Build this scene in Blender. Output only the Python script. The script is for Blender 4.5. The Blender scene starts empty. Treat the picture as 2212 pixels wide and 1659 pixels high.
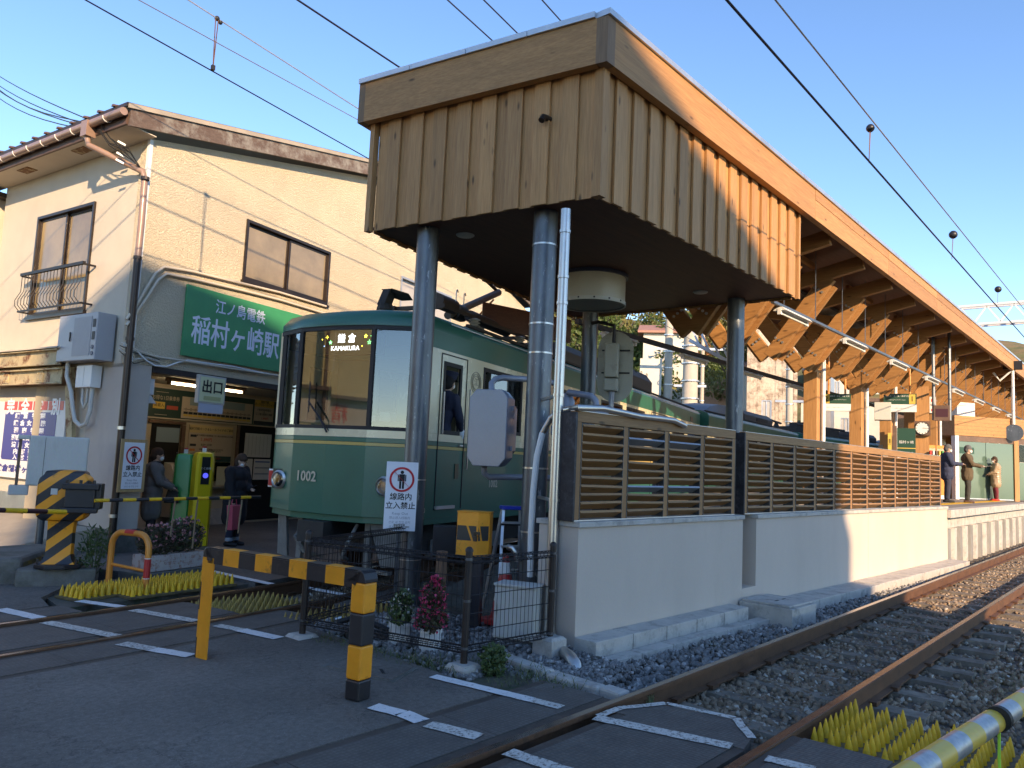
import bpy, bmesh, math, random
import numpy as np
from mathutils import Vector, Matrix, Euler
random.seed(7); rng = np.random.default_rng(7)
SC = bpy.context.scene; COL = SC.collection
R = math.radians
# ---------------------------------------------------------------- camera, world, sun, exposure
# World frame: X runs along the near railway track (away from the crossing), Y to the left of it, Z up.
# The photographer stands at the origin, eye 1.70 m above the rail tops.
EYE = 1.70; FPX = 3028.0 * 2212 / 4032           # focal length in 2212-px-wide photo units
_p = math.atan(3028. / 30500.); _r = math.atan(1400 / 30500.); _b = R(40.7)
_f = Vector((0, math.cos(_p), math.sin(_p))); _u0 = Vector((0, -math.sin(_p), math.cos(_p))); _r0 = Vector((1, 0, 0))
_c, _s = math.cos(_r), math.sin(_r)
_rt = _c * _r0 + _s * _u0; _up = _c * _u0 - _s * _r0
def _X(v): return Vector((v.x * math.sin(_b) + v.y * math.cos(_b), -v.x * math.cos(_b) + v.y * math.sin(_b), v.z))
CF, CR, CU = _X(_f), _X(_rt), _X(_up)
cam = bpy.data.cameras.new('camera'); camo = bpy.data.objects.new('camera', cam); COL.objects.link(camo)
cam.sensor_width = 36; cam.lens = 36 * 3028. / 4032; cam.clip_end = 2000; cam.clip_start = .05
M3 = Matrix((CR, CU, -CF)).transposed()
camo.matrix_world = Matrix.Translation((0, 0, EYE)) @ M3.to_4x4()
SC.camera = camo
SUN_ANG = R(40.7 - 158); SUN_EL = R(20)           # direction towards the sun in the XY frame
W = bpy.data.worlds.new('World'); SC.world = W; W.use_nodes = True
nt = W.node_tree; bg = nt.nodes['Background']
sky = nt.nodes.new('ShaderNodeTexSky'); sky.sky_type = 'NISHITA'; sky.sun_disc = False
sky.sun_elevation = R(20); sky.sun_rotation = math.pi / 2 - SUN_ANG
sky.air_density = 0.8; sky.dust_density = 0.0; sky.ozone_density = 3.0; sky.altitude = 0
hs0 = nt.nodes.new('ShaderNodeHueSaturation'); hs0.inputs['Hue'].default_value = .503; hs0.inputs['Saturation'].default_value = 1.13; hs0.inputs['Value'].default_value = .95; nt.links.new(sky.outputs[0], hs0.inputs['Color']); nt.links.new(hs0.outputs[0], bg.inputs[0]); bg.inputs[1].default_value = 0.15
sl = bpy.data.lights.new('sun', 'SUN'); sl.energy = 2.8; sl.angle = R(0.55); sl.color = (1.0, .82, .60)
so = bpy.data.objects.new('sun', sl); COL.objects.link(so)
sd = Vector((math.cos(SUN_ANG) * math.cos(SUN_EL), math.sin(SUN_ANG) * math.cos(SUN_EL), math.sin(SUN_EL)))
so.rotation_euler = sd.to_track_quat('Z', 'Y').to_euler(); so.location = sd * 60
SC.view_settings.view_transform = 'Standard'; SC.view_settings.look = 'None'
SC.view_settings.exposure = 1.55; SC.view_settings.gamma = 1.0; SC.view_settings.use_curve_mapping = False
SC.view_settings.use_white_balance = True; SC.view_settings.white_balance_temperature = 8000; SC.view_settings.white_balance_tint = 15
SC.render.engine = 'CYCLES'; SC.cycles.max_bounces = 6; SC.cycles.transparent_max_bounces = 12
SC.cycles.caustics_reflective = False; SC.cycles.caustics_refractive = False; SC.cycles.sample_clamp_indirect = 8

# ---------------------------------------------------------------- surveying helpers (sight line -> point in the place)
def sight(x, y): return CF * FPX + CR * (x - 1106) - CU * (y - 829.5)
def gp(x, y, z=0.0):
    d = sight(x, y); t = (z - EYE) / d.z; return Vector((d.x * t, d.y * t, z))
def at(x, y, dist):
    d = sight(x, y); t = dist / math.hypot(d.x, d.y); return Vector((d.x * t, d.y * t, EYE + d.z * t))
def wallpt(x, y, pt, ang):
    d = sight(x, y); a = R(ang); nx, ny = -math.sin(a), math.cos(a)
    t = (nx * pt[0] + ny * pt[1]) / (nx * d.x + ny * d.y)
    q = Vector((d.x * t, d.y * t, EYE + d.z * t))
    return (q.x - pt[0]) * math.cos(a) + (q.y - pt[1]) * math.sin(a), q.z, q

# ---------------------------------------------------------------- materials
MATS = {}
def _nt(name):
    m = bpy.data.materials.new(name); m.use_nodes = True; n = m.node_tree; b = n.nodes['Principled BSDF']; return m, n, b
def _map(n, scale, loc=None):
    g = n.nodes.new('ShaderNodeNewGeometry'); mp = n.nodes.new('ShaderNodeMapping')
    n.links.new(g.outputs['Position'], mp.inputs['Vector']); mp.inputs['Scale'].default_value = scale
    if loc: mp.inputs['Location'].default_value = loc
    return mp
def _noise(n, vec, sc=1, det=4, rough=.55):
    t = n.nodes.new('ShaderNodeTexNoise'); t.inputs['Scale'].default_value = sc; t.inputs['Detail'].default_value = det
    t.inputs['Roughness'].default_value = rough; n.links.new(vec.outputs[0], t.inputs['Vector']); return t
def _ramp(n, fac, p0, p1, c0=(0, 0, 0, 1), c1=(1, 1, 1, 1)):
    r = n.nodes.new('ShaderNodeValToRGB'); e = r.color_ramp.elements
    e[0].position, e[1].position = p0, p1; e[0].color, e[1].color = c0, c1; n.links.new(fac, r.inputs[0]); return r
def _mix(n, fac, a, b, mode='MIX'):
    x = n.nodes.new('ShaderNodeMix'); x.data_type = 'RGBA'; x.blend_type = mode
    for k, v in ((0, fac), (6, a), (7, b)):
        if hasattr(v, 'is_linked') or hasattr(v, 'links'): n.links.new(v, x.inputs[k])
        else: x.inputs[k].default_value = v if k == 0 else (tuple(v) + (1,) if len(v) == 3 else v)
    return x.outputs[2]
def _bump(n, b, h, strength=.3, dist=.01):
    u = n.nodes.new('ShaderNodeBump'); u.inputs['Strength'].default_value = strength; u.inputs['Distance'].default_value = dist
    n.links.new(h, u.inputs['Height'])
    n.links.new(u.outputs[0], b.inputs['Normal']); return u
def dk(c, f): return tuple(x * f for x in c)
def M(name, col, rough=.6, metal=0., var=.18, vs=3., bump=.15, bs=60., dirt=None, dsc=4., dth=(.55, .75), rnd=.0, streak=False, spec=.5, coat=0.):
    """painted / mineral / metal surface: two scales of tone variation, optional dirt or rust patches, fine relief"""
    if name in MATS: return MATS[name]
    m, n, b = _nt(name); mp = _map(n, (1, 1, .35 if streak else 1))
    t = _noise(n, mp, vs, 5, .6); t2 = _noise(n, mp, bs, 3)
    c = _mix(n, _ramp(n, t.outputs[0], .3, .7).outputs[0], dk(col, 1 - var), dk(col, 1 + var * .6))
    c = _mix(n, .12, c, t2.outputs['Color'], 'OVERLAY')
    if rnd:
        oi = n.nodes.new('ShaderNodeObjectInfo'); rr = _ramp(n, oi.outputs['Random'], 0, 1, (1 - rnd,) * 3 + (1,), (1 + rnd * .5,) * 3 + (1,))
        c = _mix(n, 1., c, rr.outputs[0], 'MULTIPLY')
    if dirt:
        t3 = _noise(n, _map(n, (1, 1, .3 if streak else 1), (3, 7, 1)), dsc, 8, .7)
        c = _mix(n, _ramp(n, t3.outputs[0], *dth).outputs[0], c, dirt)
    n.links.new(c, b.inputs['Base Color'])
    rr = _ramp(n, t.outputs[0], 0, 1, (max(0, rough - .08),) * 3 + (1,), (min(1, rough + .1),) * 3 + (1,)); n.links.new(rr.outputs[0], b.inputs['Roughness'])
    b.inputs['Metallic'].default_value = metal; b.inputs['Specular IOR Level'].default_value = spec; b.inputs['Coat Weight'].default_value = coat; b.inputs['Coat Roughness'].default_value = .08
    if bump: _bump(n, b, t2.outputs[0], bump, .01)
    MATS[name] = m; return m
def flat(name, col, rough=.5, emit=0, metal=0):
    if name in MATS: return MATS[name]
    m, n, b = _nt(name); b.inputs['Base Color'].default_value = tuple(col) + (1,); b.inputs['Roughness'].default_value = rough; b.inputs['Metallic'].default_value = metal
    if emit: b.inputs['Emission Color'].default_value = tuple(col) + (1,); b.inputs['Emission Strength'].default_value = emit
    MATS[name] = m; return m
def wood(name, col, axis, grain=14., rough=.62, rnd=.14, knots=True, grey=None):
    if name in MATS: return MATS[name]
    m, n, b = _nt(name); s = [grain] * 3; s[axis] = .7
    oi = n.nodes.new('ShaderNodeObjectInfo')
    mp = _map(n, s); off = n.nodes.new('ShaderNodeVectorMath'); off.operation = 'SCALE'; off.inputs[3].default_value = 40
    cb = n.nodes.new('ShaderNodeCombineXYZ'); [n.links.new(oi.outputs['Random'], cb.inputs[i]) for i in range(3)]
    n.links.new(cb.outputs[0], off.inputs[0]); n.links.new(off.outputs[0], mp.inputs['Location'])
    t = _noise(n, mp, 1.0, 6, .65); t.inputs['Distortion'].default_value = .6
    t1 = _noise(n, mp, 5.0, 3, .6)
    c = _mix(n, _ramp(n, t.outputs[0], .3, .68).outputs[0], dk(col, .82), dk(col, 1.08))
    c = _mix(n, .18, c, _ramp(n, t1.outputs[0], .35, .65).outputs[0], 'SOFT_LIGHT')
    if knots:
        sk = [7.] * 3; sk[axis] = 2.2
        mk = _map(n, sk); n.links.new(off.outputs[0], mk.inputs['Location']); v = n.nodes.new('ShaderNodeTexVoronoi'); v.inputs['Scale'].default_value = .9; n.links.new(mk.outputs[0], v.inputs['Vector'])
        c = _mix(n, _ramp(n, v.outputs['Distance'], .05, .14, (1, 1, 1, 1), (0, 0, 0, 1)).outputs[0], c, dk(col, .3))
    if grey: c = _mix(n, _ramp(n, _noise(n, _map(n, (1, 1, 1)), 2.2, 8, .75).outputs[0], .45, .62).outputs[0], c, grey)
    rr = _ramp(n, oi.outputs['Random'], 0, 1, (1 - rnd,) * 3 + (1,), (1 + rnd,) * 3 + (1,))
    c = _mix(n, 1., c, rr.outputs[0], 'MULTIPLY')
    n.links.new(c, b.inputs['Base Color']); b.inputs['Roughness'].default_value = rough; _bump(n, b, t1.outputs[0], .25, .004)
    MATS[name] = m; return m
def glass(name, tint=(.9, .95, .93), rough=.02, boost=0., ior=1.5):
    if name in MATS: return MATS[name]
    m, n, b = _nt(name); tr = n.nodes.new('ShaderNodeBsdfTransparent'); tr.inputs[0].default_value = tint + (1,)
    n.nodes.remove(b); b = n.nodes.new('ShaderNodeBsdfGlossy'); b.inputs['Roughness'].default_value = rough
    mx = n.nodes.new('ShaderNodeMixShader'); lw = n.nodes.new('ShaderNodeFresnel'); lw.inputs[0].default_value = ior
    mt = n.nodes.new('ShaderNodeMath'); mt.operation = 'MULTIPLY_ADD'; n.links.new(lw.outputs[0], mt.inputs[0]); mt.inputs[1].default_value = 1.0 + boost; mt.inputs[2].default_value = boost * .09; mt.use_clamp = True
    n.links.new(mt.outputs[0], mx.inputs[0]); n.links.new(tr.outputs[0], mx.inputs[1]); n.links.new(b.outputs[0], mx.inputs[2])
    n.links.new(mx.outputs[0], n.nodes['Material Output'].inputs[0]); MATS[name] = m; return m

# ---------------------------------------------------------------- mesh builder
def rotm(ang, o=(0, 0, 0)): return Matrix.Translation(o) @ Matrix.Rotation(R(ang), 4, 'Z')
class MB:
    def __init__(s): s.v = []; s.f = []; s.m = []; s.cm = 0
    def add(s, vs, fs, T=None):
        k = len(s.v)
        for p in vs:
            p = Vector(p); s.v.append(tuple(T @ p if T else p))
        for f in fs: s.f.append([i + k for i in f]); s.m.append(s.cm)
        return s
    def mat(s, i): s.cm = i; return s
    def box(s, x0, x1, y0, y1, z0, z1, T=None):
        vs = [(x, y, z) for z in (z0, z1) for x, y in ((x0, y0), (x1, y0), (x1, y1), (x0, y1))]
        return s.add(vs, [(3, 2, 1, 0), (4, 5, 6, 7), (0, 1, 5, 4), (1, 2, 6, 5), (2, 3, 7, 6), (3, 0, 4, 7)], T)
    def prism(s, poly, z0, z1, T=None, cap=True):
        n = len(poly); vs = [(p[0], p[1], z0) for p in poly] + [(p[0], p[1], z1) for p in poly]
        fs = [(i, (i + 1) % n, n + (i + 1) % n, n + i) for i in range(n)]
        if cap: fs += [tuple(range(n - 1, -1, -1)), tuple(range(n, 2 * n))]
        return s.add(vs, fs, T)
    def loft(s, rings, T=None, cap=True, close=True):
        n = len(rings[0]); vs = [p for r in rings for p in r]; fs = []
        for k in range(len(rings) - 1):
            for i in range(n if close else n - 1):
                j = (i + 1) % n; fs.append((k * n + i, k * n + j, (k + 1) * n + j, (k + 1) * n + i))
        if cap: fs += [tuple(range(n - 1, -1, -1)), tuple(range((len(rings) - 1) * n, len(rings) * n))]
        return s.add(vs, fs, T)
    def tube(s, pts, r, n=8, T=None, cap=True):
        pts = [Vector(p) for p in pts]; rs = r if isinstance(r, (list, tuple)) else [r] * len(pts); rings = []; up = None
        for i, p in enumerate(pts):
            d = (pts[min(i + 1, len(pts) - 1)] - pts[max(i - 1, 0)]).normalized()
            if up is None: up = Vector((0, 0, 1)) if abs(d.z) < .9 else Vector((1, 0, 0))
            a = d.cross(up).normalized(); b = a.cross(d).normalized(); up = b
            rings.append([p + (a * math.cos(t) + b * math.sin(t)) * rs[i] for t in [2 * math.pi * k / n for k in range(n)]])
        return s.loft(rings, T, cap)
    def lathe(s, prof, n=16, T=None, cap=True):
        return s.loft([[(r * math.cos(2 * math.pi * k / n), r * math.sin(2 * math.pi * k / n), z) for k in range(n)] for r, z in prof], T, cap)
    def beam(s, p0, p1, w, h, T=None, up=(0, 0, 1)):
        p0, p1 = Vector(p0), Vector(p1); d = (p1 - p0).normalized(); a = d.cross(Vector(up)).normalized() * w / 2; b = a.cross(d).normalized() * h / 2
        return s.loft([[p - a - b, p + a - b, p + a + b, p - a + b] for p in (p0, p1)], T)
    def ell(s, c, r, n=12, m=8, T=None):
        c = Vector(c); r = (r,) * 3 if not hasattr(r, '__len__') else r
        return s.loft([[(c.x + r[0] * math.sin(t) * math.cos(2 * math.pi * k / n), c.y + r[1] * math.sin(t) * math.sin(2 * math.pi * k / n), c.z - r[2] * math.cos(t)) for k in range(n)] for t in [max(.05, math.pi * j / m) if j < m else math.pi - .05 for j in range(m + 1)]], T)
    def mesh(s, name):
        me = bpy.data.meshes.new(name); me.from_pydata(s.v, [], s.f)
        if any(s.m): me.polygons.foreach_set('material_index', s.m)
        me.validate(); return me
def smooth(me, ang=40):
    bm = bmesh.new(); bm.from_mesh(me); bmesh.ops.recalc_face_normals(bm, faces=bm.faces)
    for f in bm.faces: f.smooth = True
    for e in bm.edges: e.smooth = len(e.link_faces) == 2 and e.calc_face_angle(0) < R(ang)
    bm.to_mesh(me); bm.free()
def part(name, mb, mats, parent=None, T=None, sm=0, bev=0, label=None, kind=None):
    me = mb if isinstance(mb, bpy.types.Mesh) else mb.mesh(name)
    if not isinstance(mb, bpy.types.Mesh):
        for m in (mats if isinstance(mats, (list, tuple)) else [mats]): me.materials.append(m)
        if sm: smooth(me, sm)
        elif not sm:
            bm = bmesh.new(); bm.from_mesh(me); bmesh.ops.recalc_face_normals(bm, faces=bm.faces); bm.to_mesh(me); bm.free()
    o = bpy.data.objects.new(name, me); COL.objects.link(o)
    if parent: o.parent = parent
    if T is not None: o.matrix_local = T
    if bev:
        b = o.modifiers.new('bevel', 'BEVEL'); b.width = bev; b.segments = 2; b.limit_method = 'ANGLE'; b.angle_limit = R(35)
    if label: o['label'] = label
    if kind: o['kind'] = kind
    return o
def thing(name, label, cat, loc=(0, 0, 0), ang=0, group=None):
    o = bpy.data.objects.new(name, None); COL.objects.link(o); o.location = loc; o.rotation_euler = (0, 0, R(ang)); o.empty_display_size = .2
    o['label'] = label; o['category'] = cat
    if group: o['group'] = group
    return o
def tag(o, label, cat, group=None):
    o['label'] = label; o['category'] = cat
    if group: o['group'] = group
    return o
def holder(name):
    o = bpy.data.objects.new(name, None); COL.objects.link(o); o['kind'] = 'structure'; return o
def struct(name, mb, mats, sm=0, parent=None): return part(name, mb, mats, parent=parent, sm=sm, kind=None if parent else 'structure')
def boxpart(name, x0, x1, y0, y1, z0, z1, m, parent, T=None, bev=0, label=None):
    return part(name, MB().box(x0, x1, y0, y1, z0, z1), m, parent, T, 0, bev, label)
def copy_tree(o, parent=None):
    c = o.copy(); COL.objects.link(c)
    if parent: c.parent = parent
    for ch in list(o.children): copy_tree(ch, c)
    return c
TMP = bpy.data.scenes.new('workbench'); SPENT = []
def side_scene(o):
    TMP.collection.objects.link(o)
    with bpy.context.temp_override(scene=TMP, view_layer=TMP.view_layers[0]): dg = bpy.context.evaluated_depsgraph_get(); dg.update(); return dg
def text(body, size, m, parent, T, align='CENTER', bold=0., depth=.002, name='lettering', sx=1.):
    """flat lettering standing a hair proud of the sign: text in the local XY plane of T"""
    cu = bpy.data.curves.new(name, 'FONT'); cu.body = body; cu.size = size; cu.align_x = align; cu.align_y = 'CENTER'; cu.offset = bold; cu.resolution_u = 2; cu.space_line = .85
    if depth: cu.extrude = depth / 2
    t = bpy.data.objects.new('tmp', cu); dg = side_scene(t)
    me = bpy.data.meshes.new_from_object(t.evaluated_get(dg)); TMP.collection.objects.unlink(t); SPENT.append(t); me.name = name
    me.materials.clear(); me.materials.append(m)
    if sx != 1.:
        for v in me.vertices: v.co.x *= sx
    o = bpy.data.objects.new(name, me); COL.objects.link(o); o.parent = parent; o.matrix_local = T; return o
def face(x, y, z, ang=0):
    """matrix for writing on a vertical face at (x,y,z) seen from local -Y when ang=0"""
    return Matrix.Translation((x, y, z)) @ Matrix.Rotation(R(ang), 4, 'Z') @ Matrix.Rotation(R(90), 4, 'X')
def wall_panels(mb, x0, x1, z0, z1, y0, y1, openings, T=None):
    """a wall as boxes leaving rectangular openings (x0,x1,z0,z1) free; neighbours butt, never overlap"""
    xs = sorted({x0, x1} | {v for o in openings for v in o[:2] if x0 < v < x1})
    for a, b in zip(xs[:-1], xs[1:]):
        cuts = sorted([(max(o[2], z0), min(o[3], z1)) for o in openings if o[0] <= a + 1e-6 and o[1] >= b - 1e-6])
        z = z0
        for c0, c1 in cuts:
            if c0 > z + 1e-4: mb.box(a, b, y0, y1, z, c0, T)
            z = max(z, c1)
        if z < z1 - 1e-4: mb.box(a, b, y0, y1, z, z1, T)
    return mb

# ---- palette
STUCCO = None
def make_stucco(name, col, bs=38, st=.9):
    m, n, b = _nt(name); mp = _map(n, (1, 1, 1)); t = _noise(n, mp, 1.2, 6, .6); t2 = _noise(n, mp, bs, 5, .65); t3 = _noise(n, _map(n, (1, 1, .25), (9, 2, 4)), 2.5, 7, .7)
    c = _mix(n, _ramp(n, t.outputs[0], .3, .7).outputs[0], dk(col, .9), dk(col, 1.04))
    c = _mix(n, _ramp(n, t3.outputs[0], .58, .85, (0, 0, 0, 1), (.35, .35, .35, 1)).outputs[0], c, dk(col, .62))
    n.links.new(c, b.inputs['Base Color']); b.inputs['Roughness'].default_value = .85
    _bump(n, b, _ramp(n, t2.outputs[0], .42, .58).outputs[0], st, .012); return m
def asphalt(name, col, speck=.5):
    m, n, b = _nt(name); mp = _map(n, (1, 1, 1)); big = _noise(n, mp, .55, 6, .6); mid = _noise(n, mp, 22, 8, .8); fine = _noise(n, mp, 120, 4, .8)
    v = n.nodes.new('ShaderNodeTexVoronoi'); v.inputs['Scale'].default_value = 55; n.links.new(mp.outputs[0], v.inputs['Vector'])
    c = _mix(n, _ramp(n, big.outputs[0], .35, .65).outputs[0], dk(col, .72), dk(col, 1.2))
    c = _mix(n, .8, c, _ramp(n, mid.outputs[0], .3, .7, (.22, .22, .22, 1), (.78, .78, .78, 1)).outputs[0], 'OVERLAY')
    c = _mix(n, .45, c, fine.outputs[0], 'OVERLAY')
    c = _mix(n, _ramp(n, v.outputs['Distance'], .08, .2, (speck,) * 3 + (1,), (0, 0, 0, 1)).outputs[0], c, (.36, .34, .31))
    st = _noise(n, _map(n, (1, 1, 1), (4, 9, 0)), 1.1, 5, .6); c = _mix(n, _ramp(n, st.outputs[0], .58, .74, (0, 0, 0, 1), (.6, .6, .6, 1)).outputs[0], c, (.060, .048, .038))
    cr = n.nodes.new('ShaderNodeTexVoronoi'); cr.feature = 'DISTANCE_TO_EDGE'; cr.inputs['Scale'].default_value = .8
    wv = _noise(n, mp, 2.0, 5, .7); ad = n.nodes.new('ShaderNodeVectorMath'); ad.operation = 'ADD'; n.links.new(mp.outputs[0], ad.inputs[0]); n.links.new(wv.outputs['Color'], ad.inputs[1]); n.links.new(ad.outputs[0], cr.inputs['Vector'])
    c = _mix(n, _ramp(n, cr.outputs['Distance'], .002, .009, (.7,) * 3 + (1,), (0, 0, 0, 1)).outputs[0], c, dk(col, .4))
    n.links.new(c, b.inputs['Base Color']); b.inputs['Roughness'].default_value = .82
    _bump(n, b, _mix(n, .5, fine.outputs[0], v.outputs['Distance']), .7, .006); MATS[name] = m; return m
def rubber(name, col):
    m, n, b = _nt(name); mp = _map(n, (1, 1, 1)); t = _noise(n, mp, 5, 6, .65)
    v = n.nodes.new('ShaderNodeTexVoronoi'); v.inputs['Scale'].default_value = 30; v.inputs['Randomness'].default_value = .35; v.distance = 'MANHATTAN'; n.links.new(mp.outputs[0], v.inputs['Vector'])
    c = _mix(n, _ramp(n, t.outputs[0], .3, .7).outputs[0], dk(col, .75), dk(col, 1.25)); c = _mix(n, _ramp(n, v.outputs['Distance'], .25, .6, (0, 0, 0, 1), (.45,) * 3 + (1,)).outputs[0], c, dk(col, .5))
    n.links.new(c, b.inputs['Base Color']); b.inputs['Roughness'].default_value = .75; _bump(n, b, v.outputs['Distance'], .5, .006).invert = True; MATS[name] = m; return m
def paintline(name, col, under, th=(.36, .44), sc=26):
    m, n, b = _nt(name); mp = _map(n, (1, 1, 1)); t = _noise(n, mp, sc, 8, .75); t2 = _noise(n, mp, 4, 5, .6)
    c = _mix(n, _ramp(n, t2.outputs[0], .3, .7).outputs[0], dk(col, .82), col); c = _mix(n, _ramp(n, t.outputs[0], *th).outputs[0], under, c)
    n.links.new(c, b.inputs['Base Color']); b.inputs['Roughness'].default_value = .7; _bump(n, b, t.outputs[0], .4, .004); MATS[name] = m; return m
m_asph = asphalt('asphalt', (.150, .128, .108)); m_asph2 = asphalt('asphalt_walk', (.105, .095, .086), .2)
m_rub = rubber('rubber_panel', (.135, .115, .098)); m_rubedge = M('rubber_edge', (.085, .062, .048), .75, var=.3, bs=90, bump=.3, dirt=(.13, .10, .075), dsc=8, dth=(.5, .8))
m_white = paintline('road_paint', (.78, .76, .74), (.10, .09, .085), (.36, .42), 34); m_white2 = paintline('road_paint_worn', (.66, .63, .57), (.16, .12, .09), (.40, .50), 40)
m_stucco = make_stucco('cream_stucco', (.66, .565, .41)); m_stucco2 = make_stucco('smooth_cream_wall', (.60, .525, .42), 60, .15); m_pink = make_stucco('pinkish_plaster', (.50, .44, .385), 60, .12)
m_conc = M('concrete_wall', (.54, .455, .385), .8, var=.09, vs=1.1, bump=.12, bs=120, dirt=(.42, .33, .25), dsc=1.2, dth=(.60, .95), streak=True); m_conc2 = M('concrete_light', (.46, .43, .39), .85, var=.15, vs=5, bump=.3, bs=90, dirt=(.17, .165, .15), dsc=5, dth=(.5, .75))
m_concd = M('concrete_dark', (.16, .152, .135), .9, var=.3, vs=4, bump=.5, bs=50, dirt=(.075, .078, .06), dsc=3, dth=(.42, .66))
m_gnd = M('earth', (.11, .095, .075), .95, var=.35, vs=6, bump=.6, bs=60, dirt=(.06, .07, .035), dsc=2, dth=(.5, .6))
WC_ = (.45, .225, .085)
m_wz = wood('cladding_wood', WC_, 2); m_wx = wood('beam_wood_along', (.44, .215, .078), 0); m_wy = wood('beam_wood_across', (.40, .195, .070), 1, rnd=.08)
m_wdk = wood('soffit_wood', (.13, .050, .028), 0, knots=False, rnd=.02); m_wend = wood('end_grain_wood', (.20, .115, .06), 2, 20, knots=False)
m_lou = wood('louver_wood', (.30, .155, .060), 0, 18); m_loufr = wood('screen_wood', (.30, .15, .060), 2, 18, knots=False)
m_galv = M('galvanised_steel', (.13, .145, .16), .38, .65, var=.35, vs=5, bump=.04, dirt=(.34, .36, .38), dsc=20, dth=(.61, .66), streak=True)
m_steel = M('brushed_steel', (.55, .53, .50), .30, .9, var=.12, vs=4, bump=.03); m_alu = M('aluminium', (.60, .61, .62), .4, .8, var=.1, bump=.03)
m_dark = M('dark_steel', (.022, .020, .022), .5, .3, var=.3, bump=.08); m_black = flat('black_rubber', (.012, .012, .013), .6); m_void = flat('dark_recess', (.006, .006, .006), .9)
m_fence = M('dark_brown_wire', (.030, .022, .020), .45, .3, var=.25, bump=.05)
m_rail = M('rail_rust', (.15, .070, .036), .65, .35, var=.3, vs=7, bump=.25, bs=80, dirt=(.055, .035, .025), dsc=6); m_railtop = M('rail_head', (.36, .33, .30), .22, .95, var=.15, vs=9, bump=0)
m_yel = M('signal_yellow', (.86, .30, .014), .42, var=.12, vs=5, bump=.08, dirt=(.20, .085, .025), dsc=6, dth=(.60, .72)); m_blk = M('paint_black', (.018, .018, .022), .4, var=.3, bump=.08, dirt=(.07, .06, .05), dsc=9, dth=(.6, .8))
m_ylw = M('plastic_yellow', (.80, .44, .015), .5, var=.18, vs=7, bump=.06, dirt=(.25, .19, .04), dsc=5, dth=(.5, .8)); m_org = M('orange_paint', (.68, .24, .04), .35, var=.1, bump=.04, dirt=(.14, .06, .03), dsc=7, dth=(.64, .74))
m_red = flat('red_reflector', (.50, .03, .03), .35); m_wht = M('white_plastic', (.72, .72, .70), .45, var=.05, bump=.03); m_paper = flat('paper_white', (.78, .78, .78), .6); m_grey = M('light_grey_cabinet', (.52, .51, .47), .5, var=.06, bump=.04, dirt=(.33, .30, .25), dsc=3, dth=(.6, .85), streak=True)
m_lilac = M('blue_grey_paint', (.24, .255, .30), .3, var=.06, vs=5, bump=.03, coat=.3); m_green = M('train_green', (.018, .135, .092), .35, var=.06, vs=3, bump=.02, bs=40, coat=.12); m_greend = M('train_dark_green', (.012, .060, .048), .3, var=.2, vs=3, bump=.03, coat=.3)
m_cream = M('train_cream', (.72, .63, .42), .25, var=.05, vs=3, bump=.02, coat=.5); m_gold = flat('gold_line', (.55, .38, .12), .3); m_under = M('underframe_dark', (.030, .027, .025), .7, var=.4, vs=8, bump=.3)
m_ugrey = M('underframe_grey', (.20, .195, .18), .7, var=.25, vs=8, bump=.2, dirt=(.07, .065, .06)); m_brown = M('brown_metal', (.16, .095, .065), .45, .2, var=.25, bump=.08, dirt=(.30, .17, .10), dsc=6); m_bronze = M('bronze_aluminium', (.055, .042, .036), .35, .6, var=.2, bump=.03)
m_led = flat('lamp_tube', (1, .86, .62), .4, 9.0); m_lampoff = flat('lamp_tube_off', (.80, .78, .70), .3)
m_glass = glass('window_glass', rough=.03); m_tglass = glass('train_glass', boost=.9, tint=(.70, .78, .72)); m_frost = M('frosted_glass', (.27, .21, .13), .22, var=.25, vs=1.6, bump=0, spec=.8)
m_sgreen = M('sign_green', (.03, .27, .12), .5, var=.1, vs=3, bump=.03, dirt=(.015, .12, .06), dsc=4, dth=(.62, .9)); m_rust = M('rusty_cream_steel', (.50, .39, .22), .6, var=.2, vs=6, bump=.3, dirt=(.17, .060, .018), dsc=3.2, dth=(.50, .60))
# ================================================================ ground, road, tracks
struct('ground', MB().box(-160, 420, -200, 300, -.9, -.27), m_gnd)
def track_y(kind, X):
    if kind == 'near': return 2.535
    pts = [(-30, 4.9), (-6, 6.9), (2.2, 7.52), (3.9, 7.71), (5.3, 7.93), (6.3, 8.22), (12, 9.78), (16.5, 11.0), (21.8, 12.3), (28, 13.35), (35, 13.9), (42, 13.75), (50, 12.9), (62, 11.2), (90, 7)]
    xs = np.array([p[0] for p in pts]); ys = np.array([p[1] for p in pts])
    k = 2.0; w = np.linspace(-k, k, 9); return float(np.mean(np.interp(X + w, xs, ys)))
def path(kind, x0, x1, off, step=.8):
    n = max(2, int((x1 - x0) / step) + 1); out = []
    for X in np.linspace(x0, x1, n):
        dy = (track_y(kind, X + .1) - track_y(kind, X - .1)) / .2; l = math.hypot(1, dy); out.append((X - dy / l * off, track_y(kind, X) + off / l))
    return out
def strip(mb, kind, x0, x1, o0, o1, z0, z1, step=.8, cut0=0, cut1=0):
    a = path(kind, x0, x1, o0, step); b = path(kind, x0 + cut0, x1 + cut1, o1, step)
    mb.loft([[(p[0], p[1], z0), (q[0], q[1], z0), (q[0], q[1], z1), (p[0], p[1], z1)] for p, q in zip(a, b)]); return mb
def poly_prism(name, pts, z0, z1, m): return struct(name, MB().prism(pts, z0, z1), m)
def edge(kind, off, x0=-14, x1=4.42): return path(kind, x0, x1, off)
near_in = edge('near', 1.28); far_in = edge('far', -1.2)
poly_prism('road', [(-14, -60), (4.42, -60), (4.42, 1.25), (-14, 1.25)], -.8, 0, m_asph)
poly_prism('road', near_in + far_in[::-1], -.8, 0, m_asph)
lf = edge('far', 1.15, -14, 3.25)
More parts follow.
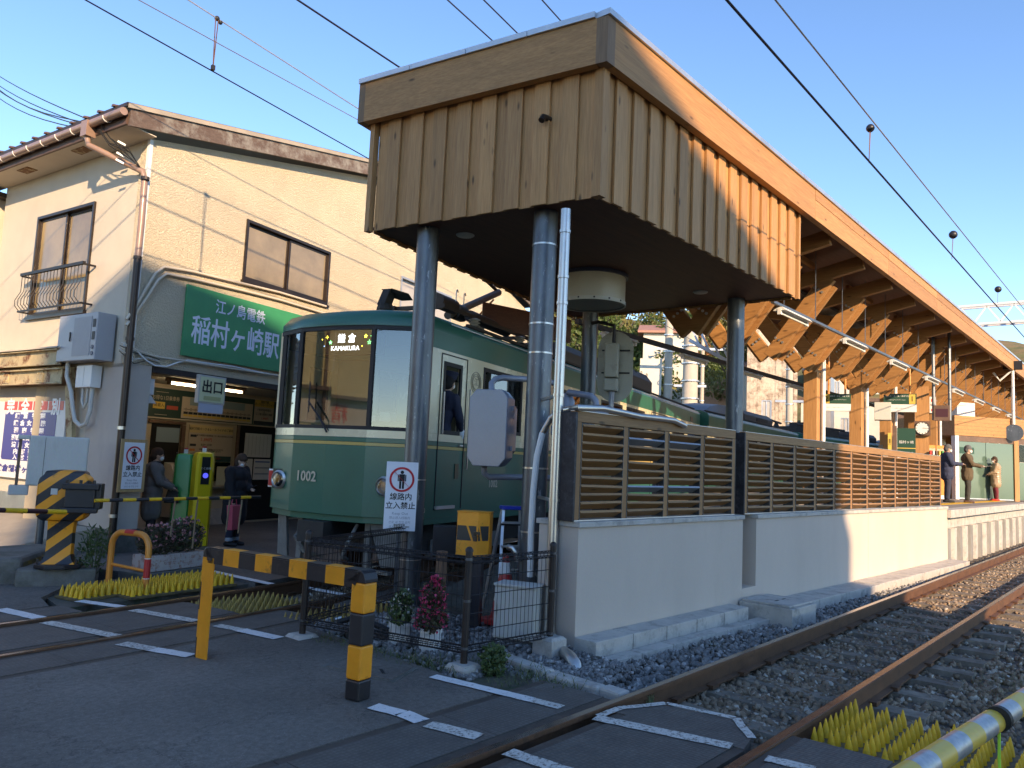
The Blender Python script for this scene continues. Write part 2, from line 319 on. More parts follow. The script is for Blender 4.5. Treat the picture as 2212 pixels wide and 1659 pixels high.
poly_prism('road', lf + [(3.2, 9.3), (3.9, 10.2), (4.4, 11.5), (4.4, 60), (-14, 60)], -.8, 0, m_asph)
struct('pavement', MB().box(-30, -14.004, -60, 60, -.8, .12), m_concd)
# foot crossing and concourse apron beside the train
fc = [(5.55, 8.95), (9.2, 9.9), (12, 12), (16, 15), (16, 19), (4.41, 19), (4.41, 11.2), (4.7, 10.35), (5.45, 10.25)]
struct('station_forecourt', MB().prism(fc, -.8, -.004), m_asph2)
struct('footpath', MB().prism([(5.65, 6.95), (7.9, 7.25), (7.9, 8.2), (5.6, 7.35)], -.8, -.03), m_asph2)
struct('footpath', MB().prism([(4.44, 4.75), (4.46, 6.35), (4.30, 6.32), (4.2, 5.2)], -.8, -.012), m_asph)
# crossing decks
def deck(kind, x0, ends):
    h = holder('level_crossing')
    for (o0, o1, x1, cut) in ends:
        for a, b, mm in ((o0, o0 + .07, m_rubedge), (o0 + .074, o1 - .074, m_rub), (o1 - .07, o1, m_rubedge)):
            X = x1
            while X > x0:
                L = 1.18 if mm is m_rub else 2.4; xa = max(X - L, x0)
                part('deck_panel' if mm is m_rub else 'edge_beam', strip(MB(), kind, xa + .006, X, a, b, -.22, .002 if mm is m_rub else -.004, .4, 0, 0), mm, h)
                X -= L
    return h
deck('near', -7, [(.62, 1.27, 4.95, 0), (-.49, .43, 4.72, 0), (-1.28, -.60, 5.22, 0)])
deck('far', -9, [(.60, 1.14, 3.35, 0), (-.46, .46, 4.35, 0), (-1.19, -.60, 4.75, 0)])
struct('crossing_bed', strip(strip(MB(), 'near', -12, 4.7, -1.28, 1.28, -.5, -.12, .6), 'far', -12, 3.3, -1.18, 1.13, -.5, -.12, .6), m_void)
# octagonal end of the near deck with its white border
h = holder('level_crossing')
part('deck_panel', MB().prism([(4.724, 2.97), (4.80, 2.99), (5.12, 2.84), (5.22, 2.3), (4.95, 2.10), (4.724, 2.05)], -.2, .001), m_rub, h)
def line(name, pts, w, m, z=.007):
    mb = MB(); n = len(pts)
    for (a, b) in zip(pts[:-1], pts[1:]):
        a, b = Vector(a[:2]), Vector(b[:2]); d = (b - a).normalized(); q = Vector((-d.y, d.x)) * w / 2
        k = max(2, int((b - a).length / .05)); e0 = []; e1 = []
        for i in range(k + 1):
            c = a.lerp(b, i / k); j0, j1 = random.uniform(-.010, .006), random.uniform(-.010, .006); e0.append(c + q * (1 + j0 / w)); e1.append(c - q * (1 + j1 / w))
        vs = [(p.x, p.y, z) for p in e0] + [(p.x, p.y, z) for p in e1]
        mb.add(vs, [(i, i + 1, k + 2 + i, k + 1 + i) for i in range(k)])
    return struct(name, mb, m)
for a, b in (((5.16, 2.83), (5.24, 2.34)), ((5.24, 2.34), (4.94, 2.09)), ((4.55, 3.0), (4.80, 3.0)), ((4.80, 3.0), (5.16, 2.83))): line('road_marking', [a, b], .065, m_white2)
MK = lambda x, y: tuple(gp(x, y, 0))[:2]
for a, b, w, m in ((MK(868, 1550 - 8), MK(912, 1560), .13, m_white), (MK(805, 1527), MK(868, 1543), .13, m_white), (MK(935, 1462), MK(1150, 1514), .11, m_white), (MK(1150, 1514), MK(1213, 1530), .11, m_white2), (MK(925, 1566), MK(1035, 1594), .13, m_white2),
                   ((4.50, 3.0), (4.70, 2.12), .12, m_white2), ((3.60, 3.0), (3.66, 2.08), .12, m_white2), (MK(1655, 1640), MK(1760, 1665), .11, m_white2),
                   (MK(0, 1317), MK(92, 1338), .14, m_white), (MK(98, 1345), MK(252, 1376), .13, m_white2), (MK(262, 1391), MK(330, 1404), .13, m_white2), (MK(330, 1404), MK(413, 1418), .13, m_white),
                   (MK(170, 1299), MK(270, 1313), .12, m_white), (MK(287, 1319), MK(424, 1343), .13, m_white2), (MK(468, 1352), MK(520, 1362), .12, m_white2), (MK(520, 1362), MK(602, 1380), .14, m_white),
                   (MK(425, 1228), MK(592, 1264), .12, m_white), (MK(660, 1270), MK(740, 1285), .12, m_white), (MK(760, 1290), MK(840, 1303), .12, m_white)):
    line('road_marking', [a, b], w, m, .008)
# utility cover in the road between the hoop and the fence
cv = [MK(690, 1440), MK(755, 1420), MK(905, 1443), MK(850, 1475)]
hd = thing('utility_cover', 'flush cable pit cover with lifting slots in the asphalt behind the striped guard rail', 'pit cover', (0, 0, 0))
part('cover_frame', MB().prism(cv, -.05, .004), m_concd, hd)
c0 = Vector(cv[0] + (0,)); cc = sum((Vector(p) for p in cv), Vector((0, 0))) / 4
part('cover_slab', MB().prism([tuple(cc + (Vector(p) - cc) * .88) for p in cv], -.05, .008), m_asph, hd)
for t in (-.5, .5): part('lifting_slot', MB().box(-.07, .07, -.012, .012, 0, .0095, Matrix.Translation((cc.x, cc.y + t * .3, 0)) @ Matrix.Rotation(R(60), 4, 'Z')), m_black, hd)
# rails and sleepers
def rails(kind, x0, x1, sl0, group):
    h = holder('railway_track')
    for off in (-.566, .566):
        prof = [(-.06, -.165), (.06, -.165), (.06, -.150), (.010, -.140), (.010, -.045), (.033, -.032), (.033, -.003), (.026, 0), (-.026, 0), (-.033, -.003), (-.033, -.032), (-.010, -.045), (-.010, -.140), (-.06, -.150)]
        cs = path(kind, x0, x1, off, 1.0); mb = MB(); rings = []
        for i, p in enumerate(cs):
            q = cs[min(i + 1, len(cs) - 1)]; o = cs[max(i - 1, 0)]; d = Vector((q[0] - o[0], q[1] - o[1])).normalized()
            rings.append([(p[0] - d.y * u, p[1] + d.x * u, z + .012) for u, z in prof])
        mb.loft(rings); nf = len(prof)
        for k in range(len(mb.f)): mb.m[k] = 1 if k % nf == 7 and k < (len(cs) - 1) * nf else 0
        part('rail', mb, [m_rail, m_railtop], h)
    X = sl0; k = 0; base = None
    while X < 62:
        dy = (track_y(kind, X + .1) - track_y(kind, X - .1)) / .2; T = Matrix.Translation((X, track_y(kind, X), random.uniform(-.006, .006))) @ Matrix.Rotation(math.atan(dy) + random.uniform(-.01, .01), 4, 'Z')
        if base is None:
            base = part('sleeper', MB().loft([[(-.12, y, -.30), (.12, y, -.30), (.095, y, z), (-.095, y, z)] for y, z in ((-1.02, -.15), (-.7, -.152), (-.3, -.175), (.3, -.175), (.7, -.152), (1.02, -.15))]), M('sleeper_concrete', (.27, .225, .175), .9, var=.3, vs=6, bump=.4, bs=70, dirt=(.10, .075, .055), dsc=5, dth=(.4, .7), rnd=.25), h, T)
            clip = part('rail_clip', MB().box(-.06, .06, -.66, -.60, -.15, -.118).box(-.06, .06, -.53, -.47, -.15, -.118).box(-.06, .06, .47, .53, -.15, -.118).box(-.06, .06, .60, .66, -.15, -.118), m_rail, base)
        else: o = base.copy(); COL.objects.link(o); o.parent = h; o.matrix_local = T
        if base is not None and k and X < 16:
            c = clip.copy(); COL.objects.link(c); c.parent = o
        X += .62; k += 1
    return h
rails('near', -12, 85, 5.1, 'near'); rails('far', -14, 62, 5.4, 'far')
# ballast: real stones near, bed below
def stones(name, n, fx, m, smin=.018, smax=.045, seed=1):
    g = np.random.default_rng(seed); P = fx(g, n); n = len(P)
    cube = np.array([(x, y, z) for z in (-1, 1) for x, y in ((-1, -1), (1, -1), (1, 1), (-1, 1))], float) * .72
    octa = np.array([(0, 0, 1.2), (0, 0, -1.2)], float)
    S = g.uniform(smin, smax, (n, 1, 1)) * g.uniform(.65, 1.25, (n, 1, 3)); V = cube[None] * (1 + g.uniform(-.38, .38, (n, 8, 3))) * S
    a = g.uniform(0, 6.28, (n, 3)); ca, sa = np.cos(a), np.sin(a)
    def rot(V, i, j, k): x = V[..., i] * ca[:, k, None] - V[..., j] * sa[:, k, None]; y = V[..., i] * sa[:, k, None] + V[..., j] * ca[:, k, None]; V[..., i] = x; V[..., j] = y
    rot(V, 0, 1, 0); rot(V, 1, 2, 1); rot(V, 0, 2, 2)
    V = V + P[:, None, :]
    F = np.array([(3, 2, 1, 0), (4, 5, 6, 7), (0, 1, 5, 4), (1, 2, 6, 5), (2, 3, 7, 6), (3, 0, 4, 7)]); F = (F[None] + (np.arange(n) * 8)[:, None, None]).reshape(-1, 4)
    me = bpy.data.meshes.new(name); me.vertices.add(n * 8); me.vertices.foreach_set('co', V.reshape(-1)); me.loops.add(len(F) * 4); me.loops.foreach_set('vertex_index', F.reshape(-1))
    me.polygons.add(len(F)); me.polygons.foreach_set('loop_start', np.arange(len(F)) * 4); me.update(calc_edges=True); me.materials.append(m)
    o = bpy.data.objects.new(name, me); COL.objects.link(o); o['kind'] = 'stuff'; return o
def stone_mat(name, c1, c2, c3):
    m, n, b = _nt(name); v = n.nodes.new('ShaderNodeTexVoronoi'); v.inputs['Scale'].default_value = 22; n.links.new(_map(n, (1, 1, 1)).outputs[0], v.inputs['Vector'])
    sp = n.nodes.new('ShaderNodeSeparateColor'); n.links.new(v.outputs['Color'], sp.inputs[0]); c = _mix(n, sp.outputs[0], c1, c2); c = _mix(n, _ramp(n, sp.outputs[1], .86, .9).outputs[0], c, c3)
    n.links.new(c, b.inputs['Base Color']); b.inputs['Roughness'].default_value = .9; return m
m_st1 = stone_mat('ballast_brown', (.17, .110, .065), (.33, .240, .165), (.48, .42, .34)); m_st2 = stone_mat('ballast_grey', (.13, .125, .120), (.27, .26, .25), (.42, .40, .38))
bed = MB().box(4.3, 90, -3.5, 6.0, -.6, -.208); struct('ballast_bed', bed, M('ballast_under', (.11, .09, .07), .95, var=.4, vs=14, bump=.9, bs=30))
def fn(g, n):
    X = 4.75 + (g.random(n) ** 1.7) * 34; Y = g.uniform(.3, 3.62, n); k = np.sin(X * 10.13) * .008; return np.stack([X, Y, -.206 + g.uniform(-.012, .016, n) + k], 1)
stones('ballast', 24000, fn, m_st1, .018, .036, 2)
def fg(g, n):
    X = 5.2 + (g.random(n) ** 1.3) * 14; Y = g.uniform(3.18, 3.92, n); return np.stack([X, Y, -.165 + g.uniform(-.02, .03, n) + (Y - 3.2) * .03], 1)
stones('ballast', 4600, fg, m_st2, .018, .034, 3)
def fl(g, n):
    X = 4.3 + g.random(n) * 4; Y = g.uniform(6.3, 9.0, n); return np.stack([X, Y, -.19 + g.uniform(-.02, .02, n)], 1)
stones('ballast', 3500, fl, m_st1, .018, .036, 4)
def fe(g, n):
    X = g.uniform(4.55, 6.3, n); Y = g.uniform(4.3, 6.7, n); return np.stack([X, Y, -.045 + g.uniform(-.02, .02, n)], 1)
stones('gravel', 2600, fe, m_st2, .012, .034, 5)
struct('fenced_ground', MB().prism([(4.45, 4.0), (5.2, 3.4), (6.1, 3.85), (6.15, 4.33), (12, 4.0), (19, 6), (14, 8.6), (7.4, 7.0), (4.62, 6.6)], -.8, -.055), m_gnd)
struct('gravel_bed', MB().prism([(3.22, 8.75), (5.6, 9.1), (5.5, 10.3), (4.0, 10.3), (3.3, 9.4)], -.7, -.035), m_gnd)
def fq(g, n):
    X = g.uniform(5.0, 6.1, n); Y = g.uniform(3.5, 4.35, n); k = Y > 3.45 + (X - 5) * .1; return np.stack([X[k], Y[k], np.full(k.sum(), -.055)], 1)
stones('gravel', 900, fq, m_st2, .010, .026, 6)
# near-side ground beyond the crossing on the camera's side
struct('verge', MB().box(5.3, 90, -60, -.2, -.6, -.16), m_gnd)

# ================================================================ platform retaining wall, screens, platform
WO = (6.117, 4.334); WA = -2.6; TW = rotm(WA, (WO[0], WO[1], 0))
wall = thing('retaining_wall', 'long beige rendered concrete wall with a narrow vertical slot, carrying the slatted timber screens', 'wall', (WO[0], WO[1], 0), WA)
mb = MB().box(0, 3.39, .002, .50, -.3, 1.085).box(3.77, 13.0, .002, .50, -.3, 1.085).box(3.39, 3.77, 0, .36, -.3, .22).box(3.39, 3.77, .36, .50, .22, 1.085)
part('wall_body', mb, m_conc, wall)
for a, b in ((-.02, 1.66), (1.665, 3.40), (3.76, 5.9), (5.905, 8.0), (8.005, 10.2), (10.205, 12.98)): boxpart('coping', a, b, -.025, .53, 1.088, 1.14, m_conc2, wall, bev=.006)
boxpart('expansion_joint', 8.0, 8.012, -.001, .01, -.2, 1.08, M('joint_sealant', (.55, .47, .38), .7), wall)
def ledge(group, label, s0, s1, o0, o1, z0, z1, n, m=m_conc2):
    for i in range(n):
        L = (s1 - s0) / n; a = s0 + i * L
        t = part('concrete_block', MB().box(a + .006, a + L - .006, -o1, -o0 - .003, z0, z1 + random.uniform(-.004, .004)), m, None, TW, bev=.006); tag(t, label[0] if i == 0 else (label[1] if i == n - 1 else ('second', 'third', 'fourth', 'fifth', 'sixth')[i - 1] + label[2]), 'concrete block', group)
ledge('upper course of blocks at the wall foot', ['upper kerb block nearest the steel drain pipe', 'upper kerb block nearest the raised pit box', ' block from the drain pipe in the upper course at the wall foot'], -.02, 3.05, 0, .26, -.25, .07, 5)
ledge('lower course of blocks at the wall foot', ['lower kerb block holding the drain pipe outlet, nearest the crossing', 'lower kerb block beside the raised pit box', ' block from the fence in the lower course beside the ballast'], -.62, 3.35, .265, .42, -.3, -.07, 7)
t = part('concrete_block', MB().box(-.62, -.30, -.26, -.05, -.3, -.075), m_conc2, None, TW, bev=.006); tag(t, 'short concrete block closing the drain gully by the fence post', 'concrete block')
pit = thing('pit_box', 'raised grey concrete pit box with slab lid at the foot of the wall', 'pit box', (WO[0], WO[1], 0), WA)
boxpart('pit_body', 3.28, 4.0, -.70, -.02, -.25, .085, m_conc2, pit, bev=.008); boxpart('pit_lid', 3.30, 3.98, -.66, -.06, .087, .115, m_conc2, pit, bev=.006)
for s_ in (3.5, 3.7): boxpart('lifting_slot', s_, s_ + .10, -.4, -.37, .1155, .117, m_black, pit)
for i in range(11):
    a = 4.06 + i * .82
    t = part('kerb_slab', MB().box(a, a + .81, -.40 - .0 * i, -.004, -.3, -.0 + random.uniform(-.006, .006)), m_conc2, None, TW, bev=.006)
    tag(t, 'flat pale slab in the kerb along the foot of the long wall', 'kerb slab', 'kerb slabs along the wall foot') if 0 < i < 10 else tag(t, 'first flat kerb slab just past the raised pit box' if i == 0 else 'last flat kerb slab where the wall meets the platform', 'kerb slab', 'kerb slabs along the wall foot')
# curbs towards the crossing
for k, (p, q, lab) in enumerate(((MK(1078, 1412), MK(1187, 1450), 'rounded grey kerb stone under the wire fence corner'), (MK(1190, 1453), MK(1300, 1485), 'rounded grey kerb stone between the fence post and the rubber deck'), (MK(1303, 1482), MK(1350, 1497), 'short pale kerb stone next to the near rail'))):
    t = part('kerb_stone', MB().beam((p[0], p[1], -.06), (q[0], q[1], -.06), .14, .14), m_conc2, None, bev=.02); tag(t, lab, 'kerb stone', 'kerb stones beside the crossing')
# screens
def screen(s0, s1, nb, zt, label, left_end, boxlou=()):
    t = thing('slatted_screen', label, 'screen', (WO[0], WO[1], 0), WA, 'timber louvre screens on the wall'); zb = 1.143; L = (s1 - s0 - .08) / nb
    boxpart('top_rail', s0, s1, .05, .135, zt - .105, zt, m_lou, t, bev=.003); boxpart('top_flat_bar', s0, s1, .046, .14, zt + .001, zt + .007, m_alu, t); boxpart('bottom_flat_bar', s0, s1, .046, .14, zb, zb + .012, m_alu, t)
    boxpart('end_plate', s0 - .035, s0 - .003, .04, .26 if left_end else .20, zb, zt - .01, M('black_steel_post', (.035, .037, .045), .5, .5, var=.5, vs=7, bump=.05, dirt=(.10, .105, .12), dsc=9, dth=(.55, .75)), t, bev=.004)
    post = None; sl = None; gap = (zt - .11 - zb - .03) / 11
    br = MB()
    for j in range(11):
        z = zb + .045 + j * gap; br.prism([(0, .10), (0, .20), (-.07, .20), (-.005, .10)], 0, .02, Matrix.Translation((0, 0, z)))
    for i in range(nb + 1):
        x = s0 + i * L
        if post is None:
            post = boxpart('upright', 0, .08, .055, .13, zb + .013, zt - .107, m_loufr, t, Matrix.Translation((x, 0, 0))); fb = part('flat_bar', MB().box(-.008, -.002, .05, .20, zb + .012, zt - .107).box(.082, .088, .05, .20, zb + .012, zt - .107), m_galv, post)
        else: p = copy_tree(post, t); p.matrix_local = Matrix.Translation((x, 0, 0))
        if i == nb: break
        for j in range(11):
            z = zb + .06 + j * gap; T = Matrix.Translation((x + .09, .10, z)) @ Matrix.Rotation(R(-30), 4, 'X')
            alt = (i, j) in boxlou
            if alt: part('louvre', MB().box(.002, L - .104, -.060, .06, -.010, .010), m_lilac, t, T, label='blue-grey metal slat'); continue
            if sl is None: sl = part('louvre', MB().box(.002, L - .104, -.062, .062, -.013, .013), m_lou, t, T)
            else: o = sl.copy(); COL.objects.link(o); o.parent = t; o.matrix_local = T @ Matrix.Rotation(R(random.uniform(-1.2, 1.2)), 4, 'Y')
        part('bracket', MB().tube([(x + L - .012, .15, zb + .03), (x + L - .012, .15, zt - .13)], .006, 4), m_galv, t)
    return t
screen(-.02, 3.25, 4, 2.21, 'shorter slatted timber screen of four bays with a pipe lying along its top', True, ((1, 9), (2, 9), (1, 3), (2, 3)))
screen(3.52, 12.70, 12, 2.21, 'long slatted timber screen of twelve bays, half of it in low sunlight', True)
# platform
PLZ = 1.06
pf = [(19.05, 3.76), (24, 3.72), (40, 3.75), (95, 3.8), (95, 9.6), (62, 9.6), (50, 11.3), (42, 12.1), (35, 12.2), (28, 11.6), (21, 10.3), (16.5, 9.2), (15.5, 7.5), (19.05, 4.3)]
pl_ = holder('platform')
part('platform_slab', MB().prism(pf, PLZ - .16, PLZ - .001), M('platform_paving', (.25, .22, .19), .85, var=.15, vs=4, bump=.2, bs=90), pl_)
part('platform_core', MB().prism([(19.3, 4.45), (95, 4.5), (95, 9.0), (50, 10.9), (35, 11.8), (28, 11.2), (19, 9.4)], -.4, PLZ - .17), m_concd, pl_)
for i in range(40):
    x = 19.06 + i * 1.2; boxpart('platform_edge_stone', x, x + 1.19, 3.66, 3.98, PLZ - .17, PLZ + .004, m_conc2, pl_, bev=.006)
    if i < 36: part('tactile_tile', MB().box(x, x + 1.19, 4.55, 4.85, PLZ, PLZ + .006), m_ylw, pl_)
boxpart('edge_beam', 19.06, 80, 3.84, 4.02, PLZ - .42, PLZ - .172, m_conc2, pl_)
for i in range(46):
    x = 19.2 + i * .62; w = .30
    part('sheet_pile', MB().prism([(x, 3.88), (x + .08, 3.76), (x + .30, 3.76), (x + .38, 3.88), (x + .62, 3.88), (x + .62, 3.96), (x, 3.96)], -.3, PLZ - .425), m_conc2 if i % 2 else M('stained_concrete', (.24, .23, .215), .9, var=.3, vs=4, bump=.3, streak=True), pl_)
struct('platform_ramp', MB().loft([[(6.7, 4.9, -.06), (6.7, 7.1, -.06), (6.7, 7.1, -.05), (6.7, 4.9, -.05)], [(15.5, 4.55, -.06), (15.5, 9.1, -.06), (15.5, 9.1, 1.02), (15.5, 4.55, 1.02)], [(19.4, 4.45, -.06), (19.4, 9.9, -.06), (19.4, 9.9, 1.03), (19.4, 4.45, 1.03)]]), m_concd)
# ================================================================ canopy
def facecam(p, extra=0): return math.degrees(math.atan2(-p[1], -p[0])) + 90 + extra
cn = thing('station_canopy', 'big timber canopy with a board-clad box on steel columns and a long wooden fascia', 'canopy')
ZS, ZF0, ZF1 = 4.42, 5.775, 6.27
A_, B_, C_, D_ = Vector((6.30, 4.38)), Vector((11.85, 4.38)), Vector((11.65, 8.56)), Vector((5.81, 7.44))
BM = {}
def clad(p, q, z0, z1, n, flip=False):
    d = (q - p); L = d.length; a = math.atan2(d.y, d.x); per = L / n; T0 = Matrix.Translation((p.x, p.y, 0)) @ Matrix.Rotation(a, 4, 'Z'); s = 1 if flip else -1
    for i in range(n + 1):
        x = i * per; w = per * .56; key = (round(w, 3), s, 'p')
        x0 = max(0, x - w / 2) if i else -.045; x1 = min(L, x + w / 2) if i < n else L + (.0)
        if 0 < i < n:
            if key not in BM: o = part('cladding_board', MB().box(-w / 2, w / 2, min(0, s * .032), max(0, s * .032), z0, z1 - .003), m_wz, cn, T0 @ Matrix.Translation((x, 0, 0)), bev=.003); BM[key] = o
            else: o = BM[key].copy(); COL.objects.link(o); o.parent = cn; o.matrix_local = T0 @ Matrix.Translation((x, 0, random.uniform(-.004, .004)))
        if i < n:
            key = (round(per - w, 3), s, 'r'); g = per - w; xc = x + per / 2
            if key not in BM: o = part('cladding_board', MB().box(-g / 2 - .015, g / 2 + .015, min(-s * .006, -s * .03), max(-s * .006, -s * .03), z0 + .002, z1), m_wz, cn, T0 @ Matrix.Translation((xc, 0, 0))); BM[key] = o
            else: o = BM[key].copy(); COL.objects.link(o); o.parent = cn; o.matrix_local = T0 @ Matrix.Translation((xc, 0, random.uniform(-.004, .004)))
clad(A_, B_, ZS, 5.95, 16); clad(A_, D_, ZS, 5.95, 9, True); clad(D_, C_, ZS, 5.95, 17, True); clad(B_, C_, ZS, 5.95, 12)
for p, w in ((A_, .11), (B_, .06), (C_, .06), (D_, .08)): part('corner_board', MB().box(-w / 2, w / 2, -w / 2, w / 2, ZS - .003, 5.96), m_wz, cn, Matrix.Translation((p.x + (.01 if p is A_ else 0), p.y, 0)))
ins = lambda k: [tuple(p + (sum((A_, B_, C_, D_), Vector((0, 0))) / 4 - p).normalized() * k) for p in (A_, B_, C_, D_)]
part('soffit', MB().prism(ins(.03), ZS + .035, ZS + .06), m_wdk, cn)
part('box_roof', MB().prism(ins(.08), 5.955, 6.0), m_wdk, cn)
# fascias
FA, FD = Vector((6.17, 4.235)), Vector((5.62, 7.56))
def fascia(p, q, z0, z1, n, m, th=.10, nm='fascia_board', side=1, gap=.0):
    d = q - p; a = math.atan2(d.y, d.x); L = d.length; T0 = Matrix.Translation((p.x, p.y, 0)) @ Matrix.Rotation(a, 4, 'Z')
    for i in range(n):
        x0, x1 = L * i / n, L * (i + 1) / n; part(nm, MB().box(x0 + gap, x1 - gap, 0 if side > 0 else -th, th if side > 0 else 0, z0, z1), m, cn, T0)
d = (FD - FA).normalized()
part('corner_post', MB().prism([tuple(FA), tuple(FA + Vector((.14, 0))), tuple(FA + Vector((.14, .1))), tuple(FA + d * .13 + Vector((.1, 0))), tuple(FA + d * .13)], ZF0, ZF1), m_wend, cn)
e = Vector((math.cos(R(10.9)), math.sin(R(10.9))))
part('corner_post', MB().prism([tuple(FD), tuple(FD - d * .1), tuple(FD - d * .1 + e * .1), tuple(FD + e * .14)], ZF0, ZF1), m_wend, cn)
fascia(FA + d * .13, FD - d * .10, ZF0, ZF1, 1, m_wy, side=-1)
fascia(FA + Vector((.14, 0)), Vector((12.2, 4.235)), ZF0, ZF1, 1, m_wx)
fascia(Vector((12.2, 4.235)), Vector((80, 4.235)), ZF0, 6.095, 16, m_wx, gap=.004); fascia(Vector((12.2, 4.23)), Vector((80, 4.23)), 6.10, ZF1, 16, m_wx, gap=.004)
K_ = FD + e * 6.5
fascia(FD + e * .14, K_, ZF0, ZF1, 1, m_wx, side=-1); fascia(K_, Vector((80, 9.85)), ZF0, ZF1, 12, m_wx, side=-1)
def cap(p, q, n, off):
    d = q - p; a = math.atan2(d.y, d.x); L = d.length; T0 = Matrix.Translation((p.x, p.y, 0)) @ Matrix.Rotation(a, 4, 'Z')
    for i in range(n): part('metal_roof_edge', MB().box(L * i / n + .004, L * (i + 1) / n - .004, -.03 if off > 0 else -.14, .14 if off > 0 else .03, ZF1 + .003, ZF1 + .065), m_alu, cn, T0)
cap(FA + Vector((-.02, 0)), Vector((80, 4.235)), 27, 1); cap(FA + d * .14, FD, 4, -1); cap(FD + e * .14, K_, 3, -1)
part('roof_sheet', MB().prism([(6.22, 4.35), (12.2, 4.35), (12.2, 8.6), (5.8, 7.5)], 6.28, 6.31), m_galv, cn)
mb = MB()
for y0, z0, y1, z1 in ((4.34, 6.24, 6.3, 5.74), (6.3, 5.74, 9.75, 6.24)):
    mb.loft([[(x, y0, z0 + .0), (x, y1, z1), (x, y1, z1 + .035), (x, y0, z0 + .035)] for x in (11.95, 80)])
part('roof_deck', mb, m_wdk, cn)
part('valley_gutter', MB().box(12, 80, 6.10, 6.5, 5.66, 5.73), m_galv, cn)
# frames: rafter + V brace
YC = 6.3; fx = [12.05] + [13.5 + 1.95 * k for k in range(33)]
raf = part('rafter', MB().beam((0, 4.44, 5.84), (0, 6.28, 5.46), .13, .27), m_wy, cn, Matrix.Translation((fx[0], 0, 0)), bev=.004)
raf2 = part('rafter', MB().beam((0, 8.10, 5.86), (0, 6.32, 5.50), .13, .24), m_wy, cn, Matrix.Translation((fx[0], 0, 0)))
def brace(sg, w): return MB().beam((0, YC + sg * .03, 4.08), (0, YC + sg * 1.22, 5.62), w, .28)
def strut(sg): return MB().beam((.12, YC + sg * .20, 4.02), (.12, YC + sg * 1.30, 5.44), .08, .09)
br1 = part('brace', brace(-1, .12), m_wy, cn, Matrix.Translation((fx[0], 0, 0)), bev=.004); br2 = part('brace', brace(1, .11), m_wy, cn, Matrix.Translation((fx[0], 0, 0))); sr1 = part('strut', strut(-1), m_wy, br1); sr2 = part('strut', strut(1), m_wy, br2)
def bolts(sgn):
    mb = MB()
    for (y, z) in ((-.17, 4.46), (-.24, 4.41), (-.31, 4.36), (-.96, 5.42), (-1.03, 5.37), (-1.10, 5.32)): mb.tube([(-.075, YC + y * -sgn, z), (-.058, YC + y * -sgn, z)], .026, 8)
    return mb
bo1 = part('bolt_heads', bolts(-1), m_alu, br1, kind='stuff'); bo2 = part('bolt_heads', bolts(1), m_alu, br2, kind='stuff')
nog = part('nogging', MB().box(.07, 1.88, -.04, .04, -.05, .05), m_wx, cn, Matrix.Translation((fx[1], 5.35, 5.86)))
for k, x in enumerate(fx[1:]):
    for o in (raf, raf2, br1, br2): c = copy_tree(o, cn); c.matrix_local = Matrix.Translation((x, 0, 0))
    if k: c = nog.copy(); COL.objects.link(c); c.parent = cn; c.matrix_local = Matrix.Translation((x, 5.35 + (.45 if k % 2 else 0), 5.86 - (.09 if k % 2 else 0)))
pst = None
for x in [18.05, 21.4, 24.2] + [26.9 + 3.0 * k for k in range(14)]:
    if pst is None: pst = part('post', MB().box(-.155, .155, -.155, .155, PLZ - .1, 4.12), m_wz, cn, Matrix.Translation((x, YC, 0)), bev=.008); part('drain_pipe', MB().tube([(.06, -.23, PLZ - .1), (.06, -.23, 4.35)], .045, 8), m_wht, pst)
    else: c = copy_tree(pst, cn); c.matrix_local = Matrix.Translation((x, YC, 0))
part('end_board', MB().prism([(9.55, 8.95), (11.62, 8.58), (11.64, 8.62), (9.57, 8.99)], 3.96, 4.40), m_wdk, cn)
# soffit lamps and drum
for (px, py) in ((1005, 508), (1513, 631)):
    q = gp(px, py, 4.45); part('downlight', MB().lathe([(.10, 4.435), (.115, 4.447), (.115, 4.454)], 20, Matrix.Translation((q.x, q.y, 0))), m_grey, cn, sm=40)
dr = thing('drum_housing', 'large round cream metal drum hanging under the dark canopy soffit', 'drum', (9.12, 6.38, 0))
part('drum_shell', MB().lathe([(.485, 4.40), (.485, 4.05), (.47, 4.05), (.47, 4.40)], 48), M('drum_cream', (.50, .46, .37), .3, var=.08, bump=.02, coat=.3), dr, sm=40)
part('rim', MB().lathe([(.47, 4.0), (.497, 4.0), (.497, 4.05), (.47, 4.05)], 48, cap=False), m_grey, dr, sm=40); part('bottom_plate', MB().lathe([(.47, 4.015), (.47, 4.03)], 48), M('drum_grey', (.16, .155, .14), .4, var=.1), dr)
part('top_ring', MB().lathe([(.50, 4.40), (.52, 4.40), (.52, 4.45), (.50, 4.45)], 48), flat('navy_ring', (.02, .03, .06), .4), dr)
mb = MB()
for k in range(14): a = k * math.pi / 7; mb.box(-.012, .012, .494, .503, 4.018, 4.04, Matrix.Rotation(a, 4, 'Z'))
part('rivets', mb, m_dark, dr, kind='stuff')
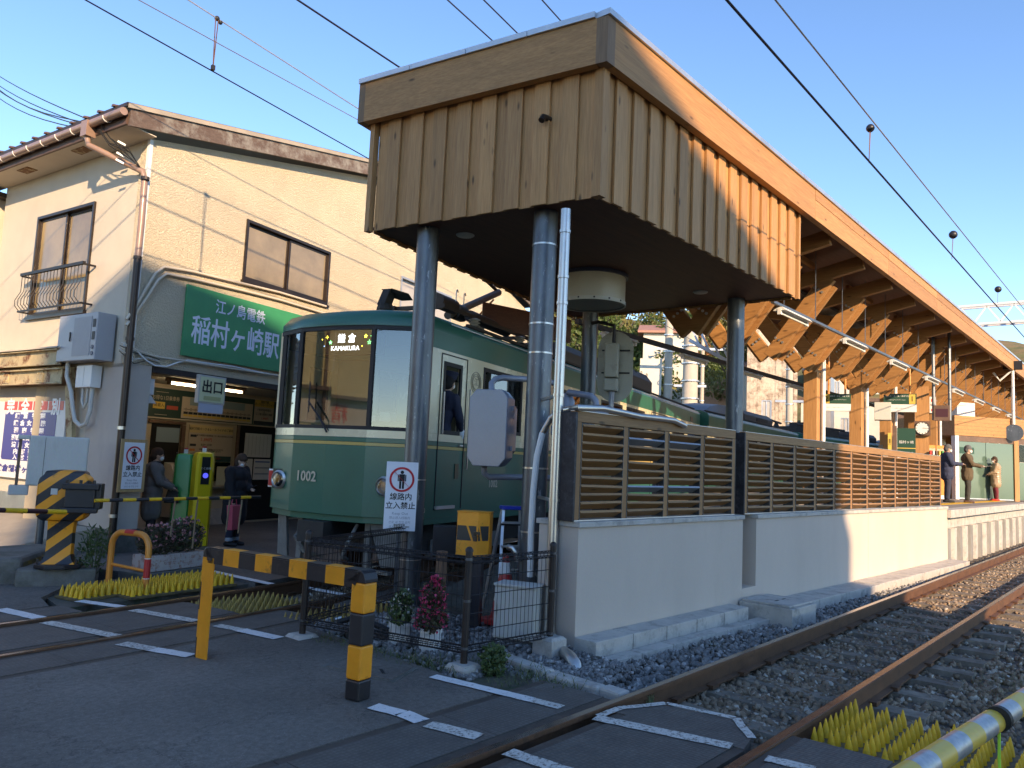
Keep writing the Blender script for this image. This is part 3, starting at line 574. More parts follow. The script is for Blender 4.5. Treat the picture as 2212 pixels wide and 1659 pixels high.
# steel columns
cols = [((6.20, 6.78), 'stained round steel column in front of the train cab, left front corner of the canopy'), ((6.48, 5.19), 'round steel column wrapped with clamps and a white conduit beside the wire fence'),
        ((11.56, 5.26), 'spotted round steel column rising behind the gap between the two slatted screens'), ((10.73, 7.52), 'thin-looking steel column far under the canopy carrying the cream signal')]
for i, ((x, y), lab) in enumerate(cols):
    c = thing('steel_column', lab, 'column', (x, y, 0), 0, 'steel columns of the canopy'); part('shaft', MB().lathe([(.134, -.3), (.134, ZS + .03)], 28), m_galv, c, sm=40)
    part('base_plate', MB().box(-.2, .2, -.2, .2, -.06, -.035), m_galv, c)
    if i == 1:
        for z in (4.06, 3.18, 2.86, 1.62, .95): part('band_clamp', MB().lathe([(.1345, z), (.139, z), (.139, z + .018), (.1345, z + .018)], 28, cap=False), m_steel, c, sm=40)
    if i == 0:
        for z in (1.42, .5): part('band_clamp', MB().lathe([(.1345, z), (.138, z), (.138, z + .012), (.1345, z + .012)], 28, cap=False), m_steel, c, sm=40)
dp = thing('drain_pipe', 'tall stainless steel downpipe from the canopy corner, turning out over the kerb blocks', 'downpipe', (0, 0, 0))
px_, py_ = 6.06, 4.60
part('pipe', MB().tube([(px_ + .03, py_ + .02, 4.27), (px_, py_, .12)], .052, 16), m_steel, dp, sm=40)
for z in (4.02, 3.55, 3.28, 2.35, 1.32): part('collar', MB().lathe([(.053, z), (.059, z), (.059, z + .03), (.053, z + .03)], 16, Matrix.Translation((px_ + .006 * z, py_ + .004 * z, 0)), cap=False), m_steel, dp, sm=40)
for z in (2.36, 1.33): part('bracket_arm', MB().beam((px_ + .03, py_ + .05, z), (6.42, 5.08, z), .03, .03), m_steel, dp)
part('elbow', MB().tube([(px_, py_, .13), (px_ - .01, py_ - .02, .05), (px_ - .06, py_ - .10, .01), (px_ - .20, py_ - .30, -.01), (px_ - .33, py_ - .50, -.015), (px_ - .40, py_ - .60, -.04), (px_ - .42, py_ - .64, -.12), (px_ - .42, py_ - .645, -.2)], .058, 16), m_steel, dp, sm=50)
spout = thing('overflow_spout', 'small bent dark steel spout sticking out of the board cladding', 'spout'); s_, z_, q = wallpt(1186, 258, (6.25, 4.70), 99)
part('spout_pipe', MB().tube([(q.x + .1, q.y, q.z), (q.x - .03, q.y, q.z), (q.x - .10, q.y + .0, q.z - .01), (q.x - .13, q.y, q.z - .06)], .035, 12), m_bronze, spout, sm=50)
# conduit up the column and over the screen
pts = [at(1145, 1246, 7.95), at(1147, 1150, 7.95), at(1152, 1060, 7.95), at(1160, 985, 7.95), at(1172, 935, 7.95), at(1190, 903, 7.9), at(1215, 886, 7.85)] + [wallpt(x, y, (WO[0], WO[1] + .02), WA)[2] for x, y in ((1250, 880), (1300, 882), (1340, 890), (1380, 899), (1420, 903), (1455, 908), (1480, 920))]
cd = thing('flexible_conduit', 'white flexible conduit climbing the clamped column and lying along the top of the short screen', 'conduit')
part('white_hose', MB().tube(pts[:5], .033, 12), m_wht, cd, sm=50); part('grey_hose', MB().tube(pts[4:], [.032] * 9 + [.03], 12), m_steel, cd, sm=50)
for i in (7, 10, 12): part('hose_clamp', MB().beam(pts[i] + Vector((-.012, 0, .03)), pts[i] + Vector((-.012, 0, -.06)), .03, .07), m_dark, cd)

# grey signalling housing on its pipes, pole behind
q = at(1062, 925, 8.5); hs = thing('signal_housing', 'blue-grey octagonal metal signal housing on bent pipes left of the clamped column', 'signal box', tuple(q), facecam(q, -22))
oc = [(-.15, -.42), (.15, -.42), (.225, -.33), (.225, .33), (.15, .42), (-.15, .42), (-.225, .33), (-.225, -.33)]
mb = MB(); mb.loft([[(x, -.13, z) for x, z in oc], [(x, -.02, z) for x, z in oc], [(x * 1.0, .10, z * .97) for x, z in oc]]); part('front_case', mb, m_lilac, hs, bev=.01)
mb = MB(); mb.loft([[(x * .8 + .02, y, z * .72) for x, z in oc] for y in (.105, .26)]); part('rear_case', mb, m_lilac, hs, bev=.01)
for z in (.2, -.24): part('hinge', MB().box(.2, .25, -.0, .08, z, z + .05), m_lilac, hs)
def wpipe(nm, pts, r, m, par, n=12): return part(nm, MB().tube([Vector(p) for p in pts], r, n), m, par, sm=50)
sp = thing('signal_pole', 'grey steel pole with bolted clamps and elbows behind the downpipe', 'pole'); pb = at(1223, 900, 9.0)
part('shaft', MB().lathe([(.095, -.05), (.095, 2.42), (.06, 2.5), (.01, 2.52)], 20, Matrix.Translation((pb.x, pb.y, 0))), m_lilac, sp, sm=50)
for z in (2.20, 2.02, 1.18): part('clamp', MB().box(-.17, .17, -.12, -.09, z, z + .10, rotm(facecam(pb), (pb.x, pb.y, 0))).box(-.17, .17, .09, .12, z, z + .10, rotm(facecam(pb), (pb.x, pb.y, 0))), m_lilac, sp)
wpipe('support_pipe', [at(1062, 845, 8.55), at(1062, 828, 8.58), at(1070, 819, 8.6), at(1085, 816, 8.65), at(1150, 820, 8.9), at(1215, 830, 9.0)], .035, m_lilac, sp)
wpipe('support_pipe', [at(1046, 1008, 8.55), at(1046, 1022, 8.58), at(1056, 1030, 8.6), at(1135, 1031, 8.9), at(1215, 1033, 9.0)], .035, m_lilac, sp)
wpipe('support_pipe', [at(1228, 848, 8.95), at(1262, 853, 8.8), at(1278, 856, 8.75), at(1287, 866, 8.72), at(1288, 878, 8.72)], .038, m_lilac, sp)
part('hood', MB().loft([[at(1262, 893, 8.75), at(1318, 897, 8.8), at(1318, 897, 9.1), at(1262, 893, 9.1)], [at(1272, 874, 8.8), at(1303, 876, 8.85), at(1303, 876, 9.0), at(1272, 874, 9.0)]]), m_lilac, sp)
# cream signal seen from behind
q = at(1327, 790, 12.5); sg = thing('railway_signal', 'cream oval signal backplate with hinged lamp case hung from a column bracket', 'signal', tuple(q), facecam(q, -8))
ov = [(.29 * math.cos(t) * (1 if True else 1), .30 * (1 if math.sin(t) > 0 else -1) + .28 * math.sin(t)) for t in [2 * math.pi * (k + .5) / 28 for k in range(28)]]
part('backplate', MB().loft([[(x, .10, z) for x, z in ov], [(x, .125, z) for x, z in ov]]), M('signal_cream', (.36, .34, .27), .4, var=.08, bump=.02, dirt=(.22, .2, .15), dsc=5), sg)
part('lamp_case', MB().box(-.15, .07, -.12, .09, -.20, .36), MATS['signal_cream'], sg, bev=.02); part('lower_case', MB().box(-.15, .07, -.11, .09, -.42, -.215), MATS['signal_cream'], sg, bev=.02)
for z in (.25, -.12): part('strap', MB().box(-.22, .24, .075, .098, z, z + .025), m_dark, sg)
part('hanger', MB().tube([(-.02, 0, .38), (-.02, 0, .66), (-.30, .1, .74), (-.42, .2, .74)], .03, 8), m_dark, sg); part('foot_pipe', MB().tube([(-.03, 0, -.42), (-.03, 0, -.68), (-.3, .1, -.72)], .05, 10), m_lilac, sg)
# lights under the canopy
lr = thing('light_rail', 'steel channel hung from thin rods under the canopy, carrying fluorescent lights', 'light rail'); YL, ZL = 5.0, 4.52
part('channel', MB().box(12.4, 62, YL - .03, YL + .03, ZL, ZL + .045), m_galv, lr)
rd = None
for k in range(30):
    x = 12.9 + k * 1.55
    if rd is None: rd = part('hanger_rod', MB().tube([(0, YL, ZL + .05), (0, YL, 5.98)], .008, 5), m_galv, lr, Matrix.Translation((x, 0, 0)))
    else: o = rd.copy(); COL.objects.link(o); o.parent = lr; o.matrix_local = Matrix.Translation((x, 0, 0))
def lampunit(x, y, z, lab, g, tube):
    t = thing('strip_light', lab, 'strip light', (x, y, z), 0, g)
    part('reflector', MB().loft([[(sx, -.11, -.06), (sx, -.05, .0), (sx, .05, .0), (sx, .11, -.06)] for sx in (-.65, .65)]), m_wht, t); part('tube', MB().tube([(-.6, 0, -.10), (.6, 0, -.10)], .02, 10), tube, t, sm=40)
    [boxpart('tube_holder', a_, a_ + .06, -.03, .03, -.13, -.03, m_wht, t) for a_ in (-.66, .60)]; return t
names = ['nearest fluorescent strip light, right at the end of the clad canopy box', 'second fluorescent strip light along the canopy rail', 'third strip light, level with the first wooden post', 'fourth strip light, above the yellow number one sign', 'fifth strip light, beside the dark departure display', 'sixth strip light along the canopy rail']
for k in range(14):
    x = 13.35 + 3.45 * k; lampunit(x, YL, ZL - .01, names[k] if k < 6 else ('seventh', 'eighth', 'ninth', 'tenth', 'eleventh', 'twelfth', 'thirteenth', 'fourteenth')[k - 6] + ' strip light along the canopy rail, counted from the clad box', 'strip lights under the platform canopy', m_lampoff)
lr2 = thing('light_rail', 'dark light rail seen against the houses on the far side of the canopy', 'light rail'); part('channel', MB().box(12.4, 60, 8.97, 9.07, 4.5, 4.6), m_dark, lr2)
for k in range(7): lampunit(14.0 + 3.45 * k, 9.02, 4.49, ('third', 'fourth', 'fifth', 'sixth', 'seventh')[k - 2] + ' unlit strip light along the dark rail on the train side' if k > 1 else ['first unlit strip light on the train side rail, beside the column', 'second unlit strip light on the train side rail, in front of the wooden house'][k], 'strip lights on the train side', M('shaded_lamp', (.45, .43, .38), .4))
# ================================================================ station house
HC = (5.2, 12.44); GA, SA = 14.4, 96.7
ga, sa = Vector((math.cos(R(GA)), math.sin(R(GA)), 0)), Vector((math.cos(R(SA)), math.sin(R(SA)), 0))
def hp(s, d, z): v = Vector((HC[0], HC[1], 0)) + ga * s + sa * d; return (v.x, v.y, z)
GT, ST = rotm(GA, (HC[0], HC[1], 0)), rotm(SA, (HC[0], HC[1], 0))
hs_ = thing('station_house', 'two-storey cream rendered station building with weathered eaves and a dark entrance bay', 'building')
ops = [(2.16, 4.55, 4.80, 5.95), (7.2, 9.62, 4.9, 6.08)]
mb = wall_panels(MB(), .0, 14.6, 2.96, 6.62, 0, .2, ops, GT)
mb.loft([[GT @ Vector(p) for p in ((0, y, 6.62), (14.6, y, 6.62), (7.3, y, 8.42))] for y in (0, .2)])
part('gable_wall', mb, m_stucco, hs_)
part('street_wall', wall_panels(MB(), .03, 5.0, 2.9, 6.62, -.2, 0, [(1.50, 3.51, 3.90, 5.80)], ST), m_stucco2, hs_)
part('corner_bead', MB().box(-.012, .05, -.012, .05, 2.96, 6.61, GT), m_wht, hs_)
part('entrance_pillar', MB().prism([hp(0, 0, 0)[:2], hp(.42, 0, 0)[:2], hp(.42, .5, 0)[:2], hp(0, 1.12, 0)[:2]], .35, 2.955), m_pink, hs_)
part('pillar_plinth', MB().prism([hp(-.03, -.03, 0)[:2], hp(.45, -.03, 0)[:2], hp(.45, .55, 0)[:2], hp(-.03, 1.16, 0)[:2]], -.1, .35), m_concd, hs_)
part('far_wall', MB().box(14.4, 14.6, .21, 6, 0, 6.6, GT).box(9.2, 14.39, 0.0, .2, 0, 2.95, GT), m_stucco, hs_)
# roof, in the skewed frame of the two walls
def rz(s): return 6.83 + .232 * (s + .57) if s < 7.3 else 6.83 + .232 * (7.87 - (s - 7.3))
def slab(s0, s1, d0, d1, t0, t1): return MB().loft([[hp(s, d0, rz(s) + t0), hp(s, d1, rz(s) + t0), hp(s, d1, rz(s) + t1), hp(s, d0, rz(s) + t1)] for s in (s0, s1)])
m_roof = M('dark_brown_tile', (.045, .028, .022), .5, var=.3, bump=.1); m_barge = wood('weathered_barge', (.13, .085, .062), 0, 10, knots=False, grey=(.27, .245, .21)); m_fascia = M('brown_eaves_paint', (.105, .06, .045), .55, var=.25, bump=.1, dirt=(.20, .17, .13), dsc=6, dth=(.62, .72))
for s0, s1 in ((-.62, 7.3), (7.3, 15.1)):
    part('roof_panel', slab(s0, s1, -.26, 5.35, .03, .09), m_roof, hs_); part('roof_edge_strip', slab(s0 + .02, s1, -.285, -.262, .0, .075), M('edge_cream', (.38, .32, .25), .6), hs_)
    part('barge_board', MB().loft([[hp(s, -.25, rz(s) - .27), hp(s, -.20, rz(s) - .27), hp(s, -.20, rz(s) + .025), hp(s, -.25, rz(s) + .025)] for s in (s0 + .08, s1)]), m_barge, hs_)
for k in range(13):
    d = .1 + k * .43; part('roof_rib', MB().loft([[hp(s, d - .035, rz(s) + .09), hp(s, d + .035, rz(s) + .09), hp(s, d + .02, rz(s) + .125), hp(s, d - .02, rz(s) + .125)] for s in (-.66, 7.3)]), m_fascia, hs_)
part('eaves_fascia', MB().loft([[hp(s, d, z) for s, z in ((-.56, 6.60), (-.52, 6.60), (-.52, 6.80), (-.56, 6.80))] for d in (-.18, 5.3)]), m_fascia, hs_)
part('eaves_soffit', MB().loft([[hp(s, d, z) for s, z in ((-.518, 6.605), (-.01, 6.605), (-.01, 6.62), (-.518, 6.62))] for d in (-.18, 5.3)]), m_stucco2, hs_)
part('rake_soffit', MB().loft([[hp(s, d, rz(s) - .2 + dz) for d, dz in ((-.198, 0), (-.003, 0), (-.003, .02), (-.198, .02))] for s in (-.5, 7.3)]), m_stucco2, hs_)
for x, y in ((178, 325), (59, 368)):
    q = gp(x, y, 6.6); part('rusty_vent', MB().box(-.09, .09, -.2, .2, 6.592, 6.604, rotm(SA - 90, (q.x, q.y, 0))), MATS.get('rusty_vent_m') or M('rusty_vent_m', (.42, .33, .18), .7, dirt=(.17, .07, .02), dsc=14, dth=(.42, .5)), hs_)
gut = part('gutter', MB().tube([hp(-.64, -.22, 6.76), hp(-.64, 5.4, 6.74)], .062, 14), M('brown_gutter', (.29, .185, .14), .35, var=.12, bump=.03, coat=.2), hs_, sm=40)
for k in range(11): d = .25 + k * .5; part('gutter_bracket', MB().tube([Vector(hp(-.64, d, 6.755)) + Vector((math.cos(t) * .07, 0, math.sin(t) * .07)) for t in [R(a) for a in range(-190, 20, 25)]], .008, 5), m_wht, gut)
part('rain_head', MB().prism([hp(-.72, .72, 0)[:2], hp(-.55, .72, 0)[:2], hp(-.55, .9, 0)[:2], hp(-.72, .9, 0)[:2]], 6.55, 6.80), MATS['brown_gutter'], hs_)
part('downpipe', MB().tube([hp(-.64, .81, 6.55), hp(-.62, .78, 6.42), hp(-.3, .38, 6.22), hp(-.07, .02, 6.05), hp(-.05, -.02, 5.9), hp(-.05, -.04, 5.2), hp(-.06, -.05, 4.55)], .05, 12), MATS['brown_gutter'], hs_, sm=50)
part('downpipe', MB().tube([hp(-.06, -.05, 4.6), hp(-.06, -.05, 2.9), hp(-.05, -.06, 0.0)], .056, 12), m_bronze, hs_, sm=50)
for z in (5.9, 4.6, 3.3, 1.9, .55): part('pipe_collar', MB().lathe([(.062, z), (.066, z), (.066, z + .05), (.062, z + .05)], 12, Matrix.Translation(hp(-.06, -.05, 0)), cap=False), m_steel if z < 2.5 else m_bronze, hs_)
# windows
def window(T, s0, s1, z0, z1, out, nm_label, frame, panes=2, pm=m_frost):
    w = part('window', MB().box(s0, s1, *sorted((out * .035, -out * .10)), z0, z0 + .05, T).box(s0, s1, *sorted((out * .035, -out * .10)), z1 - .05, z1, T).box(s0, s0 + .05, *sorted((out * .035, -out * .10)), z0 + .051, z1 - .051, T).box(s1 - .05, s1, *sorted((out * .035, -out * .10)), z0 + .051, z1 - .051, T), frame, hs_, label=nm_label)
    part('sill', MB().box(s0 - .03, s1 + .03, *sorted((out * .0, out * .06)), z0 - .05, z0 - .002, T), frame, w)
    L = (s1 - s0 - .1) / panes
    for i in range(panes):
        a = s0 + .05 + i * L; dy = -out * (.02 if i % 2 else .055); fr = MB()
        for bx in ((a, a + L, z0 + .052, z0 + .095), (a, a + L, z1 - .095, z1 - .052), (a, a + .04, z0 + .096, z1 - .096), (a + L - .04, a + L, z0 + .096, z1 - .096)): fr.box(bx[0], bx[1], min(dy, dy - .025 * out), max(dy, dy - .025 * out), bx[2], bx[3], T)
        part('sash', fr, frame, w); part('pane', MB().box(a + .041, a + L - .041, dy - .016 * out - .003, dy - .016 * out + .003, z0 + .096, z1 - .096, T), pm, w)
    boxpart('room_screen', s0 + .02, s1 - .02, *sorted((-out * .13, -out * .16)), z0 + .02, z1 - .02, flat('curtain_tan', (.30, .24, .15), .8), w, T); return w
window(GT, 2.16, 4.55, 4.80, 5.95, -1, None, m_bronze); window(GT, 7.2, 9.62, 4.9, 6.08, -1, 'window with a pale aluminium frame', M('pale_aluminium', (.42, .42, .42), .35, .5, var=.1), pm=M('pale_pane', (.45, .42, .38), .2, var=.1, bump=0))
w = window(ST, 1.50, 3.51, 3.90, 5.80, 1, 'tall balcony window', m_bronze, pm=M('amber_pane', (.30, .21, .09), .15, var=.35, vs=1.1, bump=0, spec=.8))
RB = [((1.30, .20, 4.66), (3.50, .20, 4.66), .05), ((1.30, .01, 4.64), (1.30, .20, 4.64), .03), ((3.50, .01, 4.64), (3.50, .20, 4.64), .03), ((1.30, .20, 3.98), (3.50, .20, 3.98), .03), ((1.30, .01, 3.98), (1.30, .20, 3.98), .03), ((3.50, .01, 3.98), (3.50, .20, 3.98), .03)]
mb = MB()
for a_, b_, w_ in RB: mb.beam(ST @ Vector(a_), ST @ Vector(b_), w_, w_)
rl = part('balcony_rail', mb, m_dark, w)
bl = None
for k in range(19):
    x = 1.36 + k * .117
    if bl is None: bl = part('baluster', MB().tube([(0, .20, 4.64), (0, .20, 4.35), (0, .28, 4.18), (0, .28, 4.08), (0, .20, 3.99)], .007, 5), m_dark, rl, ST @ Matrix.Translation((x, 0, 0)))
    else: o = bl.copy(); COL.objects.link(o); o.parent = rl; o.matrix_local = ST @ Matrix.Translation((x, 0, 0))
# conduits on the gable
def onG(x, y, o=.05): s, z, q = wallpt(x, y, HC, GA); v = q - Vector((-math.sin(R(GA)), math.cos(R(GA)), 0)) * o; return v
for k, L in enumerate(([(268, 690), (285, 668), (310, 625), (332, 590), (350, 577), (412, 587), (520, 613), (600, 632), (700, 662)], [(268, 703), (290, 675), (315, 640), (337, 605), (355, 592), (412, 603), (520, 628), (600, 648), (700, 678)])):
    part('conduit', MB().tube([onG(*p) for p in L], .024, 8), m_stucco2, hs_, sm=50)
for x, y in ((410, 594), (580, 636)): a = onG(x, y - 12, .04); part('conduit_clip', MB().beam(a, a - Vector((0, 0, .22)), .035, .05), m_stucco2, hs_)
part('white_cable', MB().tube([onG(*p) for p in ((262, 745), (290, 757), (310, 778), (330, 790), (355, 792), (380, 783), (402, 778), (430, 783), (500, 792), (560, 805), (620, 815))], .014, 7), m_wht, hs_, sm=50)
part('cable_trunk', MB().tube([onG(*p) for p in ((262, 742), (290, 756), (330, 770), (400, 781), (500, 797), (600, 812), (640, 818))], .018, 7), m_stucco2, hs_, sm=50)
for k in range(4):
    pts_ = [onG(255 + random.uniform(-6, 6), 740 + k * 6), onG(285, 760 + k * 7 + random.uniform(-5, 5)), onG(315, 768 + k * 3 + random.uniform(-6, 8)), onG(340, 773 + k * 4)]
    part('loose_wire', MB().tube(pts_, .006, 5), m_black if k % 2 else m_wht, hs_)
part('lintel_beam', MB().box(.43, 9.2, -.015, .22, 2.86, 2.958, GT), wood('charred_lintel', (.035, .028, .026), 0, knots=False), hs_)
# green station name board
sgn = thing('station_sign', 'large green enamel board with white Japanese station name on the cream gable', 'sign', (HC[0], HC[1], 0), GA)
boxpart('board', .93, 3.80, -.05, -.012, 3.21, 4.43, m_sgreen, sgn, bev=.004)
m_pale = flat('pale_lettering', (.62, .70, .86), .5)
text('江ノ島電鉄', .27, m_pale, sgn, face(2.17, -.052, 4.16), bold=.003, sx=.9); text('稲村ヶ崎駅', .53, m_pale, sgn, face(2.14, -.052, 3.66), bold=.007, sx=.80)
# exit sign
ex = thing('exit_sign', 'hanging pale yellow exit sign with black characters and a blank sheet below', 'exit sign', (HC[0], HC[1], 0), GA)
boxpart('sign_case', 1.30, 1.90, -.10, -.02, 2.44, 2.93, m_grey, ex, bev=.006); boxpart('sign_face', 1.33, 1.87, -.104, -.101, 2.47, 2.90, flat('pale_yellow', (.66, .70, .44), .4), ex)
text('出口', .24, flat('ink', (.01, .01, .01), .5), ex, face(1.60, -.106, 2.72), bold=.005); boxpart('paper', 1.33, 1.87, -.098, -.093, 2.28, 2.438, flat('pale_blue_paper', (.50, .53, .62), .6), ex); boxpart('tape', 1.42, 1.80, -.106, -.1045, 2.50, 2.57, flat('tape', (.48, .50, .25), .3), ex)
# concourse
BW = GT @ Vector((0, 2.6, 0)); BT = rotm(GA, (BW.x, BW.y, 0)); ink = MATS['ink']
part('concourse_wall', MB().box(.3, 9.2, 0, .15, 0, 3.0, BT).box(.30, .44, -2.05, -.001, 0, 2.9, BT), M('concourse_paint', (.46, .38, .27), .7, var=.08, bump=.05), hs_)
part('concourse_ceiling', MB().box(.43, 9.2, .23, 2.6, 2.93, 2.957, GT), M('ceiling_paint', (.48, .44, .36), .7, var=.06, bump=.03), hs_)
boxpart('doorway', 4.95, 7.9, -.012, -.002, .05, 2.25, m_void, hs_, BT); boxpart('recess', 2.60, 3.30, -.012, -.002, 1.25, 2.12, m_void, hs_, BT); part('door_frame', MB().box(4.86, 4.94, -.03, -.001, 0, 2.3, BT).box(4.94, 7.95, -.03, -.013, 2.26, 2.33, BT), m_brown, hs_)  # doorway and recess: near-black sheets on the wall, inner shade put in as colour
part('wall_base', MB().box(.45, 4.85, -.03, -.001, 0, .35, BT), m_conc2, hs_)
def rectpx(nm, pt, ang, x0, y0, x1, y1, off, th, m, par, label=None, T=True):
    s0, z1, _ = wallpt(x0, y0, pt, ang); s1, _, _ = wallpt(x1, y0, pt, ang); _, z0, _ = wallpt(x1, y1, pt, ang); _, zt, _ = wallpt(x1, y0, pt, ang)
    return boxpart(nm, s0, s1, -off - th, -off, z0, (z1 + zt) / 2, m, par, rotm(ang, (pt[0], pt[1], 0)), label=label), (s0, s1, z0, (z1 + zt) / 2)
bp = (BW.x, BW.y)
fm = thing('fare_map', 'wide green and white railway route and fare map above the ticket window', 'map board', (bp[0], bp[1], 0), GA)
m_dg = flat('board_dark_green', (.016, .045, .035), .5); m_tan = flat('board_tan', (.50, .42, .33), .6); m_ybd = flat('board_yellow', (.62, .42, .08), .5)
boxpart('board', 2.45, 6.6, -.05, -.01, 2.25, 2.84, m_dg, fm); boxpart('frame_edge', 2.43, 6.62, -.055, -.008, 2.22, 2.248, m_tan, fm); boxpart('frame_edge', 2.43, 6.62, -.055, -.008, 2.842, 2.87, m_tan, fm)
boxpart('route_panel', 3.25, 5.25, -.054, -.051, 2.27, 2.72, m_tan, fm); boxpart('sea_panel', 3.45, 5.0, -.057, -.0545, 2.55, 2.71, flat('map_blue', (.24, .32, .34), .6), fm)
for k in range(15):
    x = 3.36 + k * .127; part('station_dot', MB().lathe([(.032, 0), (.032, .004)], 10, Matrix.Translation((x, -.056, 2.46)) @ Matrix.Rotation(R(90), 4, 'X')), flat('dot_tan', (.30, .25, .20), .6), fm); boxpart('fare_cell', x - .055, x + .055, -.057, -.0545, 2.36, 2.41, m_blk, fm); boxpart('fare_cell', x - .055, x + .055, -.057, -.0545, 2.31, 2.355, m_ybd, fm)
boxpart('route_line', 3.3, 5.2, -.0555, -.0545, 2.455, 2.465, m_blk, fm)
text('お得な1日乗車券', .10, m_tan, fm, face(2.85, -.052, 2.64), sx=.9); boxpart('ticket_panel', 2.55, 2.83, -.055, -.051, 2.42, 2.56, m_ybd, fm); text('島遊入', .08, ink, fm, face(2.69, -.056, 2.49)); boxpart('price_panel', 2.88, 3.16, -.055, -.051, 2.42, 2.50, flat('board_red', (.45, .08, .05), .5), fm)
for z in (2.76, 2.30): text('⟷' if 0 else '―――', .10, m_tan, fm, face(2.75, -.052, z))
pb_ = thing('park_and_ride_board', 'yellow and white park and ride notice board right of the fare map', 'notice board', (bp[0], bp[1], 0), GA)
boxpart('board', 5.30, 5.92, -.06, -.051, 2.27, 2.84, m_tan, pb_); boxpart('header', 5.30, 5.92, -.064, -.0605, 2.68, 2.84, m_ybd, pb_); text('稲村ガ崎\nパーク＆レールライド', .075, ink, pb_, face(5.61, -.066, 2.765), sx=.85); text('P 駐車場5時間迄\n＆\n江ノ電全線乗り放題', .06, ink, pb_, face(5.61, -.062, 2.56)); text('1,890円', .075, flat('red_ink', (.5, .03, .02), .5), pb_, face(5.65, -.062, 2.41)); boxpart('footer', 5.30, 5.92, -.064, -.0605, 2.27, 2.35, m_blk, pb_)
tb = thing('timetable_board', 'pale green framed timetable at the right end of the board row', 'timetable', (bp[0], bp[1], 0), GA); boxpart('board', 5.96, 6.6, -.06, -.051, 2.27, 2.84, m_dg, tb); boxpart('sheet', 6.02, 6.56, -.064, -.0605, 2.32, 2.72, flat('pale_green_sheet', (.40, .44, .33), .6), tb)
for k in range(7): boxpart('ruling', 6.03, 6.55, -.0655, -.0645, 2.35 + k * .05, 2.354 + k * .05, m_dg, tb)
gd = thing('guide_poster', 'large cream park and ride guide poster on the ticket window post', 'poster', (bp[0], bp[1], 0), GA)
boxpart('sheet', 3.52, 4.72, -.03, -.016, 1.50, 2.16, m_tan, gd); boxpart('header', 3.52, 4.72, -.034, -.031, 1.98, 2.15, flat('cream_header', (.60, .46, .22), .6), gd); text('稲村ガ崎パーク＆レールライドのご案内', .068, ink, gd, face(4.12, -.036, 2.065)); text('１,890円', .09, MATS['red_ink'], gd, face(3.98, -.032, 1.84)); text('人 乗り5時間迄の駐車料金＋江ノ電1日乗車券大人2名様', .043, ink, gd, face(4.2, -.032, 1.93)); text('8:50～17:00', .06, ink, gd, face(4.0, -.032, 1.73)); text('満車時等はご利用いただけません\nあらかじめご了承ください', .045, ink, gd, face(4.15, -.032, 1.61))
for z in (1.915, 1.72): boxpart('label_block', 3.56, 3.72, -.034, -.031, z - .025, z + .025, m_blk, gd)
boxpart('orange_block', 3.56, 3.70, -.034, -.031, 1.59, 1.64, flat('orange_ink', (.62, .22, .06), .5), gd); boxpart('green_footer', 3.52, 4.72, -.034, -.016, 1.38, 1.495, m_dg, gd); text('ＩＣカードをご利用ください', .05, MATS['red_ink'], gd, face(4.12, -.036, 1.44))
wn = thing('ticket_window', 'glass ticket window with paper notices behind the card readers', 'ticket window', (bp[0], bp[1], 0), GA)
boxpart('pane', 3.62, 4.72, -.028, -.016, .95, 1.36, m_glass, wn); boxpart('notice', 4.35, 4.72, -.034, -.03, .85, 1.27, flat('pale_yellow_paper', (.60, .60, .42), .6), wn); part('mirror', MB().lathe([(.14, 0), (.14, .02)], 24, Matrix.Translation((4.12, -.03, 1.20)) @ Matrix.Rotation(R(90), 4, 'X')), m_steel, wn); boxpart('counter', 3.4, 4.85, -.18, -.031, .80, .845, m_steel, wn)
for (x0, x1, z0, z1, nm, lab, m) in ((5.12, 5.95, 1.50, 2.05, 'wall_calendar', 'pale ruled table sheet pinned high in the dark doorway', m_paper), (5.10, 5.40, .98, 1.46, 'wall_notice', 'plain white notice under the ruled table sheet', m_paper), (5.45, 5.98, .98, 1.46, 'wall_notice', 'white notice with a blue stripe beside the train front', m_paper)):
    t = thing(nm, lab, 'notice', (bp[0], bp[1], 0), GA); boxpart('sheet', x0, x1, -.03, -.016, z0, z1, m, t)
    if nm == 'wall_calendar':
        for k in range(6): boxpart('ruling', x0 + .1 + k * .12, x0 + .105 + k * .12, -.032, -.0305, z0 + .04, z1 - .04, flat('ruling_grey', (.35, .32, .32), .6), t)
    elif x0 > 5.42:
        for z, m2 in ((1.38, flat('blue_ink', (.05, .14, .42), .5)), (1.24, flat('grey_ink', (.3, .32, .38), .6)), (1.10, MATS['grey_ink'] if 'grey_ink' in MATS else m_blk)): boxpart('stripe', x0 + .03, x1 - .03, -.032, -.0305, z, z + .03, m2, t)
tm = thing('ticket_machine', 'tall dark ticket machine recess with a sloping grey console at the left of the concourse', 'ticket machine', (bp[0], bp[1], 0), GA)
boxpart('frame', 2.50, 3.40, -.06, -.016, 2.13, 2.19, m_brown, tm); boxpart('frame', 3.31, 3.40, -.06, -.016, .9, 2.12, m_brown, tm); boxpart('console_body', 2.9, 3.35, -.5, -.07, .25, .98, m_steel, tm); part('console_slope', MB().loft([[(2.9, -.5, .985), (3.35, -.5, .985), (3.35, -.07, .985), (2.9, -.07, .985)], [(2.92, -.28, 1.30), (3.33, -.28, 1.30), (3.33, -.08, 1.34), (2.92, -.08, 1.34)]]), m_grey, tm); boxpart('screen', 2.72, 3.28, -.02, -.0125, 1.75, 2.05, flat('pale_screen', (.22, .30, .36), .3), tm)
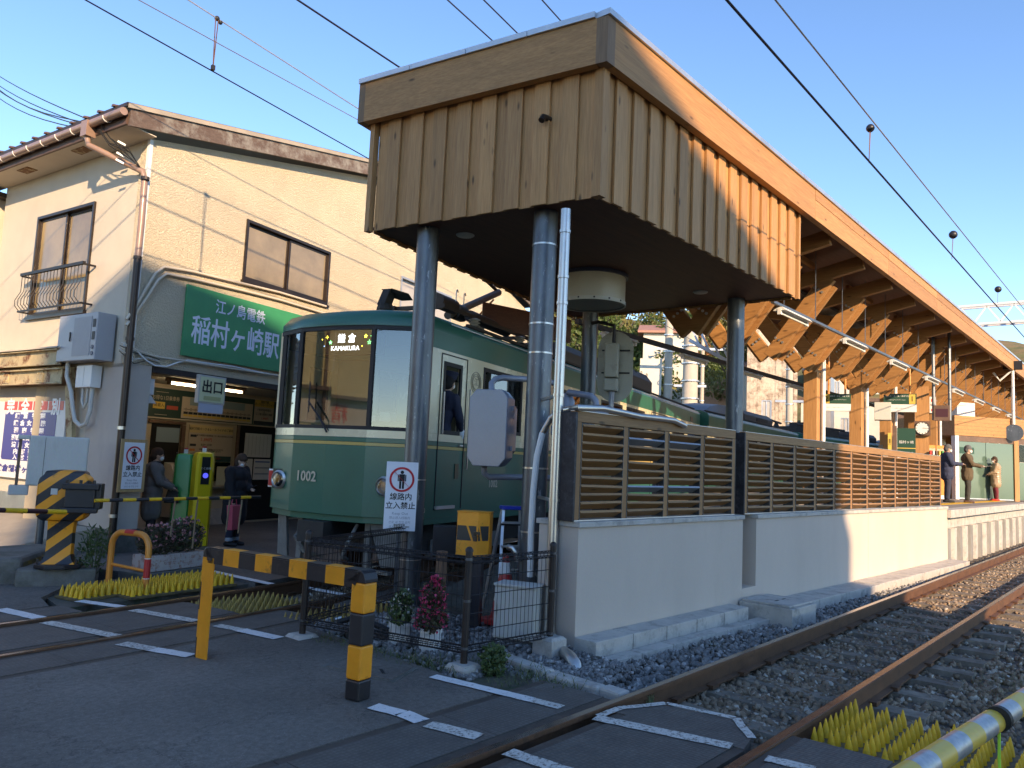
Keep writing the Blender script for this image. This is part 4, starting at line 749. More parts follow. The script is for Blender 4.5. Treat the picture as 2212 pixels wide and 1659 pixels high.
# lit tubes under the concourse ceiling
def lit(s0, s1, d, label):
    t = thing('strip_light', label, 'strip light', tuple(GT @ Vector(((s0 + s1) / 2, d, 0))), GA, 'lit tubes in the concourse'); L = (s1 - s0) / 2
    boxpart('housing', -L - .08, L + .08, -.05, .05, 2.86, 2.925, m_brown, t); part('tube', MB().tube([(-L, 0, 2.83), (L, 0, 2.83)], .021, 10), m_led, t, sm=40); boxpart('tube_holder', -L - .06, -L - .005, -.03, .03, 2.80, 2.86, m_brown, t); boxpart('tube_holder', L + .005, L + .06, -.03, .03, 2.80, 2.86, m_brown, t)
lit(1.72, 3.45, 1.1, 'lit strip light over the concourse, half hidden by the exit sign'); lit(.62, .92, .9, 'short lit tube end by the entrance pillar')
q = GT @ Vector((.5, .15, 2.5)); t = thing('wall_lantern', 'small pale bell cover and lamp at the entrance jamb', 'lantern', tuple(q), GA); boxpart('cover', -.05, .07, -.06, .04, 0, .26, m_wht, t); part('shade', MB().loft([[(-.05, -.08, -.14), (.12, -.08, -.14), (.12, .05, -.14), (-.05, .05, -.14)], [(-.03, -.05, -.01), (.03, -.05, -.01), (.03, .03, -.01), (-.03, .03, -.01)]]), m_grey, t)
# shop side under the street wall
sh = thing('shop_front', 'low shop front with a rusty cream steel canopy beam left of the station corner', 'shop front', (HC[0], HC[1], 0), SA)
boxpart('wall', 1.14, 7, -.16, -.04, .40, 2.89, m_stucco2, sh); boxpart('steel_skirting', 1.75, 7, -.04, -.03, .42, .72, m_steel, sh)
for z0, z1, y1 in ((2.93, 3.20, .30), (2.62, 2.88, .26)):
    part('canopy_beam', MB().box(1.55, 7, y1 - .02, y1, z0, z1).box(1.55, 7, y1 - .001 + .002, y1 + .07, z1 - .02, z1).box(1.55, 7, y1 + .001, y1 + .07, z0, z0 + .022), m_rust, sh)
boxpart('flashing', 1.5, 7, .02, .40, 3.21, 3.235, m_stucco2, sh); boxpart('canopy_deck', 1.55, 7, -.03, .23, 2.895, 2.92, m_rust, sh)
for x in (2.15, 3.4, 4.6): part('splice_plate', MB().box(x, x + .22, .262, .275, 2.66, 2.86), m_rust, sh); part('rusty_bolts', MB().box(x + .04, x + .08, .276, .285, 2.79, 2.82).box(x + .14, x + .18, .276, .285, 2.79, 2.82).box(x + .04, x + .08, .276, .285, 2.69, 2.72).box(x + .14, x + .18, .276, .285, 2.69, 2.72), m_rust, sh, kind='stuff')
a, b = wallpt(168, 800, HC, SA), wallpt(174, 1085, HC, SA)
part('rusty_post', MB().beam((1.62, .10, 2.9), (1.12, .06, .3), .07, .17), m_rust, sh)
mb = MB(); n = 46
mb.loft([[(1.7 + k * .055, .03 + .014 * math.sin(k * math.pi), z) for k in range(n)] for z in (2.36, 2.62)] , cap=False, close=False); v0 = [(1.7 + k * .0275, .03 + (.014 if k % 2 else -.01), z) for z in (2.36, 2.62) for k in range(92)]
part('corrugated_sheet', MB().add(v0, [(k, k + 1, 93 + k, 92 + k) for k in range(91)]), M('corrugated_cream', (.42, .36, .29), .5, var=.1), sh)
ad = thing('school_advert', 'white advertising board with a blue panel of white Japanese school names and a red heading', 'advert board', (HC[0], HC[1], 0), SA)
boxpart('board', 1.72, 4.6, .0, .04, .98, 2.36, m_wht, ad, bev=.006); m_blue = flat('advert_blue', (.030, .02, .22), .4); m_rd = flat('advert_red', (.62, .04, .03), .4); m_w = flat('advert_white', (.82, .82, .84), .4)
part('blue_panel', MB().prism([(x, z) for x, z in ((2.06, 1.30), (2.02, 1.34), (2.02, 2.12), (2.06, 2.16), (3.86, 2.16), (3.90, 2.12), (3.90, 1.34), (3.86, 1.30))], 0, .004, Matrix.Translation((0, .041, 0)) @ Matrix(((1, 0, 0, 0), (0, 0, 1, 0), (0, 1, 0, 0), (0, 0, 0, 1)))), m_blue, ad)
for k, ch in enumerate('完全個別'): x = 3.72 - k * .55; boxpart('red_tile', x - .25, x + .25, .041, .045, 2.20, 2.355, m_rd, ad); text(ch, .30, m_w, ad, Matrix.Translation((x, .0465, 2.24)) @ Matrix.Rotation(R(180), 4, 'Z') @ Matrix.Rotation(R(90), 4, 'X'), bold=.01)
def adt(s, x, z, sz, m, b=.004, sx=1.7, wide=1.25):
    n = len(s)
    for k, ch in enumerate(s): adt1(ch, x + wide / 2 - (k + .5) * wide / n, z, sz, m, b, sx)
def adt1(s, x, z, sz, m, b=.008, sx=1.): text(s, sz, m, ad, Matrix.Translation((x, .0465, z)) @ Matrix.Rotation(R(180), 4, 'Z') @ Matrix.Rotation(R(90), 4, 'X'), bold=b, sx=sx)
for k, s_ in enumerate(('鎌倉学園', '鎌倉女学院', '湘南学園', '湘南白百合学園', '清泉女学院')): adt(s_, 2.95, 2.09 - k * .13, .102, m_w)
adt('内部進学', 2.95, 1.45, .10, m_w, wide=1.1); adt('入試対策', 2.95, 1.35, .09, m_w, wide=1.1); adt('鎌倉稲村ヶ崎校', 3.2, 1.14, .13, m_blue, .006, 1.7, 1.7)
mb = MB()
# meter cabinet and breaker box at the corner
mc = thing('meter_cabinet', 'light grey electrical cabinet with a perforated door high on the corner of the house', 'cabinet', tuple(ST @ Vector((0, 0, 0))), SA)
boxpart('case', .42, 1.62, .04, .34, 2.98, 3.74, M('cabinet_lilac_grey', (.36, .36, .38), .4, var=.05, bump=.02), mc, bev=.01); boxpart('perforated_panel', .58, 1.12, .341, .346, 3.05, 3.68, M('perforated_grey', (.30, .30, .32), .5, var=.1), mc); part('round_port', MB().lathe([(.035, 0), (.035, .01)], 12, Matrix.Translation((.50, .342, 3.18)) @ Matrix.Rotation(R(-90), 4, 'X')).lathe([(.035, 0), (.035, .01)], 12, Matrix.Translation((.50, .342, 3.08)) @ Matrix.Rotation(R(-90), 4, 'X')), flat('navy_cap', (.03, .03, .08), .4), mc); boxpart('handle', 1.2, 1.22, .345, .36, 3.3, 3.45, m_dark, mc)
for z in (3.5, 3.3): boxpart('grille', .46, .54, .342, .347, z, z + .13, m_dark, mc)
bk = thing('breaker_box', 'small white hinged breaker box with hanging conduits under the meter cabinet', 'breaker box', tuple(ST @ Vector((0, 0, 0))), SA)
boxpart('case', .72, 1.20, .03, .20, 2.56, 2.92, m_wht, bk, bev=.01); boxpart('door_seam', .95, .957, .201, .203, 2.58, 2.90, m_grey, bk)
def sv(pts, r, m, p, nm='conduit'): return part(nm, MB().tube(pts, r, 10), m, p, sm=50)
sv([(1.45, .22, 2.98), (1.45, .22, 2.75), (1.30, .2, 2.5), (1.22, .18, 2.2), (1.16, .16, 2.02), (1.0, .14, 1.93), (.86, .13, 1.98), (.80, .12, 2.2), (.80, .12, 2.56)], .034, m_grey, bk); sv([(1.08, .12, 2.56), (1.08, .12, 2.34), (1.0, .12, 2.24), (.93, .12, 2.34), (.93, .12, 2.56)], .022, m_grey, bk)
# apron up to the shop
struct('shop_apron', MB().loft([[(3.4, 12.9, 0.0), (3.4, 19, 0.0), (3.4, 19, -.1), (3.4, 12.9, -.1)], [(5.2, 12.9, .36), (4.9, 19, .40), (4.9, 19, -.1), (5.2, 12.9, -.1)]]), M('warm_paving', (.36, .31, .25), .85, var=.12, vs=3, bump=.2, bs=90))
nb = thing('neighbour_house', 'plain cream neighbouring building at the left edge behind the shop', 'building'); part('wall', MB().prism([(4.35, 17.55), (9, 18.6), (8.5, 24), (3.6, 23.4)], 0, 6.4), m_stucco2, nb); part('roof', MB().prism([(4.2, 17.3), (9.2, 18.4), (8.7, 24.3), (3.4, 23.7)], 6.41, 6.5), m_roof, nb)
# service wires to the eaves
sw = thing('service_wires', 'bundle of thin black service cables running from the sky to the eaves corner', 'cables')
for k, (y0, y1, z) in enumerate(((155, 238, 9.5), (172, 243, 9.3), (180, 250, 9.2), (193, 256, 9.0), (168, 262, 9.4))):
    a = at(-60, y0 - 30, 26); b = Vector(hp(-.6, .5, 6.62)) + Vector((0, 0, random.uniform(-.08, .12))); part('cable', MB().tube([a.lerp(b, t) - Vector((0, 0, math.sin(math.pi * t) * (.12 + .06 * k))) for t in [i / 10 for i in range(11)]], .011, 5), m_black, sw)
    part('cable_tail', MB().tube([b, b + Vector((.12, -.1, -.2)), b + Vector((.3 + random.uniform(-.1, .1), -.4, -.35 + random.uniform(-.1, .1))), Vector(hp(-.1, .05, 6.1))], .008, 5), m_black, sw)
    if k < 3: part('white_connector', MB().beam(b + Vector((.2, -.2, -.25 - k * .1)), b + Vector((.3, -.26, -.3 - k * .1)), .03, .03), m_wht, sw)
# ================================================================ train
OUT = [(.50, 0), (.14, .0), (.02, .03), (-.05, .12), (-.28, .62), (-.33, 1.2), (-.28, 1.78), (-.05, 2.28), (.02, 2.37), (.14, 2.4), (.50, 2.4)]
def sc_(pts, k, cx=1.2, cy=1.2): return [(cx + (x - cx) * k, cy + (y - cy) * k) for x, y in pts]
tr = thing('train', 'green and cream commuter train standing at the platform, driver leaning from the cab window', 'train', (6.56, 7.10, 0), 15.05)
def ring(mb, x0, x1, z0, z1, w, y0, y1): return mb.box(x0, x1, y0, y1, z1 - w, z1).box(x0, x1, y0, y1, z0, z0 + w).box(x0, x0 + w, y0, y1, z0 + w, z1 - w).box(x1 - w, x1, y0, y1, z0 + w, z1 - w)
def car_side(P, T, L, ops, doors, y, out, cab, k0=0.5):
    ya, yb = (y, y + .05) if out < 0 else (y - .05, y)
    part('side_panel', wall_panels(MB(), k0, L, 2.0, 3.10, ya, yb, ops), m_cream, P, T)
    for (x0, x1, z0, z1) in ops:
        yo = y + out * .006; part('window_rubber', ring(MB(), x0 - .03, x1 + .03, z0 - .03, z1 + .03, .055, min(yo, y - out * .02), max(yo, y - out * .02)), m_black, P, T)
        if (x0, x1, z0, z1) != cab: part('window_pane', MB().box(x0 + .026, x1 - .026, y - out * .018 - .002, y - out * .018 + .002, z0 + .026, z1 - .026), m_tglass, P, T)
    for (x0, x1) in doors:
        yo = y + out * .008; part('door_seam', MB().box(x0, x0 + .018, min(y, yo), max(y, yo), 1.02, 3.08).box(x1 - .018, x1, min(y, yo), max(y, yo), 1.02, 3.08).box(x0 + .019, x1 - .019, min(y, yo), max(y, yo), 3.06, 3.08).box((x0 + x1) / 2 - .006, (x0 + x1) / 2 + .006, min(y, yo), max(y, yo), 1.02, 3.055), m_dark, P, T)
def car(P, T, L, front, ops, doors, cab=None):
    if front: plan = [(L, 0)] + [] + OUT[0:1] + OUT[1:-1] + [OUT[-1]] + [(L, 2.4)]
    else: plan = [(L, 0), (0, 0), (0, 2.4), (L, 2.4)]
    plan = plan[::-1]
    b = MB().prism(plan, .92, 1.798).prism(plan, 1.842, 1.90)
    skirt = sc_(plan, .995, L / 2, 1.2); b.prism(skirt, .84, .919)
    part('lower_body', b, m_green, P, T, bev=.004 if front else 0); part('gold_band', MB().prism(plan, 1.80, 1.84), m_gold, P, T); part('lower_cream', MB().prism(plan, 1.902, 1.998), m_cream, P, T)
    x0 = .5 if front else 0
    car_side(P, T, L, ops, doors, 0, -1, cab, x0); car_side(P, T, L, [o for o in ops if o != cab] + ([(.62, 1.1, 2.05, 2.93)] if front else []), doors, 2.4, 1, None, x0)
    part('end_wall', MB().box(L - .05, L, .051, 2.349, 2.0, 3.3), m_cream, P, T)
    part('saloon_ceiling', MB().box(1.3 if front else .05, L - .06, .06, 2.34, 3.12, 3.14), m_wht, P, T); part('saloon_floor', MB().box(1.3 if front else .05, L - .06, .06, 2.34, 1.9985, 2.01), m_under, P, T)
    # roof
    prof = [(0, 3.102), (0, 3.42), (.06, 3.52), (.30, 3.60), (.96, 3.655), (1.44, 3.655), (2.10, 3.60), (2.34, 3.52), (2.4, 3.42), (2.4, 3.102)]
    xr = 1.2 if front else 0
    rf = MB().loft([[(x, y, z) for y, z in prof] for x in (xr, L)]); n = len(prof)
    for k in range(len(rf.f)): rf.m[k] = 0 if k in (0, 8) or k > 9 else (0 if k in (1, 7) else 1)
    part('roof', rf, [m_green, m_greend], P, T, sm=30)
    for y in (-.008, 2.4): part('gutter_strip', MB().box(xr - .6 if front else 0, L, y, y + .008, 3.46, 3.475), m_alu, P, T)
    for y in (.18, 2.1): part('roof_rail', MB().box(xr + .2, L, y, y + .05, 3.585, 3.625), m_under, P, T)
    # underframe
    part('underframe', MB().box(.6, L - .2, .35, 2.05, .42, .839), m_under, P, T)
    for bx in (2.0, L - 2.0):
        bg_ = part('bogie', MB().box(bx - 1.1, bx + 1.1, .32, .40, .36, .58).box(bx - 1.1, bx + 1.1, 2.0, 2.08, .36, .58).box(bx - .2, bx + .2, .36, 2.04, .30, .55), m_ugrey, P, T)
        for wx in (-.8, .8): part('wheel', MB().tube([(bx + wx, .62, .36), (bx + wx, .72, .36)], .36, 20).tube([(bx + wx, 1.68, .36), (bx + wx, 1.78, .36)], .36, 20).tube([(bx + wx, .72, .36), (bx + wx, 1.68, .36)], .07, 8), m_rail, bg_, sm=40)
    for ex in (4.2, 6.4, 8.2):
        if ex < L - 3.4: part('equipment_box', MB().box(ex, ex + 1.4, .12, .8, .35, .80), m_under, P, T)
I4 = Matrix.Identity(4)
cab = (.50, .94, 2.03, 2.93)
ops1 = [cab, (1.62, 2.92, 2.12, 2.99), (4.75, 6.3, 2.12, 2.99), (6.85, 8.25, 2.12, 3.0), (8.6, 10.05, 2.12, 3.0), (10.82, 11.4, 2.05, 2.97), (11.6, 12.2, 2.05, 2.97), (12.9, 14.3, 2.12, 3.0), (14.8, 16.1, 2.12, 3.0)]
c1 = part('car', MB().box(.3, .31, 1.1, 1.2, .9, .91), m_under, tr)
car(c1, I4, 16.5, True, ops1, [(3.2, 4.5), (10.7, 12.3)], cab); part('cab_door_seam', MB().box(.40, .415, -.008, 0, 1.02, 3.06).box(1.09, 1.105, -.008, 0, 1.02, 3.06).box(.416, 1.089, -.008, 0, 3.045, 3.06), m_dark, c1)
# front end
hd = [[(x, y, z) for x, y in (sc_(OUT[1:-1], k) + [(1.2, 1.2 + 1.2 * k), (1.2, 1.2 - 1.2 * k)])] for k, z in ((1, 3.33), (1, 3.42), (.95, 3.52), (.75, 3.60), (.2, 3.655))]
part('front_dome', MB().loft(hd), m_green, c1, sm=45); part('side_header', MB().box(.141, 1.199, 0, .05, 3.102, 3.329).box(.141, 1.199, 2.35, 2.4, 3.102, 3.329), m_green, c1)
[boxpart('cab_pillar', .16, .499, a_, a_ + .05, 2.0, 3.10, m_cream, c1) for a_ in (0, 2.35)]
gl = [(.15, .015), (.03, .05), (-.02, .14), (-.245, .62), (-.295, 1.2), (-.245, 1.78), (-.02, 2.26), (.03, 2.35), (.15, 2.385)]
mb = MB(); segs = ((2, 3), (3, 4), (4, 5), (5, 6))
mb.add([(x, y, z) for z in (2.03, 3.30) for x, y in gl[2:7]], [(i, i + 1, 6 + i, 5 + i) for i in range(4)]); part('windscreen', mb, m_tglass, c1)
def fr_(z0, z1, k, m, nm): a = [(x, y) for x, y in gl]; b = [(x - .02 * k, 1.2 + (y - 1.2) * (1 + .014 * k)) for x, y in gl]; return part(nm, MB().loft([[(p[0], p[1], z0), (q[0], q[1], z0), (q[0], q[1], z1), (p[0], p[1], z1)] for p, q in zip(a, b)]), m, c1)
fr_(1.999, 2.045, 1, m_black, 'windscreen_frame'); fr_(3.275, 3.328, 1, m_black, 'windscreen_frame')
for i, w in ((2, .035), (3, .028), (5, .028), (6, .035)): x, y = gl[i]; part('windscreen_post', MB().box(x - .025, x + .02, y - w, y + w, 2.046, 3.274), m_black, c1)
part('corner_post', MB().box(.03, .155, .004, .045, 2.0, 3.328).box(.03, .155, 2.355, 2.396, 2.0, 3.328), m_cream, c1)
ci = M('cab_interior', (.20, .22, .17), .6, var=.1); part('cab_back_wall', MB().box(1.25, 1.29, .06, .8, 2.0, 3.3).box(1.25, 1.29, 1.6, 2.34, 2.0, 3.3).box(1.25, 1.29, .8, 1.6, 2.95, 3.3), ci, c1); part('driver_desk', MB().box(0, .42, .2, 2.1, 2.0, 2.12), ci, c1); part('desk_box', MB().box(-.05, .1, .45, .6, 2.12, 2.24).box(-.05, .06, .66, .8, 2.12, 2.19), m_grey, c1)
part('cab_ceiling', MB().box(.16, 1.24, .06, 2.34, 3.30, 3.326), ci, c1)
de = part('destination_display', MB().box(-.18, .0, .62, 1.58, 2.98, 3.27), m_void, c1); em = lambda n, c: flat(n, c, .5, 3.0)
led_w, led_y, led_g, led_b = em('led_white', (.75, .8, 1)), em('led_yellow', (1, .85, .1)), em('led_green', (.1, .9, .3)), em('led_blue', (.2, .4, 1))
text('鎌 倉', .13, led_w, c1, face(-.182, 1.10, 3.175, -90), depth=0); text('KAMAKURA', .085, led_w, c1, face(-.182, 1.12, 3.05, -90), depth=0)
for y, z, m, s_ in ((1.42, 3.2, led_y, '＋'), (1.36, 3.13, led_g, '★'), (1.50, 3.17, led_y, '・'), (.80, 3.20, led_y, '★'), (.74, 3.12, led_g, '☆'), (.70, 3.2, led_g, '＋'), (1.46, 3.08, led_b, '・'), (.85, 3.07, led_y, '・')): text(s_, .07, m, c1, face(-.182, y, z, -90), depth=0)
text('1002', .18, M('number_silver', (.50, .50, .42), .35, .3, var=.05), c1, face(-.318, 1.50, 1.375, -95), bold=.004)
text('1002', .15, MATS['number_silver'], c1, face(2.05, -.003, 1.34), bold=.002); text('00', .10, MATS['number_silver'], c1, face(.14, -.004, 1.02))
for y in (.36, 2.04):
    x = -.145 if y else 0; h = part('headlamp', MB().lathe([(.115, 0), (.125, .03), (.10, .05), (.085, .02), (.03, -.02)], 24, Matrix.Translation((-.19, y, 1.31)) @ Matrix.Rotation(R(-90), 4, 'Y')), m_steel, c1, sm=50)
    part('lens', MB().lathe([(.095, .035), (.06, .048), (.01, .052)], 24, Matrix.Translation((-.19, y, 1.31)) @ Matrix.Rotation(R(-90), 4, 'Y')), glass('lamp_lens', boost=.5, rough=.02), h, sm=60)
    s = 1 if y > 1 else -1; a = R(-s * 25)
    part('lamp_recess', MB().box(-.19, -.14, y - .16, y + .22 if s > 0 else y + .16, 1.17, 1.46) if 0 else MB().box(-.165, -.10, y - .15 - (.0), y + .15, 1.19, 1.45), m_greend, c1)
    part('tail_lamp', MB().box(-.165, -.03, y + s * .185 - .035, y + s * .185 + .035, 1.22, 1.42), m_red, c1); part('tail_lamp_rim', MB().box(-.15, -.03, y + s * .185 - .05, y + s * .185 + .05, 1.20, 1.44), m_wht, c1)
wp = part('wiper', MB().tube([(-.36, 1.18, 1.95), (-.355, 1.30, 2.12), (-.345, 1.52, 2.34)], .012, 6).tube([(-.33, 1.52, 2.20), (-.325, 1.53, 2.60)], .009, 5).tube([(-.36, 1.15, 1.97), (-.345, 1.48, 2.30)], .006, 5), m_dark, c1)
part('cab_handrail', MB().tube([(.44, -.045, 2.0), (.44, -.045, 2.55)], .012, 7), m_steel, c1); part('cab_handrail', MB().tube([(1.14, -.045, 1.55), (1.14, -.045, 2.65)], .012, 7), m_steel, c1); part('cab_step', MB().box(.40, .88, -.04, -.002, 1.03, 1.07), m_alu, c1); part('door_grip', MB().box(.88, .98, -.012, -.002, 1.42, 1.62), m_greend, c1); part('door_lever', MB().box(.95, 1.04, -.03, -.002, 1.86, 1.875), m_alu, c1)
e_ = Matrix.Translation((1.37, -.001, 2.77)) @ Matrix.Rotation(R(90), 4, 'X')
for r0, r1 in ((.155, .145), (.125, .115), (.10, .09)): part('emblem_ring', MB().lathe([(r0, 0), (r0, .006), (r1, .006), (r1, 0)], 28, e_, cap=False), M('emblem_bronze', (.30, .28, .22), .35, .5), c1)
text('江', .12, MATS['emblem_bronze'], c1, face(1.37, -.008, 2.77))
for o in (0, .012): part('roof_aerial', MB().lathe([(.14, 3.62), (.11, 3.68), (.12, 3.70), (.10, 3.78)], 12, Matrix.Translation((.55, 1.05, 0))) if not o else MB().loft([[(.45, 1.0, 3.76), (.62, 1.0, 3.76), (.62, 1.12, 3.76), (.45, 1.12, 3.76)], [(.55, .98, 4.0), (.70, .98, 3.96), (.70, 1.1, 3.96), (.55, 1.1, 4.0)]]).loft([[(.55, .95, 4.0), (.72, .95, 3.93), (.72, 1.13, 3.93), (.55, 1.13, 4.0)], [(.62, .72, 3.93), (.74, .72, 3.86), (.74, .9, 3.86), (.62, .9, 3.93)]]), m_under, c1)
# coupler, snow plough and pipes
part('apron_plate', MB().loft([[(-.05, 1.95, .30), (.1, 2.25, .30), (.15, 2.25, .30), (0, 1.95, .30)], [(-.12, 1.95, .84), (.12, 2.3, .84), (.17, 2.3, .84), (-.07, 1.95, .84)]]).loft([[(-.05, .45, .30), (.1, .15, .30), (.15, .15, .30), (0, .45, .30)], [(-.12, .60, .84), (.12, .1, .84), (.17, .1, .84), (-.07, .60, .84)]]), m_ugrey, c1)
part('coupler', MB().box(-.42, .5, 1.08, 1.32, .62, .82).box(-.52, -.36, 1.0, 1.40, .58, .84), m_under, c1); part('brake_pipes', MB().tube([(-.1, .8, .8), (-.3, .78, .6), (-.25, .9, .4), (0, 1.0, .35)], .025, 7).tube([(-.1, 1.6, .8), (-.3, 1.62, .6), (-.25, 1.5, .42), (0, 1.4, .35)], .025, 7), m_ugrey, c1)
part('lifeguard', MB().box(-.1, .0, .3, 2.1, .22, .26).box(-.08, -.02, .62, .70, .26, .84).box(-.08, -.02, 1.70, 1.78, .26, .84), m_ugrey, c1)
# roof gear on the first car
pg = part('pantograph', MB().beam((1.6, .75, 3.97), (4.9, .75, 3.97), .05, .06).beam((1.6, 1.65, 3.97), (4.9, 1.65, 3.97), .05, .06).beam((1.7, .75, 3.97), (1.7, 1.65, 3.97), .06, .06).beam((4.6, .75, 3.97), (4.6, 1.65, 3.97), .06, .06), M('pantograph_dark', (.055, .045, .038), .55, .3, var=.3), c1)
mp_ = MATS['pantograph_dark']
for x in (2.55, 4.3):
    for y in (.72, 1.68): part('insulator', MB().lathe([(.05, 3.80), (.10, 3.82), (.05, 3.84), (.10, 3.87), (.05, 3.89), (.10, 3.92), (.05, 3.94)], 12, Matrix.Translation((x, y, 0))), m_grey, pg, sm=40); part('insulator_block', MB().box(x - .13, x + .13, y - .12, y + .12, 3.56, 3.80), m_ugrey if x < 3 else m_under, pg)
part('spring_tube', MB().tube([(1.75, .95, 4.08), (2.25, .95, 4.08)], .12, 12).tube([(2.8, .95, 4.04), (4.2, .95, 4.02)], .10, 12).tube([(2.7, 1.2, 4.12), (3.0, 1.2, 4.12)], .14, 10), mp_, pg, sm=50)
part('lower_arm', MB().tube([(2.5, 1.2, 4.0), (4.3, 1.2, 4.78)], .065, 12), M('arm_grey', (.20, .18, .16), .5, .3), pg, sm=50); part('control_rod', MB().tube([(3.3, 1.2, 4.0), (4.2, 1.25, 4.62)], .018, 8), m_yel, pg); part('upper_arm', MB().tube([(4.3, 1.2, 4.78), (2.6, 1.2, 5.12)], .03, 8).tube([(2.6, .75, 5.15), (2.6, 1.65, 5.15)], .03, 8), mp_, pg)
for x in (2.15, 2.4): part('hook', MB().tube([(x, .85, 4.15), (x, .85, 4.32), (x + .03, .85, 4.34), (x + .06, .85, 4.30)], .010, 5), m_steel, pg)
def rbox(P, x0, x1, y0, y1, h, nm, m, T=I4, taper=.15): return part(nm, MB().loft([[(x0, y0, 3.60), (x1, y0, 3.60), (x1, y1, 3.60), (x0, y1, 3.60)], [(x0, y0, 3.6 + h * .6), (x1, y0, 3.6 + h * .6), (x1, y1, 3.6 + h * .6), (x0, y1, 3.6 + h * .6)], [(x0 + .05, y0 + taper, 3.6 + h), (x1 - .05, y0 + taper, 3.6 + h), (x1 - .05, y1 - taper, 3.6 + h), (x0 + .05, y1 - taper, 3.6 + h)]]), m, P, T, bev=.01)
m_ac = M('roof_unit_dark', (.055, .05, .05), .6, var=.2)
rbox(c1, 5.4, 7.3, .3, 2.1, .42, 'air_conditioner', m_ac); rbox(c1, 8.1, 11.6, .25, 2.15, .50, 'air_conditioner', m_ac); rbox(c1, 13.2, 13.6, 1.0, 1.3, .22, 'roof_box', m_ac); part('cable_cover', MB().tube([(14.2, .8, 3.62), (14.5, .7, 3.74), (14.9, .7, 3.66)], .03, 7), m_under, c1)
for k in range(7): part('lifting_eye', MB().tube([(8.4 + k * .5, .36, 4.02), (8.4 + k * .5, .36, 4.13), (8.5 + k * .5, .36, 4.13), (8.5 + k * .5, .36, 4.02)], .008, 4), m_under, c1)
part('side_sign', MB().box(15.1, 15.45, -.01, -.002, 3.13, 3.27), m_brown, c1)
# second to fourth cars
def other(x, y, ang, L, ops, doors, gear):
    T = tr.matrix_basis.inverted() if 0 else (Matrix.Rotation(-R(15.05), 4, 'Z') @ Matrix.Translation((x - 6.56, y - 7.10, 0)) @ Matrix.Rotation(R(ang), 4, 'Z'))
    c = part('car', MB().box(.3, .31, 1.1, 1.2, .9, .91), m_under, tr, T); car(c, I4, L, False, ops, doors)
    if gear: gear(c)
    return c
wins = lambda L: [(a, a + 1.3, 2.12, 3.0) for a in np.arange(.8, L - 1.6, 1.75)]
def g2(c):
    part('air_conditioner', MB().loft([[(x, .25 + .02 * i, 3.62), (x, .35, 3.6 + h), (x, 1.2, 3.66 + h), (x, 2.05, 3.6 + h), (x, 2.15, 3.62)] for i, (x, h) in enumerate(((.6, .04), (1.1, .22), (2.0, .36), (3.2, .40), (4.2, .26), (4.5, .06)))]), M('hood_grey', (.10, .095, .11), .45, var=.1), c, sm=40)
    a = rbox(c, 5.0, 9.0, .3, 2.1, .42, 'air_conditioner', m_ac); part('louvre_grille', MB().box(6.6, 8.2, .285, .30, 3.70, 3.84), m_black, a)
    part('roof_gear', MB().box(9.6, 10.1, .6, .9, 3.6, 3.85).tube([(9.3, .7, 4.0), (12, .7, 3.95)], .05, 8).lathe([(.1, 3.6), (.16, 3.72), (.1, 3.84), (.06, 3.95)], 12, Matrix.Translation((11.2, .7, 0))).tube([(9.3, .7, 4.0), (9.4, .9, 4.12), (10.4, .9, 4.14), (11, .8, 3.9)], .02, 6), m_under, c)
def g3(c):
    part('roof_gear', MB().box(1.5, 5.5, .5, 1.9, 3.6, 3.98).tube([(.5, .6, 4.0), (6.5, .6, 4.05)], .06, 8).box(2, 3.4, .7, 1.6, 3.98, 4.2), m_under, c); rbox(c, 6.5, 10.5, .3, 2.1, .42, 'air_conditioner', m_ac)
other(22.95, 11.30, 7.5, 12.4, wins(12.4), [(2.2, 3.5), (8.6, 9.9)], g2); other(35.65, 12.80, -3, 12.4, wins(12.4), [(2.2, 3.5), (8.6, 9.9)], g3); other(48.3, 11.95, -9, 12.4, wins(12.4), [(2.2, 3.5)], g2)
part('gangway_bellows', MB().box(16.5, 16.72, .5, 1.9, .95, 3.5).box(16.505, 16.6, .05, 2.35, 1.0, 3.52), m_green, c1)

